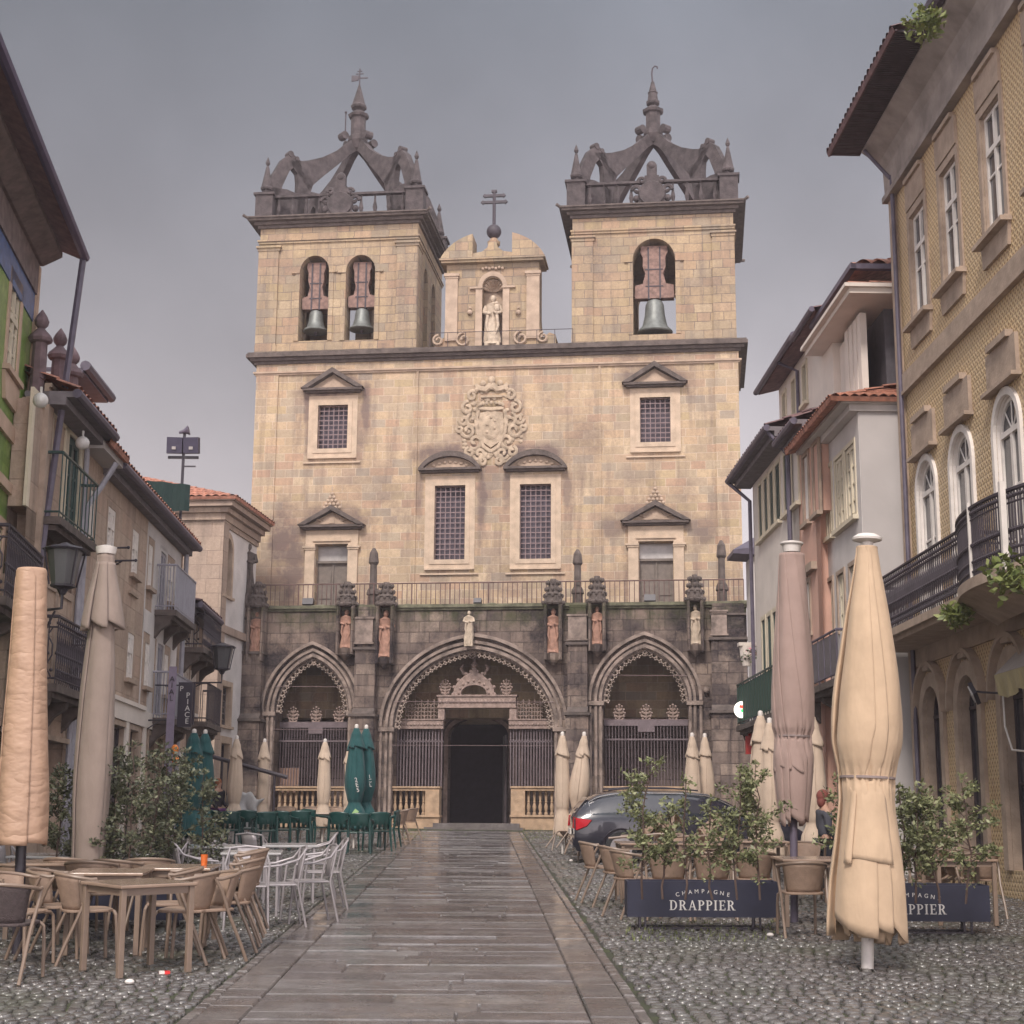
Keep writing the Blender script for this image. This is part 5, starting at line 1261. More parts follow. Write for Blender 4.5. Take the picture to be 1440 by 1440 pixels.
dg = [(x0+.35, x0+1.15, 1., 3.5), (x0+1.5, x0+2.3, 1., 3.5)]
wallslab(WF, wh, x0, x1, -1, zeW, W3+W4+dg, M['plaster'], depth=7.5)
MB().box(x1-.01, x1+.02, .012, 7.4, -1, zeW-.01).build('side_wall', M['plaster_grey'], wh)
for a in W3: sash(wh, a, M['cream_paint'], 2, 4, sur=M['cream_paint'], sw=.08, fw=.08, pane='glass_pale', inset=.01, proj=.02)
for a in W4: sash(wh, a, M['cream_paint'], 2, 3, sur=M['ystone'], sw=.08, fw=.05, sill=False, inset=.02)
for a in dg: sash(wh, a, M['wood_dark'], 2, 2, sur=M['ystone'], sw=.1, sill=False)
mb = MB(); mb.box(x0-.15, x1+.16, -.34, 7.5, zeW, zeW+.1); mb.box(x0, x1+.08, -.17, 7.4, zeW-.12, zeW); mb.build('soffit', M['plaster'], wh)
tile_roof((x0-.25, -.55, zeW+.07), (x1+.25, -.55, zeW+.07), (x1-.3, .9, zeW+.5), (x0-.25, .9, zeW+.5), 'eave_tiles', M['tile'], wh, .17)
tile_roof((x1+.25, -.55, zeW+.07), (x1+.25, 7.4, zeW+.07), (x1-.45, 7.4, zeW+.42), (x1-.45, .5, zeW+.42), 'eave_tiles', M['tile'], wh, .17)
# loggia storey set back : corrugated back wall, cladding posts
zl = zeW+.3; zt2 = WF.uv(1185, 436)[1]
M['corrugated'] = plain('dark grey sheet', (.13,.12,.135), .5, .2)
def corr(mb, x0, x1, y, z0, z1, p=.09):
    n = int((x1-x0)/p)*2; vs = []
    for i in range(n+1): X = x0+(x1-x0)*i/n; Y = y+(.015 if (i//1) % 2 else 0); vs += [(X, Y, z0), (X, Y, z1)]
    mb.add(vs, [(2*i, 2*i+2, 2*i+3, 2*i+1) for i in range(n)])
m = MB(); m.box(x0+.05, x1-.75, .75, 7.2, zl, zt2); 
k0 = len(m.v); corr(m, 0, 6.2, 0, zl, zt2); m.xf(Matrix.Translation((x1-.7, .9, 0)) @ Matrix.Rotation(R(90), 4, 'Z'), k0)
m.build('loggia', M['corrugated'], wh)
m = MB()
for k in range(4): m.box(x1-.95-k*.33, x1-.70-k*.33, .28, .40, zl, zt2-.1)
corr(m, x0+.3, x1-.9, .38, zl, zt2-.1, .2); m.build('cladding_panel', M['plaster_warm'], wh)
m = MB(); m.box(x0-.1, x1+.12, -.1, 7.4, zt2, zt2+.1); m.box(x0-.1, x1+.2, -.2, 7.4, zt2+.1, zt2+.17); m.build('loggia_roof', M['plaster_warm'], wh)
tile_roof((x0, -.1, zt2+.17), (x1+.12, -.1, zt2+.17), (x1-.3, 2.5, zt2+.42), (x0, 2.5, zt2+.42), 'loggia_tiles', M['tile'], wh, .3, amp=.08)
zt3 = zt2+.55
m = MB(); k0 = 0; corr(m, 0, 6, 0, zt2+.1, zt3+.1, .07); m.xf(Matrix.Translation((x1-.6, 1.2, 0)) @ Matrix.Rotation(R(90), 4, 'Z'), k0); m.box(x0, x1-.65, 1.2, 7, zt2+.1, zt3+.1); m.build('attic_wall', M['corrugated'], wh)
tile_roof((x1-.2, .1, zt3+.1), (x1-.2, 7, zt3+.1), (x1-2.4, 7, zt3+1.1), (x1-2.4, 2.5, zt3+1.1), 'roof_tiles', M['tile'], wh, .3, amp=.08)
tile_roof((x0, .1, zt3+.1), (x1-.2, .1, zt3+.1), (x1-2.4, 2.5, zt3+1.1), (x0, 2.5, zt3+1.1), 'roof_tiles', M['tile'], wh, .3, amp=.08)
m = MB(); m.box(x1-.22, x1-.1, 0, 7, zt3+.0, zt3+.1); m.box(x0, x1-.1, -.02, .1, zt3, zt3+.1); m.build('fascia', M['gutter'], wh)
drain(wh, [(x0-.02, -.12, zeW-.05), (x0-.02, -.12, 1.)], plain and 'gutter', .05)
iron_balcony(wh, x0+.0, x1-.1, 4.35, .85, 0, .5, .5, M['gutter'], 'dark_stone')
MB().box(x0+.04, x1-.14, -.5, -.47, 4.42, 5.15).build('balcony_sheet', M['corrugated'], wh)
# ---------- pink house
PF = side_frame(670, 1157, 29.95, False); zeP = PF.uv(1140, 592, -.1)[1]; px0 = PF.uv(1127, 1000)[0]
ph = house('pink_house', 'narrow salmon pink house squeezed between two white ones', PF)
def pq(l, t, r, b): return PF.rect(l, t, r, b, 0)
Pw = [pq(1131, 640, 1138, 735), pq(1145, 620, 1152, 715), pq(1133, 820, 1140, 890)]
Pw[1] = (Pw[1][0], Pw[1][1], Pw[0][2], Pw[0][3])
wallslab(PF, ph, px0+.02, -.02, -1, zeP, Pw, M['pink'], depth=7)
for a in Pw: sash(ph, a, M['white_paint'], 2, 3, sur=M['ystone'], sw=.1, fw=.07, pane='glass_pale', inset=.015)
m = MB(); m.box(px0+.1, -.1, -.12, .02, Pw[2][3]+.15, Pw[2][3]+.3); m.build('cornice', M['ystone'], ph)
eave(ph, px0, .0, zeP, .35); 
tile_roof((px0, -.4, zeP+.1), (0, -.4, zeP+.1), (0, 1.6, zeP+.9), (px0, 1.6, zeP+.9), 'roof', M['tile_dark'], ph)
m = MB(); m.box(px0, -.1, .45, 5, zeP+.3, zeP+2.4); m.build('attic_wall', M['plaster_warm'], ph)
tile_roof((px0-.1, .1, zeP+2.4), (-.02, .1, zeP+2.4), (-.02, 3, zeP+3.1), (px0-.1, 3, zeP+3.1), 'attic_roof', M['tile_dark'], ph)
m = MB(); m.tube([(px0-.1, .05, zeP+2.4), (-.05, .05, zeP+2.4)], .06, 8); m.build('gutter', M['gutter'], ph)
iron_balcony(ph, px0+.1, -.1, 4.35, .85, 0, .5, .3, M['gutter'], 'dark_stone')
# ---------- far white house
FF = side_frame(670, 1126, 31.9, False); fx0 = FF.uv(1066, 1000)[0]; zeF = FF.uv(1105, 590, -.2)[1]-.15
fh = house('white_house', 'white house with a close row of dark green windows, nearest the cathedral', FF)
def fq(l, t, r, b): return FF.rect(l, t, r, b, 0)
Fw = [fq(l, t, r, b) for l, t, r, b in ((1068, 690, 1072, 770), (1075.5, 680, 1080, 760), (1083, 665, 1088, 742), (1091, 650, 1097, 730), (1103, 630, 1110, 715), (1114, 612, 1122, 700))]
z0 = sum(a[2] for a in Fw)/6; z1 = sum(a[3] for a in Fw)/6; Fw = [(a[0], a[1], z0, z1) for a in Fw]
Fg = [(a[0]-.02, a[1]+.02, z0-3.5, z0-1.9) for a in Fw]
wallslab(FF, fh, fx0, -.02, -1, zeF, Fw+Fg, M['plaster_warm'], depth=7)
for a in Fw+Fg: sash(fh, a, M['green_paint'], 2, 2, sur=M['cream_paint'], sw=.1, fw=.06, inset=.015, proj=.015)
eave(fh, fx0-.35, 0, zeF, .5); tile_roof((fx0-.35, -.55, zeF+.1), (0, -.55, zeF+.1), (0, 1.8, zeF+.95), (fx0-.35, 1.8, zeF+.95), 'roof', M['tile_dark'], fh)
m = MB(); x_ = fx0+.02; m.tube([(fx0-.3, -.54, zeF+.02), (x_, -.08, zeF-.5), (x_, -.08, 1.2)], .05, 6); m.build('drain_pipe', M['gutter'], fh); m = MB(); m.tube([(-.12, -.5, zeF+.0), (-.08, -.1, zeF-.5), (-.08, -.1, 3)], .05, 6); m.build('drain_pipe', M['gutter'], fh)
# its attic storey
aw = [(fx0+1.0, fx0+1.35, zeF+1.0, zeF+1.85), (fx0+2.1, fx0+2.5, zeF+1.0, zeF+1.85), (fx0+3.3, fx0+3.7, zeF+1.0, zeF+1.85)]
wallslab(FF, fh, fx0+.5, -.3, zeF+.3, zeF+2.15, aw, M['plaster_warm'], y=.6, depth=4, name='attic_wall')
for a in aw: sash(fh, a, M['green_paint'], 2, 2, y=.6, sur=M['cream_paint'], sw=.08, inset=.05)
tile_roof((fx0+.2, .15, zeF+2.15), (-.1, .15, zeF+2.15), (-.1, 3, zeF+2.9), (fx0+.2, 3, zeF+2.9), 'attic_roof', M['tile_dark'], fh)
m = MB(); m.tube([(fx0+.2, .1, zeF+2.15), (-.1, .1, zeF+2.15)], .07, 8); m.tube([(fx0+2.9, .1, zeF+2.1), (fx0+2.9, .55, zeF+1.9), (fx0+2.9, .55, zeF+.4)], .04, 6); m.build('gutter', M['gutter'], fh)
iron_balcony(fh, fx0+.1, -.1, 4.1, .95, 0, .5, .3, M['green_paint'], 'dark_stone')
MB().box(fx0+.14, -.14, -.5, -.47, 4.2, 5.0).build('balcony_screen', plain('green mesh screen', (.03,.065,.045), .8), fh)
# sign lamp, flower boxes hanging at the far end
x, z_ = FF.uv(1044, 998, -1.1); o = empty('sign', 'round lit white sign with red and green marks, before the cathedral corner', 'sign', FF.world(fx0, -.0, z_), FF.a)
o.location = FF.world(fx0, -.55, z_); pw_ = hit(1044, 998, Vector((0, 36., 0)), Vector((0,1,0)))
o.location = pw_; o.rotation_euler = (0,0,0)
le = NT('lit sign face'); le.b.inputs['Base Color'].default_value = (.8,.78,.7,1); le.b.inputs['Emission Color'].default_value = (1,.93,.8,1); le.b.inputs['Emission Strength'].default_value = .9
m = MB(); m.lathe([(-.07, .17), (-.05, .19), (.05, .19), (.07, .17)], (0,0,0), 24); m.xf(Matrix.Rotation(R(90), 4, 'X')); m.build('sign_disc', le.m, o, smooth=True)
def emark(c, s=.9):
    t = NT('lit mark'); t.b.inputs['Base Color'].default_value = (*c,1); t.b.inputs['Emission Color'].default_value = (*c,1); t.b.inputs['Emission Strength'].default_value = s; return t.m
m = MB(); m.obox((-.02, -.08, .06), .12, .02, .07, (0,.2,0)); m.build('red_mark', emark((.7,.05,.03)), o); m = MB(); m.obox((.03, -.08, -.02), .15, .02, .07, (0,-.2,0)); m.obox((.03, -.085, -.02), .06, .02, .11, (0,0,0)); m.build('green_mark', emark((.03,.5,.12)), o)
m = MB(); m.tube([(.17, 0, 0), (.55, .3, 0)], .02, 6); m.tube([(.0, 0, .19), (.1, 0, .3), (.55, .3, .3)], .015, 6); m.build('bracket', M['black'], o)
pw_ = hit(1055, 1045, Vector((0, 36., 0)), Vector((0,1,0))); o = MB().box(-.1, .12, -.06, .1, -.25, .15); ob = o.box(-.04, .06, -.03, .05, .15, .45).build('fire_box', plain('red painted box', (.45,.04,.035), .4)); ob.location = pw_; tag(ob, 'small red box fixed under the round lit sign', 'box')
pw_ = hit(1050, 925, Vector((0, 38., 0)), Vector((0,1,0))); o = empty('flower_box', 'white flower box with pink flowers hanging by the right corner of the cathedral', 'planter', pw_)
m = MB(); m.box(-.2, .3, -.15, .15, .28, .36); m.lathe([(-.2, .1), (.05, .16), (.28, .18)], (0,0,0), 10); m.build('box', M['plaster_warm'], o); m = MB(); leafclump(m, (.1, -.1, .05), .3, 120, .09, rnd); m.build('leaves', M['leaf_dark'], o); m = MB(); leafclump(m, (.12, -.2, .05), .25, 24, .07, rnd); m.build('flowers', plain('pink petals', (.5,.15,.22)), o)
# small dark roofed turret and a pale house glimpsed between the white house and the cathedral
p = Vector(((1062-720)/F*52, 52, 0)); m = MB(); m.box(-1.2, 3, 0, 5, 0, 7.2); hh = empty('far_house', 'pale house wall glimpsed in the gap right of the cathedral', 'house', (p.x+.9, p.y+6, 0)); m.build('wall', M['plaster_warm'], hh)
m = MB(); m.box(-1.5, 3.2, -.3, 5, 7.2, 7.3); m.build('roof', M['tile_dark'], hh)
p = hit(1050, 770, Vector((0, 40., 0)), Vector((0,1,0))); hh = empty('pavilion_roof', 'little hipped roof corner jutting out beside the drain pipe of the far white house', 'roof', (p.x, p.y, p.z-.5))
m = MB(); m.add([(-.35,0,.45),(.6,0,.55),(.6,1.2,.55),(-.35,1.2,.45),(.6,.5,1.05),(-.35,0,.35),(.6,0,.3),(.6,1.2,.3),(-.35,1.2,.35)], [(0,1,4),(0,4,3),(3,4,2),(1,2,4),(5,6,1,0),(5,8,7,6),(5,0,3,8),(7,8,3,2)]); m.build('roof', M['gutter'], hh)
m = MB(); m.box(.15, 1.2, .2, 1.2, -7.4, .3); m.build('wall', M['plaster'], hh)
pw_ = CF.world(P(1051, 850)[0]+.35, 1.4, ztop); m = MB(); m.lathe([(-4.5, .16), (.0, .14), (.1, .22), (.2, .13), (.7, .1), (.9, .2), (1.0, .12), (1.3, .17), (1.45, .03)], (0,0,0), 8, True); ob = m.build('obelisk', M['dark_stone']); ob.location = pw_; tag(ob, 'dark stone obelisk rising just right of the cathedral porch corner', 'obelisk')
for dz in (-.4, -1.3, -2.3):
    pass
# ================================================================== left side of the street
# stone row (frame runs away from the viewer)
LF = side_frame(640, 97, 25.5)
def lr(l, t, r, b, y=0): return LF.rect(l, t, r, b, y)
def merge(rs, keep=None):
    z0 = sum(a[2] for a in rs)/len(rs); z1 = sum(a[3] for a in rs)/len(rs); return [(a[0], a[1], z0, z1) for a in rs]
xb0 = LF.uv(48-2, 800)[0]; xb1 = LF.uv(106, 800)[0]; xc1 = LF.uv(254, 860)[0]; xd1 = LF.uv(284, 900)[0]
zeB = LF.uv(117, 606, -.1)[1]; zeC = LF.uv(255, 764, -.1)[1]

# --- balcony house
bh = house('balcony_house', 'stone house with tall dark green balcony doors, beside the green tiled house', LF)
Bd = merge([lr(49, 560, 61, 716), lr(71, 593, 85, 740), lr(94, 617, 104, 768)])
wd_ = .95; cB = [(a[0]+a[1])/2 for a in Bd]; Bd = [(c-wd_/2, c+wd_/2, Bd[0][2], Bd[0][3]) for c in cB]
B1 = [(c-.45, c+.45, Bd[0][2]-3.2, Bd[0][2]-1.0) for c in cB]; B0 = [(c-.5, c+.5, .3, Bd[0][2]-4.0) for c in cB]
wallslab(LF, bh, xb0, xb1-.02, -1, zeB, Bd+B1+B0, M['house_stone'], depth=7)
for a in Bd: sash(bh, a, M['green_paint'], 2, 3, sur=M['cream_paint'], sw=.14, fw=.12, inset=.02, sill=False)
for a in B1+B0: sash(bh, a, M['cream_paint'], 2, 3, sur=M['ystone'], sw=.12, inset=.1)
m = MB(); m.box(xb0, xb1, -.06, .01, Bd[0][3]+.2, Bd[0][3]+.34); m.box(xb0, xb1, -.1, .01, Bd[0][3]+.34, Bd[0][3]+.4)
m.box(xb0, xb0+.3, -.08, .02, -1, zeB); m.build('frieze', M['ystone'], bh)
iron_balcony(bh, xb0+.1, xb1-.05, Bd[0][2]-.02, 1.0, 0, .3, .22, M['green_paint'], 'dark_stone', brackets=False)
iron_balcony(bh, xb0+.1, xb1-.05, LF.uv(80, 975)[1], 1.0, 0, .4, .12, M['iron'], 'dark_stone', True)
eave(bh, xb0, xb1+.2, zeB, .45); tile_roof((xb0, -.5, zeB+.12), (xb1+.2, -.5, zeB+.12), (xb1+.2, 3, zeB+1.6), (xb0, 3, zeB+1.6), 'roof', M['tile'], bh)
for k, px in enumerate((60, 86, 104)):
    yy = .15; x, z_ = LF.uv(px, (436, 462, 488)[k], yy); z_ -= .78
    m = MB(); m.lathe([(-.8, .115), (.0, .115), (.24, .11), (.26, .17), (.31, .19), (.37, .16), (.43, .10), (.48, .055), (.53, .10), (.6, .115), (.68, .08), (.78, .01)], (x, yy, z_-.0), 8)
    m.build('chimney_pot', plain('dark clay pot', (.16,.11,.12), .9, .3), bh, smooth=True)
for px, py in ((57, 563), (116, 623)):
    x, z_ = LF.uv(px, py, -.3); pw_ = LF.world(x, -.3, z_); m = MB(); m.sphere((0,0,0), .11, 12); m.tube([(0,0,.08),(0,.0,.2)], .02, 6); ob = m.build('globe_lamp', plain('opal globe', (.6,.58,.56), .3)); ob.location = pw_
    tag(ob, 'white globe lamp by the '+('left green door of the balcony house' if px < 100 else 'drain pipe at the right end of the balcony house'), 'lamp', 'globe lamps on the balcony house')
drain(bh, [(xb1-.02, -.08, zeB-.2), (xb1-.02, -.08, .5)])
# --- long stone house
ch = house('stone_house', 'long brown granite house with small white sash windows and pale plaster at its far end', LF)
Cu = merge([lr(150, 718, 161, 790), lr(185, 746, 194, 813), lr(208, 765, 214, 826), lr(236, 788, 243, 840)])
Cl = merge([lr(143, 875, 153, 945), lr(178, 893, 187, 961), lr(203, 900, 209, 962), lr(230, 916, 236, 970)])
Cd = merge([lr(224, 776, 232, 862)]); Cd2 = merge([lr(219, 905, 227, 1010)])
CX = [lr(124, 720, 131, 770)]; CX = [(CX[0][0], CX[0][1], Cu[0][2], Cu[0][3])]
shop = [lr(153, 1018, 172, 1150), lr(178, 1028, 190, 1150), lr(205, 1035, 213, 1150), lr(217, 1040, 225, 1150), lr(229, 1045, 237, 1150)]; shop = [(a[0], a[1], .9, LF.uv(171, 1022)[1]) for a in shop]
shop.insert(0, (xb1+.4, xb1+1.7, .9, shop[0][3]))
wallslab(LF, ch, xb1+.0, xc1-.02, -1, zeC, Cu+CX+Cl+Cd+Cd2+shop, M['house_stone'], depth=7)
for a in Cu+CX+Cl: sash(ch, a, M['white_paint'], 2, 4, sur=M['ystone'], sw=.1, fw=.10, inset=.004, transom=.62, proj=.008, pane='glass_pale')
for a in Cd+Cd2: sash(ch, a, M['pipe'], 2, 3, sur=M['plaster'], sw=.12, fw=.08, inset=.01, sill=False, proj=.012)
for a in shop: sash(ch, a, M['wood_dark'], 2, 2, sur=M['ystone'], sw=.1, inset=.1, sill=False)
xp = LF.uv(205, 800)[0]; m = MB()
zs0, zs1 = Cu[0][3]+.15, zeC-.15
m.box(xp, xc1-.3, -.012, .01, zs0, zs1); m.box(xp, xc1-.3, -.012, .01, Cl[0][3]+.2, Cl[0][3]+.65); 
for a, b in ((xp+.0, Cu[2][0]-.12), (Cu[2][1]+.15, Cd[0][0]-.16), (Cd[0][1]+.16, Cu[3][0]-.15), (Cu[3][1]+.15, xc1-.3)):
    if b > a: m.box(a, b, -.011, .01, Cd2[0][2], zs0)
m.build('plaster_panel', M['plaster'], ch)
m = MB(); zsh = shop[0][3]+.12; m.box(xb1+.3, xc1-.2, -.05, .02, zsh, zsh+.32); m.box(xb1+.3, LF.uv(200, 1000)[0], -.09, .02, zsh+.32, zsh+.4); m.build('shop_fascia', M['plaster_warm'], ch)
m = MB()
for px in (199, 174): x = LF.uv(px, 1080)[0]; m.box(x-.12, x+.12, -.04, .02, 0, zsh)
m.build('shop_pilaster', M['plaster_warm'], ch)
m = MB(); x = LF.uv(166, 880)[0]
for a in Cu[:2]+Cl[:2]: m.box(a[0]-.1, a[1]+.1, -.05, .01, a[2]-.42, a[2]-.36)
m.build('apron_ledge', M['ystone'], ch)
iron_balcony(ch, LF.uv(217, 850)[0], LF.uv(246, 880)[0], Cd[0][2]-.05, .95, 0, .42, .06, M['pipe'], 'dark_stone')
iron_balcony(ch, LF.uv(211, 1010)[0], LF.uv(240, 1020)[0], Cd2[0][2]-.05, .95, 0, .42, .06, M['pipe'], 'dark_stone')
eave(ch, LF.uv(168, 680, -.3)[0], xc1+.15, zeC, .3); 
x0_ = LF.uv(168, 680, -.3)[0]
tile_roof((x0_, -.36, zeC+.12), (xc1+.1, -.36, zeC+.12), (xc1+.1, 3, zeC+1.7), (x0_, 3, zeC+1.7), 'roof', M['tile'], ch)
m = MB(); m.box(xb1, x0_-.02, -.35, .3, zeC-.02, zeC+.12); m.box(xb1, x0_, .5, 4, zeC+.1, zeC+1.3); m.box(xb1+.1, x0_-.2, .42, .5, zeC+.35, zeC+1.1); m.build('dormer_wall', M['plaster_grey'], ch)
tile_roof((xb1, -.45, zeC+.13), (x0_, -.45, zeC+.13), (x0_, .6, zeC+.45), (xb1, .6, zeC+.45), 'dormer_tiles', M['tile'], ch)
m = MB(); m.tube([(xb1, .05, zeC+1.42), (x0_+.5, .05, zeC+1.42)], .09, 8); m.box(xb1, x0_+.4, .08, 4.2, zeC+1.3, zeC+1.38); m.build('dormer_eave', M['gutter'], ch)
m = MB(); m.tube([(xb1+.75, -.4, zeC-.1), (xb1+.7, -.2, zeC-.5), (xb1+.15, -.09, zeC-1.0), (xb1+.15, -.09, .5)], .05, 6); m.build('drain_pipe', M['pipe'], ch); m = MB(); m.tube([(xc1-.15, -.1, zeC-.1), (xc1-.15, -.1, .5)], .06, 6); m.build('drain_pipe', M['pipe'], ch)
for k, (px, py, l_) in enumerate(((136, 771, .55), (143, 789, .6), (205, 1013, .5))):
    x, z_ = LF.uv(px, py); m = MB(); m.tube([(0,0,0), (0,-l_,.02)], .018, 6); m.tube([(0,-.02,-.18),(0,-l_*.6,0)], .012, 6); m.sphere((0,-l_,.02), .03, 6)
    ob = m.build('wall_bracket', M['black']); ob.location = LF.world(x, 0, z_); ob.rotation_euler = (0,0,LF.a); tag(ob, ('upper empty iron bracket between the upper windows of the stone house', 'lower empty iron bracket left of the first upper window', 'iron bracket over the shop doors of the stone house')[k], 'bracket', 'iron brackets on the stone house')
# --- small far house
dh = house('small_house', 'narrow far house with a dark eave, between the stone house and the chapel', LF)
zeD = LF.uv(280, 843, -.2)[1]-.35
Du = merge([lr(261, 862, 268, 915), lr(272, 868, 278, 915)]); Dl = merge([lr(257, 944, 263, 1000), lr(267, 950, 273, 1000)]); Dg = [(Dl[0][0], Dl[0][1]+.0, 1.2, Dl[0][2]-1.2), (Dl[1][0], Dl[1][1], 1.2, Dl[0][2]-1.2)]
wallslab(LF, dh, xc1, xd1, -1, zeD, Du+Dl+Dg, M['house_stone'], depth=6)
for a in Du+Dl: sash(dh, a, M['plaster_warm'], 2, 3, sur=M['plaster_warm'], sw=.1, fw=.06, inset=.01, proj=.012)
for a in Dg: sash(dh, a, M['wood_dark'], 2, 2, sur=M['plaster'], sw=.2, sill=False)
eave(dh, xc1, xd1+.1, zeD, .4, mat='black'); tile_roof((xc1, -.45, zeD+.12), (xd1+.1, -.45, zeD+.12), (xd1+.1, 1.1, zeD+.5), (xc1, 1.1, zeD+.5), 'roof', M['tile_dark'], dh)
m = MB(); m.box(xc1, xd1-.2, 1.1, 4, zeD+.3, zeD+1.6); m.box(xc1, xd1-.1, .95, 4, zeD+1.6, zeD+1.75); m.build('set_back_storey', plain('brown sheet cladding', (.13,.09,.085), .7), dh)
iron_balcony(dh, LF.uv(258, 900)[0], LF.uv(284, 915)[0], Du[0][2]-.05, .95, 0, .45, .16, M['iron'], 'dark_stone', True)
iron_balcony(dh, LF.uv(262, 1020)[0], LF.uv(283, 1030)[0], Dl[0][2]-.25, .9, 0, .45, .14, M['iron'], 'dark_stone')

# --- green tiled house, at a slight angle, nearest on the left
GF = side_frame(445, 9, 23.2)
gh = house('green_house', 'green tiled house with cream window surrounds at the left edge', GF)
def gr(l, t, r, b): return GF.rect(l, t, r, b, 0)
def gtile():
    t = NT('green glazed tiles'); wv = t.wallvec(); o = t.obj()
    br = t.n('ShaderNodeTexBrick', {'Vector': wv, 'Color1': (0,0,0,1), 'Color2': (1,1,1,1), 'Mortar': (.2,.2,.2,1), 'Scale': 1., 'Mortar Size': .004, 'Brick Width': .14, 'Row Height': .14}, offset=0.)
    n = t.noise(o, 9, 4, .7); c = t.ramp(br.outputs['Color'], [(0, (.12,.22,.035)), (.5, (.18,.31,.055)), (1, (.25,.38,.09))])
    c = t.mix(t.rng(n, .4, .65, 0, .6), c, (.06,.12,.03)); c = t.mix(t.rng(t.noise(o, 1.2), .45, .7, 0, .4), c, (.22,.28,.12)); t.l(c, t.b.inputs['Base Color']); t.b.inputs['Roughness'].default_value = .4
    t.l(t.bump(n, .3), t.b.inputs['Normal']); return t.m
M['gtile'] = gtile(); M['cream_stone'] = plain('cream pink surround', (.50,.36,.27), .8, .15, .2, 3)
gx1 = GF.uv(28, 700)[0]; zeG = GF.uv(48, 366)[1]
g1 = gr(11, 395, 26, 530); g2 = gr(0, 748, 15, 850); dx = 1.9

Gu = [(g1[0]-k*dx, g1[1]-k*dx, g1[2], g1[3]) for k in range(5)]; Gd = [(g1[0]-.1-k*dx, g1[1]-.1-k*dx, g2[2], g2[3]) for k in range(5)]; Gg = [(a[0]-.1, a[1]+.1, .3, g2[2]-1.5) for a in Gd]
gx0 = gx1-11
wallslab(GF, gh, gx0, gx1, -1, zeG, Gu+Gd+Gg, M['gtile'], depth=7)
for a in Gu+Gd+Gg: sash(gh, a, M['cream_paint'], 2, 4, sur=M['cream_stone'], sw=.15, fw=.08, inset=.012, transom=.6, proj=.02)
m = MB()
for a in Gu: m.prism([(a[0]-.2, a[2]-.12), (a[1]+.2, a[2]-.12), (a[1]+.05, a[2]-.5), (a[0]-.05, a[2]-.5)][::-1], -.05, .02)
zf = GF.uv(15, 612)[1]; zf2 = GF.uv(14, 690)[1]; m.box(gx0, gx1-.0, -.05, .02, zf-.12, zf+.12); m.box(gx0, gx1, -.07, .02, zf2-.1, zf2+.05)
m.build('belt_course', M['cream_stone'], gh)
zbl = GF.uv(25, 362)[1]-.35; m = MB(); m.box(gx0, gx1-.05, -.02, .01, zeG-.95, zeG-.5); m.build('blue_tile_band', plain('blue glazed band', (.045,.10,.26), .4, .3), gh)
m = MB(); m.box(gx0, gx1, -.05, .01, zeG-.5, zeG); m.xprism([(.02, zeG), (-.1, zeG), (-.38, zeG+.16), (-.38, zeG+.24), (.02, zeG+.3)], gx0, gx1+.05); m.build('cornice', plain('brown boarded eave', (.17,.13,.125), .85, .3), gh)
tile_roof((gx0, -.66, zeG+.26), (gx1+.22, -.66, zeG+.26), (gx1+.22, 2, zeG+1.3), (gx0, 2, zeG+1.3), 'tiled_eave', M['tile_dark'], gh, .2)
m = MB(); m.tube([(gx0, -.7, zeG+.25), (gx1+.25, -.7, zeG+.25)], .075, 8); m.build('gutter', plain('purple grey gutter', (.07,.055,.12), .5), gh)
m = MB(); m.tube([(gx1+.18, -.68, zeG+.2), (gx1-.35, -.4, zeG-5.2), (gx1-.4, -.1, zeG-8)], .055, 6); m.build('drain_pipe', M['gutter'], gh)
m = MB(); m.box(gx1-.02, gx1+.12, -.06, 6.9, -1, zeG-.02); m.build('corner_pilaster', M['cream_stone'], gh)
iron_balcony(gh, gx1-3.2, gx1-.6, g2[2]-.25, .95, 0, .5, .12, M['iron'], 'dark_stone', True)

# --- chapel
HF = side_frame(985, 305, 45.07)
hh = house('chapel', 'stone and white rendered chapel with a tiled roof, left of the cathedral', HF, 'chapel')
hx1 = HF.uv(356, 900)[0]; zeH = HF.uv(313, 722)[1]
def hr(l, t, r, b): return HF.rect(l, t, r, b, 0)
ha = hr(314, 756, 325, 838); hb_ = hr(311, 965, 323, 1020); hc = hr(308, 1045, 320, 1140); hc = (hc[0], hc[1], 1.5, hc[3])
wallslab(HF, hh, 0, hx1, -1, zeH, [ha, hb_, hc], M['plaster'], arched=(0,), depth=7)
for a, ar in ((ha, True), (hb_, False)):
    w_ = sash(hh, a, M['dark_stone'], 2, 6, sur=M['warm_stone'], sw=.16, arch=ar, inset=.12, mun=.02)
sash(hh, hc, M['wood_dark'], 2, 2, sur=M['warm_stone'], sw=.2, sill=False)
M['chapel_stone'] = ashlar('chapel granite', [(.46,.345,.27), (.40,.30,.245), (.50,.385,.30), (.37,.28,.23)], .8, .42, (.24,.18,.15), .010, .35, (.12,.10,.09), streak=.4)
m = MB(); m.box(-.03, .45, -.08, .02, -1, zeH); m.box(-.06, .02, -.08, 7, -1, zeH); m.box(.45, .62, -.03, .02, -1, zeH-.3)
zb1 = HF.uv(316, 886)[1]; m.box(-.1, hx1, -.12, 7, zb1-.12, zb1+.1)
for k in (1.6, 2.9): m.box(-.14, -.03, k, k+.5, -1, zeH)
m.build('stone_pilaster', M['chapel_stone'], hh)
m = MB(); 
for z0_, z1_, p in ((zeH-.35, zeH-.2, .06), (zeH-.2, zeH, .12), (zeH, zeH+.15, .25), (zeH+.15, zeH+.3, .42), (zeH+.3, zeH+.38, .5)): m.box(-p, hx1+.0, -p, 7.2, z0_, z1_)
m.build('cornice', M['chapel_stone'], hh)
zt_ = zeH+.38
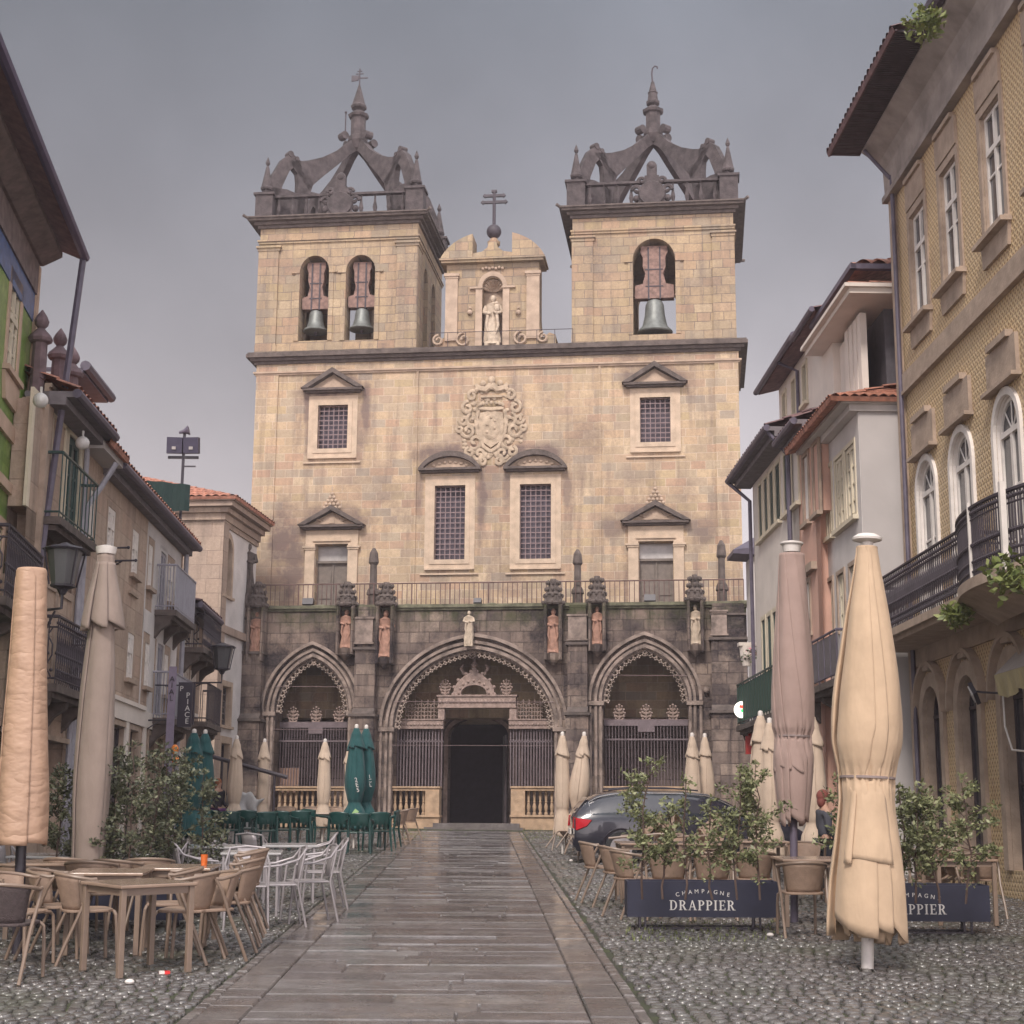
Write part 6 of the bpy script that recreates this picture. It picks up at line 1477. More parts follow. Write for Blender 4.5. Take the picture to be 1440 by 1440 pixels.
tile_roof((-.55, -.55, zt_), (hx1, -.55, zt_), (hx1, 3.5, zt_+1.35), (2.6, 3.5, zt_+1.35), 'roof', M['tile'], hh, .24)
tile_roof((-.55, 7.4, zt_), (-.55, -.55, zt_), (2.6, 3.5, zt_+1.35), (2.6, 7.4, zt_+1.35), 'roof', M['tile'], hh, .24)

# --- mast with floodlights above the roofs
pm = hit(252, 760, Vector((0, 36, 0)), Vector((0,1,0))); pt_ = hit(252, 615, Vector((0, 36, 0)), Vector((0,1,0)))
o = empty('floodlight_mast', 'thin mast with two square floodlights and a horn above the left roofs', 'floodlight', (pm.x, 36, pm.z-6)); H = pt_.z-pm.z+6
m = MB(); m.tube([(0,0,0), (0,0,H+.12)], .035, 8); m.box(-.36, .36, -.03, .03, H-.52, H-.46); m.box(0, .3, -.02, .02, H-.72, H-.69); m.build('mast', M['black'], o)
for s in (-1, 1):
    m = MB(); m.obox((s*.2, -.08, H-.22), .36, .16, .38, (R(8), 0, R(-6*s))); h_ = m.build('lamp_housing', plain('dark lamp housing', (.035,.03,.06), .5), o)
    m = MB(); m.obox((s*.2, -.17, H-.30), .09, .02, .07, (R(8), 0, 0)); m.build('lamp_glass', M['glass_pale'], h_)
m = MB(); k0 = 0; m.lathe([(0, .03), (.12, .05), (.24, .12)], (0,0,0), 10); m.xf(Matrix.Translation((-.12, -.05, H+.1)) @ Matrix.Rotation(R(75), 4, 'Y'), k0); m.build('horn', M['gutter'], o)
p = hit(236, 700, Vector((0, 35.5, 0)), Vector((0,1,0))); m = MB(); n = 10
vs = [(x/n*1.0-.5 , .05*math.sin(x*1.3), z_*.62-.31+(.1 if z_ else 0)*(1-x/n)) for z_ in (0, 1) for x in range(n+1)]; m.add(vs, [(i, i+1, n+2+i, n+1+i) for i in range(n)])
ob = m.build('green_netting', plain('green netting', (.01,.03,.028), .9), solid=.02); ob.location = (p.x, p.y, p.z-.0); tag(ob, 'dark green netting stretched behind the roof ridge, under the floodlight mast', 'netting')
# --- street lanterns on brackets
def lantern(label, px, py, D, s, arm):
    c = hit(px, py, Vector((0, D, 0)), Vector((0,1,0))); o = empty('street_lantern', label, 'lantern', c, 0, 'tapered glass street lanterns on the left')
    m = MB(); m.lathe([(.30*s, .36*s), (.33*s, .38*s), (.36*s, .33*s), (.42*s, .12*s), (.46*s, .04*s)], (0,0,0), 8, True); m.build('lantern_roof', M['black'], o)
    m = MB(); m.lathe([(-.33*s, .19*s), (.3*s, .29*s)], (0,0,0), 8, True); m.build('lantern_glass', plain('frosted lantern glass', (.09,.09,.095), .3, .1), o)
    m = MB()
    for a in range(4):
        an = R(45+90*a); q = 1.414; m.tube([(.195*s*q*math.cos(an), .195*s*q*math.sin(an), -.34*s), (.295*s*q*math.cos(an), .295*s*q*math.sin(an), .31*s)], .016*s, 5)
    m.lathe([(-.5*s, .05*s), (-.4*s, .1*s), (-.36*s, .21*s), (-.32*s, .21*s)], (0,0,0), 8, True)
    m.tube([(0,0,-.45*s), (0,0,-.75*s), (-arm, .15, -.75*s)], .028*s, 6); m.tube([(-arm, .15, -1.1*s), (-arm*.5, .1, -.78*s)], .02*s, 6)
    m.build('lantern_frame', M['black'], o)
lantern('big street lantern beside the tall taupe parasol top on the left', 90, 798, 17.5, .62, .2)
lantern('street lantern on a long bracket in front of the white chapel wall', 313, 925, 37, .78, 1.0)
# --- vertical signs
def vtext(s, size, mat, parent, name, loc, rot, depth=.006):
    cu = bpy.data.curves.new(name, 'FONT'); cu.body = s; cu.size = size; cu.extrude = depth; cu.align_x = 'CENTER'; cu.space_line = .86
    ob = bpy.data.objects.new(name, cu); me = bpy.data.meshes.new_from_object(ob); bpy.data.objects.remove(ob); o2 = bpy.data.objects.new(name, me); col.objects.link(o2)
    me.materials.clear(); me.materials.append(mat); o2.parent = parent; o2.location = loc; o2.rotation_euler = rot; return o2
M['letter'] = plain('pale lettering', (.62,.60,.58), .6, .05)
for k, (px, py, D, w_, h_, txt, lab) in enumerate(((257, 990, 33.5, .14, .88, 'P\n \nA\nC\nE', 'narrow black vertical sign just behind the larger one on the left houses'), (260.5, 991, 32.6, .29, .92, '', 'black vertical sign with white letters hanging from the left houses'))):
    c = hit(px+(4 if k == 0 else 0), py, Vector((0, D, 0)), Vector((0,1,0))); o = empty('vertical_sign', lab, 'sign', c, R(0), 'vertical signs on the left houses')
    if k == 0: c.x += .12; o.location = c
    m = MB(); m.box(-w_/2, w_/2, -.05, .05, -h_/2, h_/2); m.tube([(-w_/2-.5, 0, h_/2-.06), (0, 0, h_/2-.06)], .015, 6); m.build('sign_board', plain('black sign board', (.03,.025,.04), .4), o)
    if k: 
        vtext('P', .15, M['letter'], o, 'lettering', (-.08, -.056, .28), (R(90),0,0)); vtext('P\nI\nA\nC\nE', .155, M['letter'], o, 'lettering', (.06, -.056, .14), (R(90),0,0))
c = hit(241, 990, Vector((0, 31.5, 0)), Vector((0,1,0))); o = empty('vertical_sign', 'pale vertical banner with dark letters below the grey iron balcony on the left', 'sign', c, 0, 'vertical signs on the left houses')
m = MB(); m.box(-.075, .075, -.03, .03, -2.1, .75); m.build('banner', plain('lilac grey banner', (.24,.20,.27), .8), o); vtext('A\nI\nA\nL', .15, M['black'], o, 'lettering', (0, -.036, .45), (R(90),0,0))
# orange hanging lamps
for k, (px, py) in enumerate(((246, 1054), (247, 1070))):
    c = hit(px, py, Vector((0, 29, 0)), Vector((0,1,0))); m = MB(); m.sphere((0,0,0), .07, 8, (1,1,1.3)); ob = m.build('orange_tag', plain('orange plastic', (.75,.22,.03), .5)); ob.location = c; tag(ob, ('upper' if k == 0 else 'lower')+' orange pot hanging from the pale banner', 'pot')
# ================================================================== cafe furniture
M['beige'] = plain('beige woven resin', (.275,.19,.14), .65, .12, .25, 14)
M['beige_frame'] = plain('beige lacquered tube', (.22,.158,.12), .42, .08)
M['beige_top'] = plain('wet beige table top', (.29,.205,.155), .16, .15, .05, 3)
M['brown_weave'] = plain('dark brown weave', (.075,.055,.055), .75, .2, .6, 30)
M['silver'] = plain('brushed pale metal', (.36,.33,.34), .4, .12, 0, 6, .3)
M['silver_top'] = plain('wet pale table top', (.42,.41,.41), .15, .1)
M['green_plastic'] = plain('dark green plastic', (.012,.055,.05), .3, .12)
M['cream_top'] = plain('cream table top', (.50,.40,.32), .3, .12)

def bistro(label, weave=None, group='beige bistro chairs'):
    o = empty('cafe_chair', label, 'chair', (0,0,0), 0, group); wv = weave or M['beige']
    m = MB(); vs = []
    n = 20
    for z in (.435, .46):
        for i in range(n):
            a = 2*math.pi*i/n; c, s_ = math.cos(a), math.sin(a); k = (abs(c)**4+abs(s_)**4)**(-.25); vs.append((.215*c*k, .215*s_*k, z))
    m.add(vs, [tuple(range(n-1,-1,-1)), tuple(range(n, 2*n))] + [(i, (i+1) % n, n+(i+1) % n, n+i) for i in range(n)])
    m.build('seat', wv, o, smooth=True, bevel=.006)
    # wrapping back sheet from the seat up to the rail
    m = MB(); vs = []; nu, nv = 18, 7; rail = []
    for j in range(nv):
        v = j/(nv-1)
        for i in range(nu):
            a = R(-8 + 196*i/(nu-1)); r = .19+.065*v; z = .45+.32*v - .05*v*(1-abs(math.sin(a)))
            vs.append((r*1.02*math.cos(a), .0+r*math.sin(a)*1.05+.02*v, z if v else .45))
            if j == nv-1: rail.append(vs[-1])
    lim = lambda i: True
    fs = [(j*nu+i, j*nu+i+1, (j+1)*nu+i+1, (j+1)*nu+i) for j in range(nv-1) for i in range(nu-1) if 3 <= i <= nu-5]
    m.add(vs, fs); m.build('backrest', wv, o, smooth='all', solid=.014)
    m = MB(); m.tube(rail, .016, 8); m.tube([(x*1.0, y, .45) for x, y, z in [vs[i] for i in range(nu)]], .012, 6); m.build('rail', M['beige_frame'], o, smooth=True)
    for s in (-1, 1):
        e = rail[0] if s > 0 else rail[-1]
        MB().tube([e, (e[0]+s*.005, e[1]+.06, .62), (s*.245, .13, .4), (s*.25, .24, .15), (s*.25, .30, 0)], .0155, 8).build('leg', M['beige_frame'], o, smooth=True)
        MB().tube([(s*.10, -.2, .44), (s*.17, -.205, .438), (s*.2, -.215, .41), (s*.205, -.225, .3), (s*.205, -.24, 0)], .0155, 8).build('leg', M['beige_frame'], o, smooth=True)
    return o
def metal_chair(label):
    o = empty('metal_chair', label, 'chair', (0,0,0), 0, 'pale metal cafe chairs')
    MB().box(-.21, .21, -.22, .2, .44, .458).build('seat', M['silver'], o, bevel=.006)
    m = MB(); vs = []
    for z, y in ((.5, .215), (.62, .235), (.76, .27), (.83, .29)):
        for x in (-.11, -.05, .05, .11): vs.append((x, y+.02*(1-abs(x)/.11), z))
    m.add(vs, [(j*4+i, j*4+i+1, j*4+5+i, j*4+4+i) for j in range(3) for i in range(3)]); m.build('backrest', M['silver'], o, smooth='all', solid=.01)
    m = MB(); m.tube([(-.23, -.2, .64), (-.24, .0, .66), (-.225, .2, .72), (-.19, .285, .83), (0, .31, .85), (.19, .285, .83), (.225, .2, .72), (.24, .0, .66), (.23, -.2, .64)], .013, 8)
    m.build('rail', M['silver'], o, smooth=True)
    for s in (-1, 1):
        MB().tube([(s*.23, -.2, .64), (s*.222, -.225, .44), (s*.235, -.26, 0)], .013, 8).build('leg', M['silver'], o, smooth=True)
        MB().tube([(s*.2, .27, .8), (s*.215, .2, .45), (s*.23, .3, 0)], .013, 8).build('leg', M['silver'], o, smooth=True)
    return o
def plastic_chair(label):
    o = empty('plastic_chair', label, 'chair', (0,0,0), 0, 'dark green plastic armchairs')
    MB().box(-.22, .22, -.22, .21, .40, .43).build('seat', M['green_plastic'], o, bevel=.012)
    m = MB(); vs = []
    for j, z in enumerate((.46, .56, .68, .78, .82)):
        for i in range(9): u = i/4-1; vs.append((u*(.2+.03*j/4), .2+.03*j/4+.05*(1-u*u), z - (.03*u*u if j == 4 else 0)))
    m.add(vs, [(j*9+i, j*9+i+1, j*9+10+i, j*9+9+i) for j in range(4) for i in range(8) if not (j in (0,) and i % 2)]); m.build('backrest', M['green_plastic'], o, smooth='all', solid=.02)
    for s in (-1, 1):
        MB().tube([(s*.2, .24, .70), (s*.27, .1, .66), (s*.275, -.1, .645), (s*.26, -.22, .6)], [.022,.026,.026,.022], 8).build('arm', M['green_plastic'], o, smooth=True)
        MB().tube([(s*.26, -.22, .62), (s*.235, -.23, .4), (s*.245, -.26, 0)], [.022,.026,.018], 6).build('leg', M['green_plastic'], o, smooth=True)
        MB().tube([(s*.21, .25, .72), (s*.22, .22, .4), (s*.245, .28, 0)], [.02,.026,.018], 6).build('leg', M['green_plastic'], o, smooth=True)
    return o
def table(label, w, d, h, mt, ml, group, th=.028, leg=.024, apron=True, inset=.03):
    o = empty('cafe_table', label, 'table', (0,0,0), 0, group)
    MB().box(-w/2, w/2, -d/2, d/2, h-th, h).build('tabletop', mt, o, bevel=.008)
    if apron:
        m = MB(); i = inset+.01
        m.box(-w/2+i, w/2-i, -d/2+i, -d/2+i+.02, h-th-.06, h-th-.002); m.box(-w/2+i, w/2-i, d/2-i-.02, d/2-i, h-th-.06, h-th-.002)
        m.box(-w/2+i, -w/2+i+.02, -d/2+i+.021, d/2-i-.021, h-th-.06, h-th-.002); m.box(w/2-i-.02, w/2-i, -d/2+i+.021, d/2-i-.021, h-th-.06, h-th-.002); m.build('apron', ml, o)
    for sx in (-1, 1):
        for sy in (-1, 1): x, y = sx*(w/2-inset-leg/2), sy*(d/2-inset-leg/2); MB().box(x-leg, x+leg, y-leg, y+leg, 0, h-th-.001).build('leg', ml, o, bevel=.005)
    return o
PROTO = {}
def place(kind, maker, px, py, rz, label, z=0., tip=None, **k):
    """first use builds, later uses copy"""
    if kind not in PROTO: o = maker(label); PROTO[kind] = o
    else: o = copy_tree(PROTO[kind]); o['label'] = label
    p = G(px, py); on_slope(o, p, R(rz))
    if z: o.location = o.location + Vector((0,0,z))
    if tip is not None:
        m = Matrix.Translation(p+Vector((0,0,z))) @ Matrix.Rotation(R(rz), 4, 'Z') @ tip; o.location = m.to_translation(); o.rotation_euler = m.to_euler()
    return o
GT = 'beige cafe tables'
T = lambda w=.72, d=.72: (lambda l: table(l, w, d, .74, M['beige_top'], M['beige_frame'], GT))
BC = lambda l: bistro(l)
# left foreground
place('bt', T(), 190, 1366, 42, 'beige square table nearest the viewer on the left, above the red packet')
place('bt', T(), 150, 1338, 4, 'beige square table behind the nearest left table')
place('bt', T(), 248, 1326, 2, 'beige square table carrying the orange glass, beside the chair stack')
place('bc', BC, 118, 1352, 118, 'beige chair pushed under the left side of the nearest left table')
place('bc', BC, 258, 1352, -98, 'beige chair on the right side of the nearest left table')
place('bc', BC, 78, 1345, 92, 'beige chair at far left turned towards the peach parasol')
place('bc', BC, 236, 1340, -80, 'beige chair tucked between the nearest left table and the table behind')
place('bc', BC, 125, 1320, 178, 'beige chair seen over the table behind the nearest left one')
place('bc', BC, 33, 1330, 150, 'beige chair behind the peach parasol pole')
place('bt', T(), 60, 1316, 8, 'beige table at the far left behind the peach parasol pole')
for px, py, rz, lab in ((95, 1312, 170, 'beige chair between the far left table and the taupe parasol'), (165, 1316, 160, 'beige chair behind the middle of the left tables'), (205, 1312, 190, 'beige chair in front of the dark shrubs, left of the orange glass'), (288, 1350, -60, 'beige chair just left of the foot of the chair stack'), (22, 1356, 70, 'beige chair beside the dark woven one')):
    place('bc', BC, px, py, rz, lab)
o = bistro('dark woven chair with its back to the viewer at the left edge', M['brown_weave'], None)
if 'group' in o: del o['group']
on_slope(o, G(8, 1378), R(172))
for k in range(3):
    place('bc', BC, 318+6*k, 1336-2*k, -84, ('bottom', 'middle', 'top')[k]+' chair of the beige chair stack on the left', z=.075*k)
# pale metal group
MT = lambda l: table(l, .7, .7, .73, M['silver_top'], M['silver'], 'pale metal cafe tables', leg=.015, apron=False)
MC = metal_chair
place('mt', MT, 352, 1286, 6, 'pale metal table behind the beige chair stack')
place('mt', MT, 405, 1268, 8, 'pale metal table with chairs on its right, nearest the path')
place('mt', MT, 300, 1272, 4, 'pale metal table half hidden behind the orange glass table')
for k, (px, py, rz, lab) in enumerate(((388, 1302, -75, 'pale metal chair beside the chair stack, legs towards the path'), (432, 1296, -70, 'pale metal chair with its back to the path, second from the stack'),
     (452, 1278, -78, 'outermost pale metal chair near the path edge'), (440, 1262, -84, 'pale metal chair at the far corner nearest the green chairs'), (362, 1262, 160, 'pale metal chair behind the pale tables'),
     (322, 1262, 100, 'pale metal chair between the two hidden pale tables'), (275, 1290, 110, 'pale metal chair behind the orange glass table'), (345, 1305, 10, 'pale metal chair turned to the stack'))):
    place('mc', MC, px, py, rz, lab)
place('mt', MT, 60, 1296, 0, 'pale metal table behind the peach parasol')
place('mt', MT, 175, 1290, 0, 'pale metal table among the shrub stems on the left')
for px, py, rz, lab in ((15, 1296, 60, 'pale metal chair at the left edge behind the beige chairs'), (105, 1290, -60, 'pale metal chair before the shrubs, left of centre'), (140, 1285, 100, 'pale metal chair against the shrub stems'), (222, 1285, -70, 'pale metal chair right of the shrub stems')):
    place('mc', MC, px, py, rz, lab)
# green plastic group
GTb = lambda l: table(l, .8, .8, .72, M['cream_top'], M['green_plastic'], 'cream topped tables among green chairs', leg=.02)
names = ['first', 'second', 'third', 'fourth', 'fifth', 'sixth', 'seventh', 'eighth', 'ninth', 'tenth', 'eleventh', 'twelfth']
for k, px in enumerate((262, 312, 362, 410, 455, 512)):
    place('gt', GTb, px, 1188+(k % 2)*2, 4, names[k]+' cream topped table from the left in the row before the cathedral')
for k, (px, py, rz) in enumerate(((240, 1196, 175), (268, 1197, 190), (298, 1193, 170), (322, 1196, 185), (348, 1193, 178), (372, 1197, 195), (398, 1195, 170), (422, 1194, 184), (440, 1190, 150))):
    place('gc', plastic_chair, px, py, rz, names[k]+' green armchair from the left in the long row')
for px, py, rz, lab in ((482, 1197, 160, 'green armchair left of the round gap, facing the last table'), (505, 1200, 182, 'green armchair in front of the green parasols'), (530, 1197, 200, 'green armchair right of the green parasols'), (543, 1192, 260, 'last green armchair, nearest the path')):
    place('gc', plastic_chair, px, py, rz, lab)
place('bc', BC, 556, 1187, -100, 'beige chair beside the last green armchair, near the path')
place('bc', BC, 571, 1182, -120, 'farthest beige chair on the left near the path')
for k, px in enumerate((285, 345, 400, 440, 475)): place('bc', BC, px, 1180, 20*k-40, names[k]+' beige chair from the left behind the green armchairs')
# right side
place('bt', T(), 905, 1262, 3, 'beige table with chairs tipped onto it, left end of the right group')
place('bt', T(), 985, 1262, 2, 'beige table behind the planter, second from the path')
place('bt', T(), 1070, 1256, 1, 'beige table behind the mauve parasol')
place('bt', T(), 1138, 1300, 2, 'beige table between the planter and the big beige parasol')
o = place('bt', T(), 1350, 1298, 1, 'beige table at the right behind the second planter')
place('bc', BC, 845, 1268, 96, 'beige chair nearest the path on the right, seen from the side')
place('bc', BC, 874, 1278, 104, 'second beige chair from the path on the right')
place('bc', BC, 892, 1290, 112, 'beige chair beside the left end of the front planter')
place('bc', BC, 1128, 1316, 184, 'beige chair with its back to the viewer between planter and big parasol')
for px, py, rz, lab in ((940, 1292, 175, 'beige chair behind the left part of the front planter'), (1000, 1292, 185, 'beige chair behind the middle of the front planter'), (1060, 1290, 180, 'beige chair behind the right end of the front planter'),
     (945, 1246, 0, 'beige chair behind the tables, left of the tall shrub'), (1003, 1244, 10, 'beige chair behind the tables, in line with the car door'), (1135, 1268, 0, 'beige chair beyond the table right of the mauve parasol'), (1250, 1290, 170, 'beige chair behind the big beige parasol'),
     (1310, 1292, 178, 'beige chair behind the second planter, left one'), (1375, 1290, 184, 'beige chair behind the second planter, right one'), (1330, 1268, 0, 'beige chair beyond the right hand table')):
    place('bc', BC, px, py, rz, lab)
tipm = Matrix.Rotation(R(-58), 4, 'X')
place('bc', BC, 905, 1262, 80, 'beige chair tipped forward onto the left table', z=.80, tip=Matrix.Rotation(R(62), 4, 'X') @ Matrix.Translation((0,-.1,-.4)))
place('bc', BC, 925, 1262, 70, 'second beige chair tipped forward onto the left table', z=.80, tip=Matrix.Rotation(R(66), 4, 'X') @ Matrix.Translation((0,-.1,-.4)))
place('bc', BC, 985, 1262, 95, 'beige chair tipped onto the middle table', z=.80, tip=Matrix.Rotation(R(64), 4, 'X') @ Matrix.Translation((0,-.1,-.4)))
place('bc', BC, 1322, 1298, 60, 'beige chair tipped onto the right hand table', z=.80, tip=Matrix.Rotation(R(66), 4, 'X') @ Matrix.Translation((0,-.1,-.4)))
# chairs leaning together by the car
place('bc', BC, 786, 1204, -60, 'left chair of the pair leaning over near the parked car', z=.02, tip=Matrix.Rotation(R(-38), 4, 'X'))
place('bc', BC, 815, 1212, -40, 'right chair of the pair leaning over near the parked car', z=.02, tip=Matrix.Rotation(R(-32), 4, 'X'))
place('bc', BC, 800, 1196, 150, 'upright beige chair behind the two leaning ones')
# glass and litter
m = MB(); m.lathe([(0, .03), (.11, .036)], (0,0,0), 14); ob = m.build('glass', plain('orange candle glass', (.62,.14,.03), .2)); p = G(282, 1326); ob.location = p+Vector((0,0,.742)); tag(ob, 'orange glass standing on the beige table by the chair stack', 'glass')
m = MB(); m.box(-.045, .045, -.028, .028, 0, .022); ob = m.build('packet', plain('red packet', (.65,.03,.03), .4)); on_slope(ob, G(231, 1370)+Vector((0,0,.004)), .3); tag(ob, 'small red and white packet lying on the setts under the nearest left table', 'packet')
m = MB(); m.box(-.045, 0, -.029, .029, .001, .023); c_ = m.build('white_band', M['white_paint'], ob)
for k, (px, py, lab) in enumerate(((182, 1385, 'white scrap of paper on the setts in front of the nearest left table'), (1083, 1318, 'crumpled white paper at the right foot of the front planter'), (803, 1212, 'white cup lying by the leaning chairs'))):
    m = MB(); m.sphere((0,0,.025), .03, 6, (1.3,1,.7)); ob = m.build('litter', M['white_paint']); on_slope(ob, G(px, py), 0); tag(ob, lab, 'litter')

# ================================================================== closed parasols
def cloth(prof, n=8, seed=0, k=6, hem=0., lean=(0,0), arc=None, pinch=None):
    """canopy furled round a pole: n overlapping flaps, each folded over the next; prof = [(z, radius, fold depth, twist)] from the top down"""
    rr = random.Random(seed); zs = []; P_ = prof; mf = 30
    wd = [rr.uniform(.6, 1.4) for _ in range(n)]; tot = sum(wd); a0 = rr.uniform(0, 6.28); st_ = []
    for w_ in wd: st_.append((a0, w_/tot*2*math.pi)); a0 += w_/tot*2*math.pi
    fl = [(rr.uniform(.75, 1.1), rr.uniform(.25, .6), rr.uniform(-.07, .07), rr.uniform(0, 6), rr.uniform(.5, 1.3)) for _ in range(n)]
    for a, b in zip(P_[:-1], P_[1:]):
        ia = P_.index(a); p0 = P_[max(ia-1, 0)]; p3 = P_[min(ia+2, len(P_)-1)]
        for j in range(k):
            u = j/k; q_ = [a[i]+(b[i]-a[i])*u for i in range(4)]; q_[1] = .5*(2*a[1]+(b[1]-p0[1])*u+(2*p0[1]-5*a[1]+4*b[1]-p3[1])*u*u+(3*a[1]-p0[1]-3*b[1]+p3[1])*u**3); zs.append(tuple(q_))
    zs.append(P_[-1]); vs = []; z0, z1 = P_[0][0], P_[-1][0]; m = n*mf
    for (z, r, am, tw) in zs:
        for fi in range(n):
            (sa, sw), (dep, ov, dr, cp, hm) = st_[fi], fl[fi]
            for i in range(mf):
                u = i/mf; D_ = am*dep*.62; ovl = ov*min(1, am*3)
                if u < .68: v = u/.68; ang = v*(1+ovl); rad = 1-D_+D_*math.sin(v*math.pi/2)**.8
                elif u < .76: v = (u-.68)/.08; ang = (1+ovl) + .02*math.sin(v*math.pi); rad = 1-.09*D_*2*v
                else: v = (u-.76)/.24; ang = (1+ovl)-ovl*v; rad = 1-.18*D_-D_*.82*v**.7
                t = sa + sw*ang + dr*(z0-z) + tw/n*1.6 + .03*math.sin(z*1.5+cp)
                big_ = noise.noise(Vector((math.cos(t)*1.2, math.sin(t)*1.2, z*.8+seed*3.1))); mid = noise.noise(Vector((math.cos(t)*2.2+z*.9, math.sin(t)*2.2, z*1.6+seed)))
                rad *= 1+.07*big_+.035*mid
                if pinch: pz = math.exp(-((z-pinch)/.13)**2); rad *= 1-.05*pz*math.sin(t*17+cp)-.03*pz*math.sin(t*29)
                zz = z
                if z < z1+.3: zz = z - hem*hm*(max(0, math.sin(min(1, u/.7)*math.pi*.5))**2)*(1-(z-z1)/.3)
                vs.append((r*rad*math.cos(t)+lean[0]*(z-z0), r*rad*math.sin(t)+lean[1]*(z-z0), zz))
    fs = [(j*m+i, j*m+(i+1) % m, (j+1)*m+(i+1) % m, (j+1)*m+i) for j in range(len(zs)-1) for i in range(m)]
    if arc:
        def ok(f): x, y = sum(vs[q][0] for q in f), sum(vs[q][1] for q in f); return arc[0] <= math.degrees(math.atan2(y, x)) % 360 <= arc[1]
        fs = [f for f in fs if ok(f)]
    g = MB(); g.add(vs, fs); return g
def crumple(name, mat, strength):
    t = mat; return t
def parasol(label, px, D, cm, prof, top, pole_r=.03, cap=None, belt=None, skirt=None, n=8, seed=0, hem=.1, group=None, py=None, poly=None, lean=(0,0), pole_m=None, name='closed_parasol', inner=None):
    p = G(px, py) if py else GD(px, D)
    o = empty(name, label, 'parasol', p, 0, group)
    MB().tube([(0,0,0), (0,0,top)], pole_r, 14).build('pole', pole_m or M['white_paint'], o, smooth=True)
    cloth(prof, n, seed, hem=hem, lean=lean, pinch=belt[0] if belt else None).build('canopy', cm, o, smooth='all', solid=.008)
    if inner: cloth(inner, n, seed+5, hem=hem*.6, lean=lean).build('inner_fold', cm, o, smooth='all', solid=.008)
    if cap: MB().lathe(cap, (0,0,top), 20).build('cap', M['white_paint'], o, smooth=True)
    if belt: z, r = belt; MB().lathe([(z-.012, r*.96), (z-.01, r), (z+.01, r), (z+.012, r*.96)], (lean[0]*(z-top), lean[1]*(z-top), 0), 32).build('belt', plain('parasol strap', (.24,.19,.18), .8), o, smooth=True)
    if skirt: cloth(skirt, n, seed+2, hem=.09, lean=lean).build('valance', cm, o, smooth='all', solid=.006)
    return o
M['cloth_beige'] = fabric('beige parasol cloth', (.50,.365,.25)); M['cloth_mauve'] = fabric('mauve taupe parasol cloth', (.34,.245,.215)); M['cloth_peach'] = fabric('peach parasol cover', (.43,.28,.19), .12, .2, .6)
M['cloth_taupe'] = fabric('taupe parasol cloth', (.31,.245,.21)); M['cloth_cream'] = fabric('cream parasol cloth', (.52,.41,.32)); M['cloth_green'] = fabric('green parasol cloth', (.022,.082,.085), .15, .2)
t_ = NT('crumpled peach cover'); o_ = t_.obj(); n1 = t_.noise(t_.n('ShaderNodeMapping', {'Vector': o_, 'Rotation': (.4, .9, .3), 'Scale': (3, 3, 6)}).outputs[0], .9, 3, .45); n2 = t_.noise(o_, 4, 4, .6)
t_.l(t_.mix(t_.rng(n2, .4, .7, 0, .5), (.45,.29,.20), (.33,.21,.145)), t_.b.inputs['Base Color']); t_.b.inputs['Roughness'].default_value = .55
t_.l(t_.bump(t_.math('ADD', t_.math('ABSOLUTE', t_.math('SUBTRACT', n1, .5)), t_.math('MULTIPLY', n2, .12)), .6, .09), t_.b.inputs['Normal']); M['cloth_peach'] = t_.m
# big beige one, right foreground
big = parasol('big beige closed parasol in the right foreground, tied with a strap at its waist', 1220, 0, M['cloth_beige'],
    [(3.78,.09,.12,0), (3.67,.105,.35,.05), (3.43,.145,.42,.1), (3.12,.205,.46,.15), (2.82,.255,.46,.2), (2.51,.295,.42,.2), (2.2,.315,.38,.22), (1.98,.312,.28,.22), (1.82,.278,.24,.2), (1.70,.24,.16,.2), (1.64,.23,.12,.2), (1.56,.24,.2,.2), (1.41,.25,.28,.2), (1.11,.29,.32,.2), (.8,.33,.34,.2), (.44,.36,.38,.2)],
    3.86, .055, [(-.04,.07), (-.02,.135), (.0,.14), (.035,.09), (.045,.02)], (1.66,.248), None, 7, 3, .2, None, 1362, inner=[(1.3,.2,.2,0), (.9,.24,.3,0), (.5,.25,.3,0), (.36,.2,.3,0)])
big.rotation_euler = (0, .037, 0)
cloth([(1.62,.225,.1,0), (1.5,.25,.2,0), (1.2,.30,.2,0), (.95,.345,.2,0)], 3, 9, hem=.06, arc=(222, 300), pinch=1.64).build('front_flap', M['cloth_beige'], big, smooth='all', solid=.008)
# twisted mauve one
mauve = parasol('mauve closed parasol twisted round its pole, right of the shrubs', 1117, 0, M['cloth_mauve'],
    [(4.30,.15,.06,0), (4.1,.16,.12,.6), (3.6,.19,.16,1.6), (3.0,.235,.18,2.8), (2.55,.255,.18,3.7), (2.22,.235,.15,4.3), (2.12,.20,.08,4.5), (2.02,.215,.2,4.5), (1.85,.235,.3,4.5), (1.5,.215,.3,4.4), (1.2,.17,.3,4.3)],
    4.42, .045, [(-.1,.10), (-.02,.115), (0,.14), (.02,.14), (.04,.05)], (2.12,.215), [(2.08,.205,.15,0), (1.95,.225,.25,0), (1.8,.235,.3,.1)], 7, 5, .1, None, 1297, pole_m=M['gutter'])
mauve.rotation_euler = (0, .022, 0)
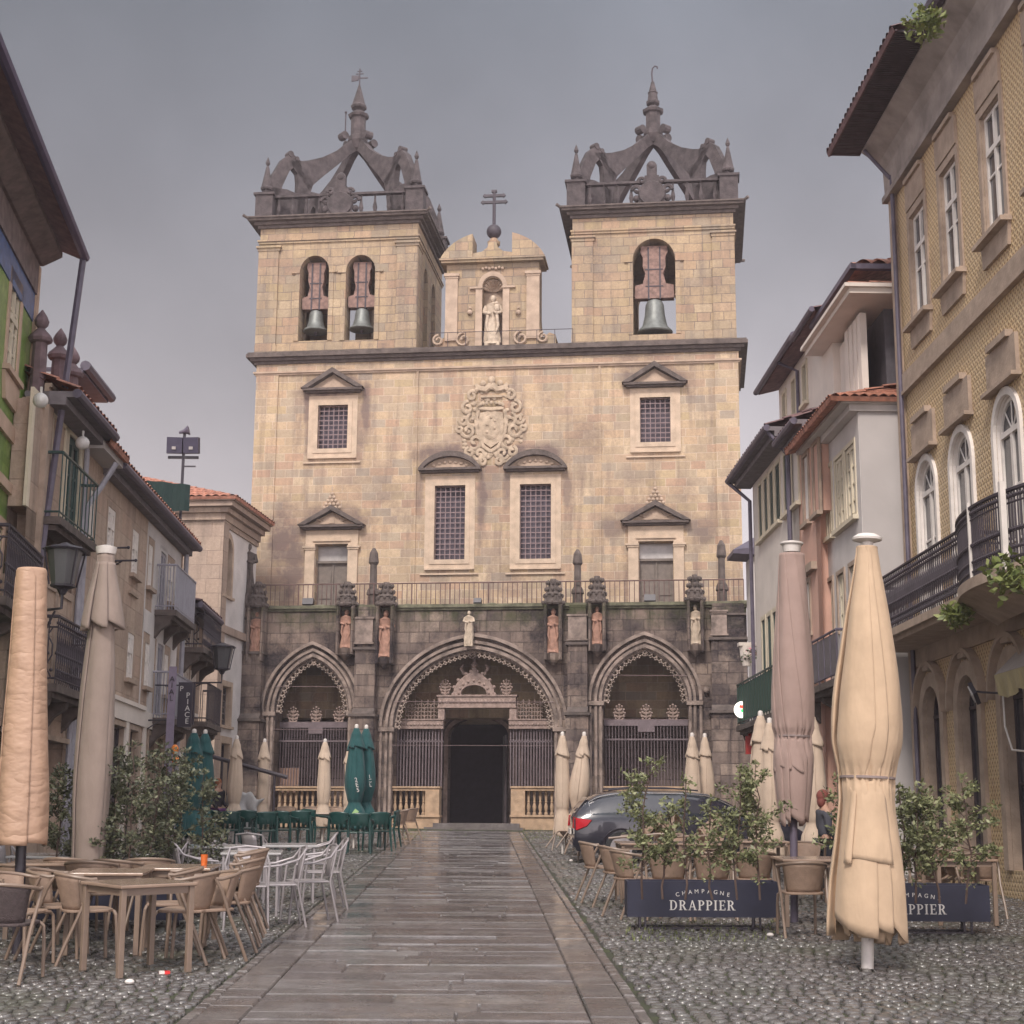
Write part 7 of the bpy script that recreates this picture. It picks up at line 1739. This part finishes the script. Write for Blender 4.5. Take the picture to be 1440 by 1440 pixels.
# left foreground: covered peach one
peach = parasol('tall peach parasol wrapped in a smooth cover at the left edge', 24, 0, M['cloth_peach'],
    [(3.60,.02,.0,0), (3.585,.13,.08,0), (3.5,.145,.2,0), (3.0,.165,.2,.1), (2.4,.19,.2,.15), (1.8,.21,.2,.2), (1.3,.232,.2,.2), (1.0,.235,.2,.2)],
    3.56, .05, None, None, None, 3, 11, .03, None, 1341, pole_m=M['black'])
peach.rotation_euler = (0, -.03, 0)
parasol('tall taupe closed parasol with a scalloped valance, behind the left shrubs', 118, 0, M['cloth_taupe'],
    [(4.08,.09,.1,0), (3.8,.115,.3,.1), (3.4,.13,.34,.2), (2.9,.165,.32,.2), (2.2,.20,.28,.1), (1.6,.205,.28,0), (1.1,.19,.3,-.1), (.65,.17,.3,-.1)],
    4.14, .05, [(-.06,.105), (-.02,.115), (.02,.12), (.04,.05)], None, [(3.98,.11,.4,0), (3.75,.155,.6,.1), (3.5,.215,.7,.15), (3.32,.25,.75,.2)], 7, 4, .16, None, 1303, pole_m=M['gutter'])
# smaller cream ones
def small(label, px, D, h, k=1., cm='cloth_cream', group='small cream closed parasols', seed=0, w=1., lean=(0,0)):
    s = h/2.6
    return parasol(label, px, D, M[cm], [(2.52*s,.045*w,.1,0), (2.38*s,.09*w,.25,0), (2.1*s,.125*w,.3,.1), (1.7*s,.145*w*k,.28,.2), (1.3*s,.16*w*k,.26,.2), (1.0*s,.135*w,.2,.1), (.92*s,.12*w,.15,.1), (.75*s,.17*w*k,.3,0), (.45*s,.21*w*k,.35,0)],
        2.58*s, .022, [(-.07,.035), (-.02,.045), (.02,.035), (.03,.01)], None, [(2.5*s,.05*w,.2,0), (2.3*s,.11*w,.35,.1), (2.14*s,.16*w,.45,.1)], 6, seed, .08, group, lean=lean)
small('cream closed parasol nearest the chapel, left of the three by the porch', 327, 37, 2.45, 1.1, seed=1)
small('slim cream closed parasol in front of the left buttress of the porch', 367, 38, 2.4, .85, seed=2)
small('cream closed parasol standing in front of the left arch', 453, 37.5, 2.4, 1., seed=3)
small('cream closed parasol half hidden behind the green pair', 489, 38, 2.3, .8, seed=4)
small('cream closed parasol before the right end of the central arch', 791, 33, 2.5, .95, seed=6)
small('leaning cream closed parasol between the central arch and the car', 822, 33, 2.5, 1.35, seed=7, lean=(.10, 0))
small('left one of the two cream closed parasols above the car roof', 976, 33, 2.5, 1.15, seed=8, w=.95)
small('right one of the two cream closed parasols above the car roof', 994, 33.4, 2.5, 1.25, seed=9, w=.95)
small('cream closed parasol under the round lit sign', 1075, 26, 2.7, 1.15, seed=10, w=1.15)
small('cream closed parasol just left of the mauve one, mostly hidden', 1088, 25, 2.55, 1., seed=12, w=1.)
small('cream closed parasol just right of the mauve one', 1149, 24, 2.62, 1.1, seed=13, w=1.1)
for k, (px, D, lab) in enumerate(((497, 35, 'left one of the green closed parasols before the porch'), (511, 35.4, 'right one of the green closed parasols before the porch'), (265, 31, 'left one of the green closed parasols behind the left shrubs'), (281, 31.5, 'right one of the green closed parasols behind the left shrubs'))):
    o = small(lab, px, D, 2.68 if k < 2 else 2.45, 1.15, 'cloth_green', 'green closed parasols', 20+k, 1.25)
    if k == 0: vtext('2\nE\n5', .13, M['letter'], o, 'lettering', (.05, -.24, 1.42), (R(90), R(-12), 0)); m = MB(); m.obox((.02,-.26,.72), .10, .02, .22, (0,R(35),0)); m.obox((.10,-.25,.66), .05, .02, .2, (0,R(-30),0)); m.build('pale_print', plain('light green print', (.35,.55,.25), .7), o)
    if k == 1: vtext('I\nC\nL', .11, M['letter'], o, 'lettering', (.12, -.2, 1.5), (R(90), R(-8), 0)); m = MB(); m.obox((-.02,-.23,.7), .16, .02, .09, (0,R(-25),0)); m.build('pale_print', plain('lime print', (.2,.5,.1), .7), o)
# printed marks on the mauve valance
# half fallen pale cloth between two parasols at the left
c = GD(346, 37.5); o = empty('folded_awning', 'crumpled pale grey awning on a slanting bar between two cream parasols on the left', 'awning', c)
vs = []; n = 14
for j in range(n):
    for i in range(n): u, v = i/(n-1), j/(n-1); vs.append((-.42+.75*u+.1*math.sin(v*7), .12*math.sin(u*9+v*4), .25+v*(1.05-.35*u)+.05*math.sin(u*14)))
m = MB(); m.add(vs, [(j*n+i, j*n+i+1, (j+1)*n+i+1, (j+1)*n+i) for j in range(n-1) for i in range(n-1)]); m.build('cloth', fabric('pale grey cloth', (.47,.46,.46)), o, smooth='all', solid=.01)
m = MB(); m.tube([(-1.2,.1,2.05), (.9,.1,1.5)], .05, 8); m.tube([(-.5,.1,0), (-.5,.1,1.9)], .03, 6); m.tube([(.6,.1,0), (.6,.1,1.6)], .03, 6); m.build('bar', M['iron'], o)

# ================================================================== planters and shrubs
M['navy'] = plain('matt navy panel', (.018,.020,.042), .55, .15)
def stroke_letter(ch):
    """slab-serif capital, height 1: returns list of convex polygons and its advance"""
    V, H_, S_ = .17, .07, .10; P_ = []; rect = lambda a, b, c, d: P_.append([(a,c),(b,c),(b,d),(a,d)])
    def stem(x, top=True, bot=True):
        rect(x, x+V, 0, 1)
        if bot: rect(x-S_, x, 0, .06); rect(x+V, x+V+S_, 0, .06)
        if top: rect(x-S_, x, .94, 1)
    def bowl(x, zb, zt, w):
        n = 10; cz_ = (zb+zt)/2; h = (zt-zb)/2
        for i in range(n):
            a0, a1 = -math.pi/2+math.pi*i/n, -math.pi/2+math.pi*(i+1)/n
            f = lambda a, k, q: (x+(w-k)*math.cos(a), cz_+(h-q)*math.sin(a))
            P_.append([f(a0,0,0), f(a1,0,0), f(a1,V,.07), f(a0,V,.07)])
        rect(x-.12, x, zt-.07, zt); rect(x-.12, x, zb, zb+.07)
    if ch == 'D': stem(.1, top=True, bot=False); rect(0, .1, 0, .06); bowl(.35, 0, 1, .48); return P_, .98
    if ch in 'PR':
        stem(.1); bowl(.34, .46, 1, .36)
        if ch == 'R': P_.append([(.36,.48), (.54,.48), (.82,.0), (.62,0)]); rect(.6, .92, 0, .06); return P_, .98
        return P_, .82
    if ch == 'A': P_.append([(.08,0), (.16,0), (.46,.86), (.40,1)]); P_.append([(.40,1), (.50,1), (.86,0), (.66,0)]); rect(.22, .66, .30, .37); rect(0, .26, 0, .055); rect(.58, .94, 0, .055); return P_, 1.0
    if ch == 'I': stem(.1); rect(.27, .37, .94, 1); return P_, .5
    if ch == 'E': rect(.1, .27, 0, 1); rect(0, .7, 0, .07); rect(0, .68, .93, 1); rect(.27, .55, .47, .54); rect(.63, .7, .07, .26); rect(.61, .68, .76, .93); rect(.51, .56, .38, .64); return P_, .84
def planter(label, px, py, rz):
    o = empty('planter', label, 'planter', (0,0,0), 0, 'long navy planters with white lettering'); W, Dp, z0, z1 = 1.66, .34, .13, .51
    m = MB(); m.box(-W/2, W/2, -Dp/2, -Dp/2+.02, z0, z1); m.box(-W/2, W/2, Dp/2-.02, Dp/2, z0, z1); m.box(-W/2, -W/2+.02, -Dp/2+.02, Dp/2-.02, z0, z1); m.box(W/2-.02, W/2, -Dp/2+.02, Dp/2-.02, z0, z1); m.box(-W/2+.02, W/2-.02, -Dp/2+.02, Dp/2-.02, z0, z0+.02)
    m.build('panel', M['navy'], o)
    m = MB(); m.box(-W/2+.02, W/2-.02, -Dp/2+.02, Dp/2-.02, z1-.08, z1-.05); m.build('soil', plain('dark soil', (.04,.03,.025), .95), o)
    for x in (-W/2+.14, -W/2+.2, W/2-.28, W/2-.2):
        MB().box(x-.012, x+.012, -Dp/2+.02, -Dp/2+.045, 0, z0).build('leg', M['black'], o)
    m = MB(); m.box(-W/2+.14, W/2-.2, -Dp/2+.02, -Dp/2+.045, .0, .02); m.box(-W/2+.14, W/2-.2, Dp/2-.045, Dp/2-.02, .0, .02); m.box(-W/2+.14, -W/2+.17, -Dp/2+.046, Dp/2-.046, 0, .02); m.box(W/2-.23, W/2-.2, -Dp/2+.046, Dp/2-.046, 0, .02); m.build('base_rail', M['black'], o)
    for x in (-W/2+.16, W/2-.22): MB().box(x-.012, x+.012, Dp/2-.045, Dp/2-.02, 0, z0).build('leg', M['black'], o)
    yf = -Dp/2-.004; word = 'DRAPPIER'; L = sum(stroke_letter(c)[1]+.06 for c in word); sc = .735/L; hh_ = .105; x = -.735/2; m = MB()
    for c in word:
        ps, adv = stroke_letter(c)
        for q in ps: m.prism([(x+a*sc, .205+b*hh_) for a, b in q], yf, yf+.003)
        x += (adv+.06)*sc
    m.build('lettering', M['letter'], o)
    for i, c in enumerate('CHAMPAGNE'):
        u = (i-4)/4; t_ = vtext(c, .062, M['letter'], o, 'arched_lettering', (.275*u, yf+.001, .352+.035*(1-u*u)), (R(90), R(11*u), 0), .002)
    on_slope(o, G(px, py), rz); return o
planter('navy planter nearest the path on the right, its whole lettering in view', 986, 1305, R(1.0))
planter('navy planter half hidden behind the big beige parasol', 1280, 1311, R(1.5))
plain_box = lambda l, px, py, w_: None
for px, py, w_, lab in ((150, 1302, 1.7, 'dark planter under the shrubs behind the left tables'), (255, 1284, 1.3, 'dark planter under the right end of the left shrubs')):
    o = empty('planter', lab, 'planter', (0,0,0), 0, 'plain dark planters on the left'); m = MB(); m.box(-w_/2, w_/2, -.17, -.15, .08, .45); m.box(-w_/2, w_/2, .15, .17, .08, .45); m.box(-w_/2, -w_/2+.02, -.15, .15, .08, .45); m.box(w_/2-.02, w_/2, -.15, .15, .08, .45); m.box(-w_/2+.02, w_/2-.02, -.15, .15, .35, .38); m.build('panel', M['navy'], o)
    for x in (-w_/2+.1, w_/2-.1):
        for y in (-.1, .1): MB().box(x-.015, x+.015, y-.015, y+.015, 0, .079).build('leg', M['black'], o)
    on_slope(o, G(px, py), 0)
def shrub(label, px, D, ztop, seed, leafm='leaf', group='shrubs in the navy planters', spread=.2, zlow=.75, dens=1., z0=.42, yoff=0, ls=.046):
    rr = random.Random(seed); p = GD(px, D); p.y += yoff
    o = empty('shrub', label, 'shrub', p, rr.uniform(0, 6), group); m = MB(); lf = MB(); x = y = 0.; pts = []; n = 9
    for i in range(n):
        z = z0+(ztop-z0)*i/(n-1); x += rr.gauss(0, .022); y += rr.gauss(0, .022); pts.append((x, y, z))
    m.tube(pts, [.013-.009*i/(n-1) for i in range(n)], 6)
    nb = int(15*dens)
    for b in range(nb):
        t = (b+.5)/nb; zz = zlow+(ztop-.08-zlow)*t; i = min(n-2, int((zz-z0)/(ztop-z0)*(n-1))); base = Vector(pts[i]).lerp(Vector(pts[i+1]), .5); base.z = zz-.07
        a = rr.uniform(0, 2*math.pi); r_ = spread*(.45+.8*math.sin(math.pi*min(1, t*.85+.12)))*rr.uniform(.5, 1.15); tip = base+Vector((math.cos(a)*r_, math.sin(a)*r_, rr.uniform(.05, .17)))
        m.tube([base, base.lerp(tip, .5)+Vector((0,0,.01)), tip], [.005,.004,.002], 4)
        for j in range(3): leafclump(lf, base.lerp(tip, .45+.3*j), .05+.035*rr.random(), int(20*min(dens,1.2)), ls, rr)
    leafclump(lf, (x, y, ztop), .06, 26, ls, rr)
    if rr.random() < .6: leafclump(lf, (pts[2][0], pts[2][1], z0+.22), .09, 22, ls, rr)
    m.build('stem', plain('shrub bark', (.085,.055,.045), .9, .3), o); lf.build('foliage', M[leafm], o); return o
ordn = ['first', 'second', 'third', 'fourth', 'fifth', 'sixth', 'seventh', 'eighth', 'ninth']
for k, (px, zt_, sp, d_) in enumerate(((904, 1.80, .24, 1.3), (934, 1.40, .18, .9), (966, 1.62, .12, .6), (1003, 1.42, .17, .9), (1032, 1.72, .21, 1.1), (1070, 1.78, .24, 1.25))):
    shrub(ordn[k]+' shrub from the left in the front navy planter', px, 16.35, zt_, 40+k, 'leaf', spread=sp, dens=d_)
for k, (px, zt_, sp, d_) in enumerate(((1180, 1.62, .2, 1.0), (1210, 1.5, .2, 1.), (1262, 1.55, .22, 1.1), (1290, 1.58, .26, 1.3), (1322, 1.52, .24, 1.1), (1362, 1.66, .27, 1.35))):
    shrub(ordn[k]+' shrub from the left in the second navy planter', px, 16.1, zt_, 60+k, 'leaf', spread=sp, dens=d_)
for k, (px, D, zt_, sp, d_) in enumerate(((72, 17.6, 1.7, .26, 1.3), (102, 17.8, 2.0, .27, 1.4), (128, 17.5, 1.85, .27, 1.4), (152, 17.8, 1.9, .30, 1.5), (180, 17.6, 1.95, .30, 1.5), (208, 18.4, 1.95, .28, 1.4), (232, 18.9, 1.9, .28, 1.4), (258, 19.2, 1.9, .27, 1.4), (276, 19.0, 1.65, .26, 1.2))):
    shrub(ordn[k]+' dark shrub from the left behind the left tables', px, D, zt_, 80+k, 'leaf_dark', 'dark shrubs behind the left tables', sp, .55, d_, .36, ls=.048)

# ================================================================== parked car
def car():
    o = empty('parked_car', 'dark blue estate car with a red tail light parked before the right hand arch', 'car', (0,0,0)); L, Wd = 4.65, 1.78; hw = Wd/2
    # side outline sections along the length (x from tail to nose): (x, roof z, glass-sill z, roof half width, bottom z)
    st = [(0.0, .90, .86, .50, .34), (.06, 1.06, .92, .62, .25), (.22, 1.22, .94, .60, .22), (.48, 1.37, .945, .59, .22), (.8, 1.43, .945, .60, .22), (1.4, 1.455, .94, .61, .22), (2.2, 1.45, .93, .61, .22), (2.7, 1.40, .92, .60, .22), (3.1, 1.24, .91, .60, .22), (3.45, 1.03, .90, .62, .22), (3.6, .93, .89, .66, .22), (4.0, .87, .85, .66, .22), (4.35, .80, .78, .62, .22), (4.58, .66, .64, .52, .24), (4.65, .5, .48, .4, .32)]
    def ring(x, zr, zs, rw, zb):
        taper = 1-.10*max(0, (x-3.9)/.75)**2-.06*max(0, (.5-x)/.5)**2; w_ = hw*taper
        pts = [(w_*.90, zb), (w_*.985, zb+.12), (w_, .55), (w_*.985, (zs*.65+.55*.35)), (w_*.95, zs)]
        if zr > zs+.05: pts += [(w_*.95-(w_*.95-rw)*.5, zs+(zr-zs)*.55), (rw, zr-.05), (rw*.8, zr-.008), (0, zr)]
        else: pts += [(w_*.90, zs+(zr-zs)*.4), (w_*.75, zr-.012), (w_*.4, zr-.003), (0, zr)]
        pts = [(a, min(b, 9)) for a, b in pts]; return [(x, -a, b) for a, b in pts] + [(x, a, b) for a, b in pts[::-1][1:]]
    vs = []; st2 = []
    for a, b in zip(st[:-1], st[1:]):
        for j in range(3): u = j/3; st2.append(tuple(a[i]+(b[i]-a[i])*u for i in range(5)))
    st2.append(st[-1]); n = 17
    for s_ in st2: vs += ring(*s_)
    fs = [(j*n+i, j*n+i+1, (j+1)*n+i+1, (j+1)*n+i) for j in range(len(st2)-1) for i in range(n-1)] + [(j*n+n-1, j*n, (j+1)*n, (j+1)*n+n-1) for j in range(len(st2)-1)]
    fs += [tuple(range(n-1, -1, -1)), tuple((len(st2)-1)*n+i for i in range(n))]
    pm = NT('metallic dark blue paint'); pm.b.inputs['Base Color'].default_value = (.012,.012,.024,1); pm.b.inputs['Metallic'].default_value = .0; pm.b.inputs['Roughness'].default_value = .28; pm.b.inputs['Coat Weight'].default_value = 1; pm.b.inputs['Coat Roughness'].default_value = .04
    d = pm.noise(pm.obj(), 60, 3); pm.l(pm.bump(d, .02), pm.b.inputs['Normal'])
    g = MB(); g.add(vs, fs); body = g.build('body', pm.m, o, smooth=True)
    gm = glass('car window', (.03,.035,.045), .04)
    # glass house: slightly proud side panels following the body between sill and roof
    def sidept(x, v):
        import bisect
        for a, b in zip(st[:-1], st[1:]):
            if a[0] <= x <= b[0]: u = (x-a[0])/(b[0]-a[0]); s_ = tuple(a[i]+(b[i]-a[i])*u for i in range(5)); break
        x_, zr, zs, rw, zb = s_; taper = 1-.06*max(0, (.5-x)/.5)**2; w_ = hw*taper*.95; z = zs+.02+(zr-.075-zs-.02)*v; k = (z-zs)/(zr-.05-zs); yy = w_+(rw-w_)*min(1, max(0, k)); return yy+.008, z
    for sgn in (-1, 1):
        for (a0, a1) in ((.36, 1.28), (1.34, 2.2), (2.26, 3.22)):
            v_ = []; m_ = 12
            for j in range(5):
                for i in range(m_+1):
                    x = a0+(a1-a0)*i/m_; y, z = sidept(x, j/4); v_.append((x, sgn*y, z))
            g = MB(); g.add(v_, [(j*(m_+1)+i, j*(m_+1)+i+1, (j+1)*(m_+1)+i+1, (j+1)*(m_+1)+i) for j in range(4) for i in range(m_)]); g.build('side_window', gm, o, smooth='all')
        g = MB(); pts = []
        for i in range(26): x = .30+3.1*i/25; y, z = sidept(x, 1.0); pts.append((x, sgn*(y+.002), z+.022))
        g.tube([(.34, sgn*(sidept(.34, 0)[0]+.004), sidept(.34, 0)[1]-.01)]+pts, .011, 6); g.build('chrome_trim', plain('bright trim', (.6,.58,.58), .2, .02, 0, 5, .8), o, smooth=True)
        MB().tube([(.7, sgn*.56, 1.46), (1.2, sgn*.57, 1.50), (2.0, sgn*.57, 1.50), (2.5, sgn*.56, 1.46)], .016, 6).build('roof_rail', M['black'], o)
        g = MB(); g.add([(.02, sgn*.60, .92), (.05, sgn*.80, .90), (.34, sgn*.885, .86), (.24, sgn*.893, .74), (.05, sgn*.86, .66), (.0, sgn*.64, .70)], [(0,1,4,5),(1,2,3,4)]); g.build('tail_light', plain('red lens', (.42,.01,.02), .15, .1), o, solid=.06)
        MB().box(3.0, 3.2, sgn*.90, sgn*1.06, .92, 1.04).build('wing_mirror', pm.m, o, bevel=.03)
        for x in (1.31, 2.23):
            g = MB(); g.tube([(x, sgn*.872, .9), (x+.02, sgn*.897, .6), (x+.02, sgn*.885, .34)], .004, 4); g.build('door_seam', M['black'], o)
            MB().tube([(x+.14 if x < 2 else x-.26, sgn*.892, .80), (x+.3 if x < 2 else x-.1, sgn*.892, .80)], .014, 6).build('door_handle', pm.m, o)
        for x in (.92, 3.75):
            w_ = MB(); w_.lathe([(-.11, .26), (-.10, .31), (-.06, .325), (.06, .325), (.10, .31), (.11, .26)], (0,0,0), 28); w_.xf(Matrix.Translation((x, sgn*.80, .325)) @ Matrix.Rotation(R(90), 4, 'X')); W_ = w_.build('wheel', plain('tyre rubber', (.02,.02,.022), .8), o, smooth=True)
            r_ = MB(); r_.lathe([(-.115, .21), (-.119, .22), (.119, .22), (.115, .21)], (0,0,0), 24)
            for q in range(5): r_.obox((.11*math.cos(q*1.2566), .11*math.sin(q*1.2566), 0), .2, .035, .25, (0,0,q*1.2566))
            r_.xf(Matrix.Translation((x, sgn*.80, .325)) @ Matrix.Rotation(R(90), 4, 'X')); r_.build('rim', M['silver'], W_)
            a = MB(); n_ = 14; v_ = []
            for i in range(n_+1): t_ = math.pi*i/n_; v_ += [(x+.345*math.cos(t_), sgn*.885, .325+.345*math.sin(t_)), (x+.385*math.cos(t_), sgn*.905, .325+.385*math.sin(t_))]
            a.add(v_, [(2*i, 2*i+1, 2*i+3, 2*i+2) for i in range(n_)]); a.build('wheel_arch', M['black'], o, solid=.02)
    g = MB(); g.add([(.045, -.56, .97), (.045, .56, .97), (.30, .52, 1.29), (.30, -.52, 1.29)], [(0,1,2,3)]); g.xf(Matrix.Translation((-.02,0,.02))); g.build('rear_window', gm, o, solid=.01)
    MB().box(-.03, .35, -.80, .80, .30, .52).build('rear_bumper', pm.m, o, bevel=.06)
    MB().box(-.045, -.02, -.26, .26, .56, .67).build('number_plate', M['white_paint'], o)
    return o
c = car(); pr_ = G(806, 1214); c.location = pr_; on_slope(c, pr_ + Vector((0, .9, .02)), R(2)); c.scale = (.95, .95, .93)

# ================================================================== people
def person(label, px, D, h, cols, rz, pose='stand'):
    o = empty('person', label, 'person', GD(px, D), rz, None); k = h/1.7
    def skin(name, pts, edges, rad, mat, parent):
        me = bpy.data.meshes.new(name); me.from_pydata([tuple(Vector(p)*k) for p in pts], edges, []); ob = bpy.data.objects.new(name, me); col.objects.link(ob); ob.parent = parent
        sm = ob.modifiers.new('skin', 'SKIN'); sm.use_smooth_shade = True
        for v, r in zip(me.skin_vertices[0].data, rad): v.radius = (r[0]*k, r[1]*k)
        me.skin_vertices[0].data[0].use_root = True
        s = ob.modifiers.new('sub', 'SUBSURF'); s.levels = 2; s.render_levels = 2; me.materials.append(mat); return ob
    P_ = [(0,0,.92), (0,0,1.1), (0,.0,1.32), (0,0,1.42), (0,-.01,1.5), (0,-.02,1.62), (-.17,0,1.38), (-.22,.02,1.12), (-.18,-.14,.92), (.17,0,1.38), (.22,.02,1.12), (.16,-.18,.98), (-.09,0,.86), (-.1,-.02,.5), (-.1,.02,.1), (-.1,-.1,.04), (.09,0,.86), (.1,-.04,.5), (.1,.0,.1), (.1,-.12,.04), (0,-.02,1.68)]
    E_ = [(0,1),(1,2),(2,3),(3,4),(4,5),(5,20),(3,6),(6,7),(7,8),(3,9),(9,10),(10,11),(0,12),(12,13),(13,14),(14,15),(0,16),(16,17),(17,18),(18,19)]
    rd = [(.14,.1),(.12,.09),(.15,.1),(.08,.07),(.05,.05),(.075,.09),(.06,.06),(.045,.045),(.03,.03),(.06,.06),(.045,.045),(.03,.03),(.09,.09),(.065,.065),(.04,.04),(.04,.03),(.09,.09),(.065,.065),(.04,.04),(.04,.03),(.05,.06)]
    skin('body', P_, E_, rd, plain('skin', (.42,.25,.18), .6), o)
    skin('jacket', [P_[i] for i in (0,1,2,3,6,7,8,9,10,11)], [(0,1),(1,2),(2,3),(3,4),(4,5),(5,6),(3,7),(7,8),(8,9)], [(.17,.13),(.155,.12),(.18,.13),(.10,.09),(.085,.085),(.062,.062),(.045,.045),(.085,.085),(.062,.062),(.045,.045)], plain('jacket cloth', cols[0], .9), o)
    skin('trousers', [P_[i] for i in (0,12,13,14,16,17,18)], [(0,1),(1,2),(2,3),(0,4),(4,5),(5,6)], [(.165,.125),(.11,.11),(.085,.085),(.06,.06),(.11,.11),(.085,.085),(.06,.06)], plain('trouser cloth', cols[1], .9), o)
    m = MB(); m.sphere((0, .02*k, 1.645*k), .105*k, 10, (.9, 1.05, 1.1)); m.sphere((0, .05*k, 1.56*k), .09*k, 8, (.95,.8,1.3)); m.build('hair', plain('hair', cols[2], .8), o, smooth=True); return o
person('person with reddish hair, dark jacket and purple trousers by the left cream parasol', 304, 37, 1.42, ((.02,.018,.025), (.10,.03,.12), (.25,.09,.04)), R(60))
person('person in a dark grey jacket beside the cream parasol right of the mauve one', 1163, 22.5, 1.42, ((.06,.06,.075), (.02,.02,.03), (.18,.05,.04)), R(100))
# a second person-sized clutter is left out on purpose
# weeds between the stones by the porch
mb = MB(); rr = random.Random(5)
for k in range(900):
    px = rr.choice((rr.uniform(560, 600), rr.uniform(735, 800), rr.uniform(880, 1100), rr.uniform(600, 740))); py = rr.uniform(1166, 1182) if px < 830 else rr.uniform(1296, 1325)
    p = G(px, py); 
    if py < 1200 and 600 < px < 735 and rr.random() < .8: continue
    for j in range(4):
        a = rr.uniform(0, 6.3); l = rr.uniform(.02, .05); t_ = Vector((math.cos(a)*l*.5, math.sin(a)*l*.5, l)); s_ = Vector((-math.sin(a), math.cos(a), 0))*.004
        mb.add([p-s_, p+s_, p+t_], [(0,1,2)])
ob = mb.build('moss_and_grass', M['leaf_bright']); tag(ob, 'thin grass and moss growing between the setts', 'grass', kind='stuff')

# ================================================================== haze added to lift the distant darks
hz = MB().box(-40, 40, -30, 75, -3.5, 26).build('haze', None)
t = NT('added haze'); t.t.nodes.remove(t.b); o_ = [n for n in t.t.nodes if n.type == 'OUTPUT_MATERIAL'][0]
pv = t.t.nodes.new('ShaderNodeVolumePrincipled'); pv.inputs['Color'].default_value = (.86,.80,.86,1); pv.inputs['Density'].default_value = .0009; pv.inputs['Anisotropy'].default_value = 0.
t.t.links.new(pv.outputs[0], o_.inputs['Volume']); hz.data.materials.append(t.m); tag(hz, 'thin haze added to lift the distant darks of the street', 'haze', kind='stuff')
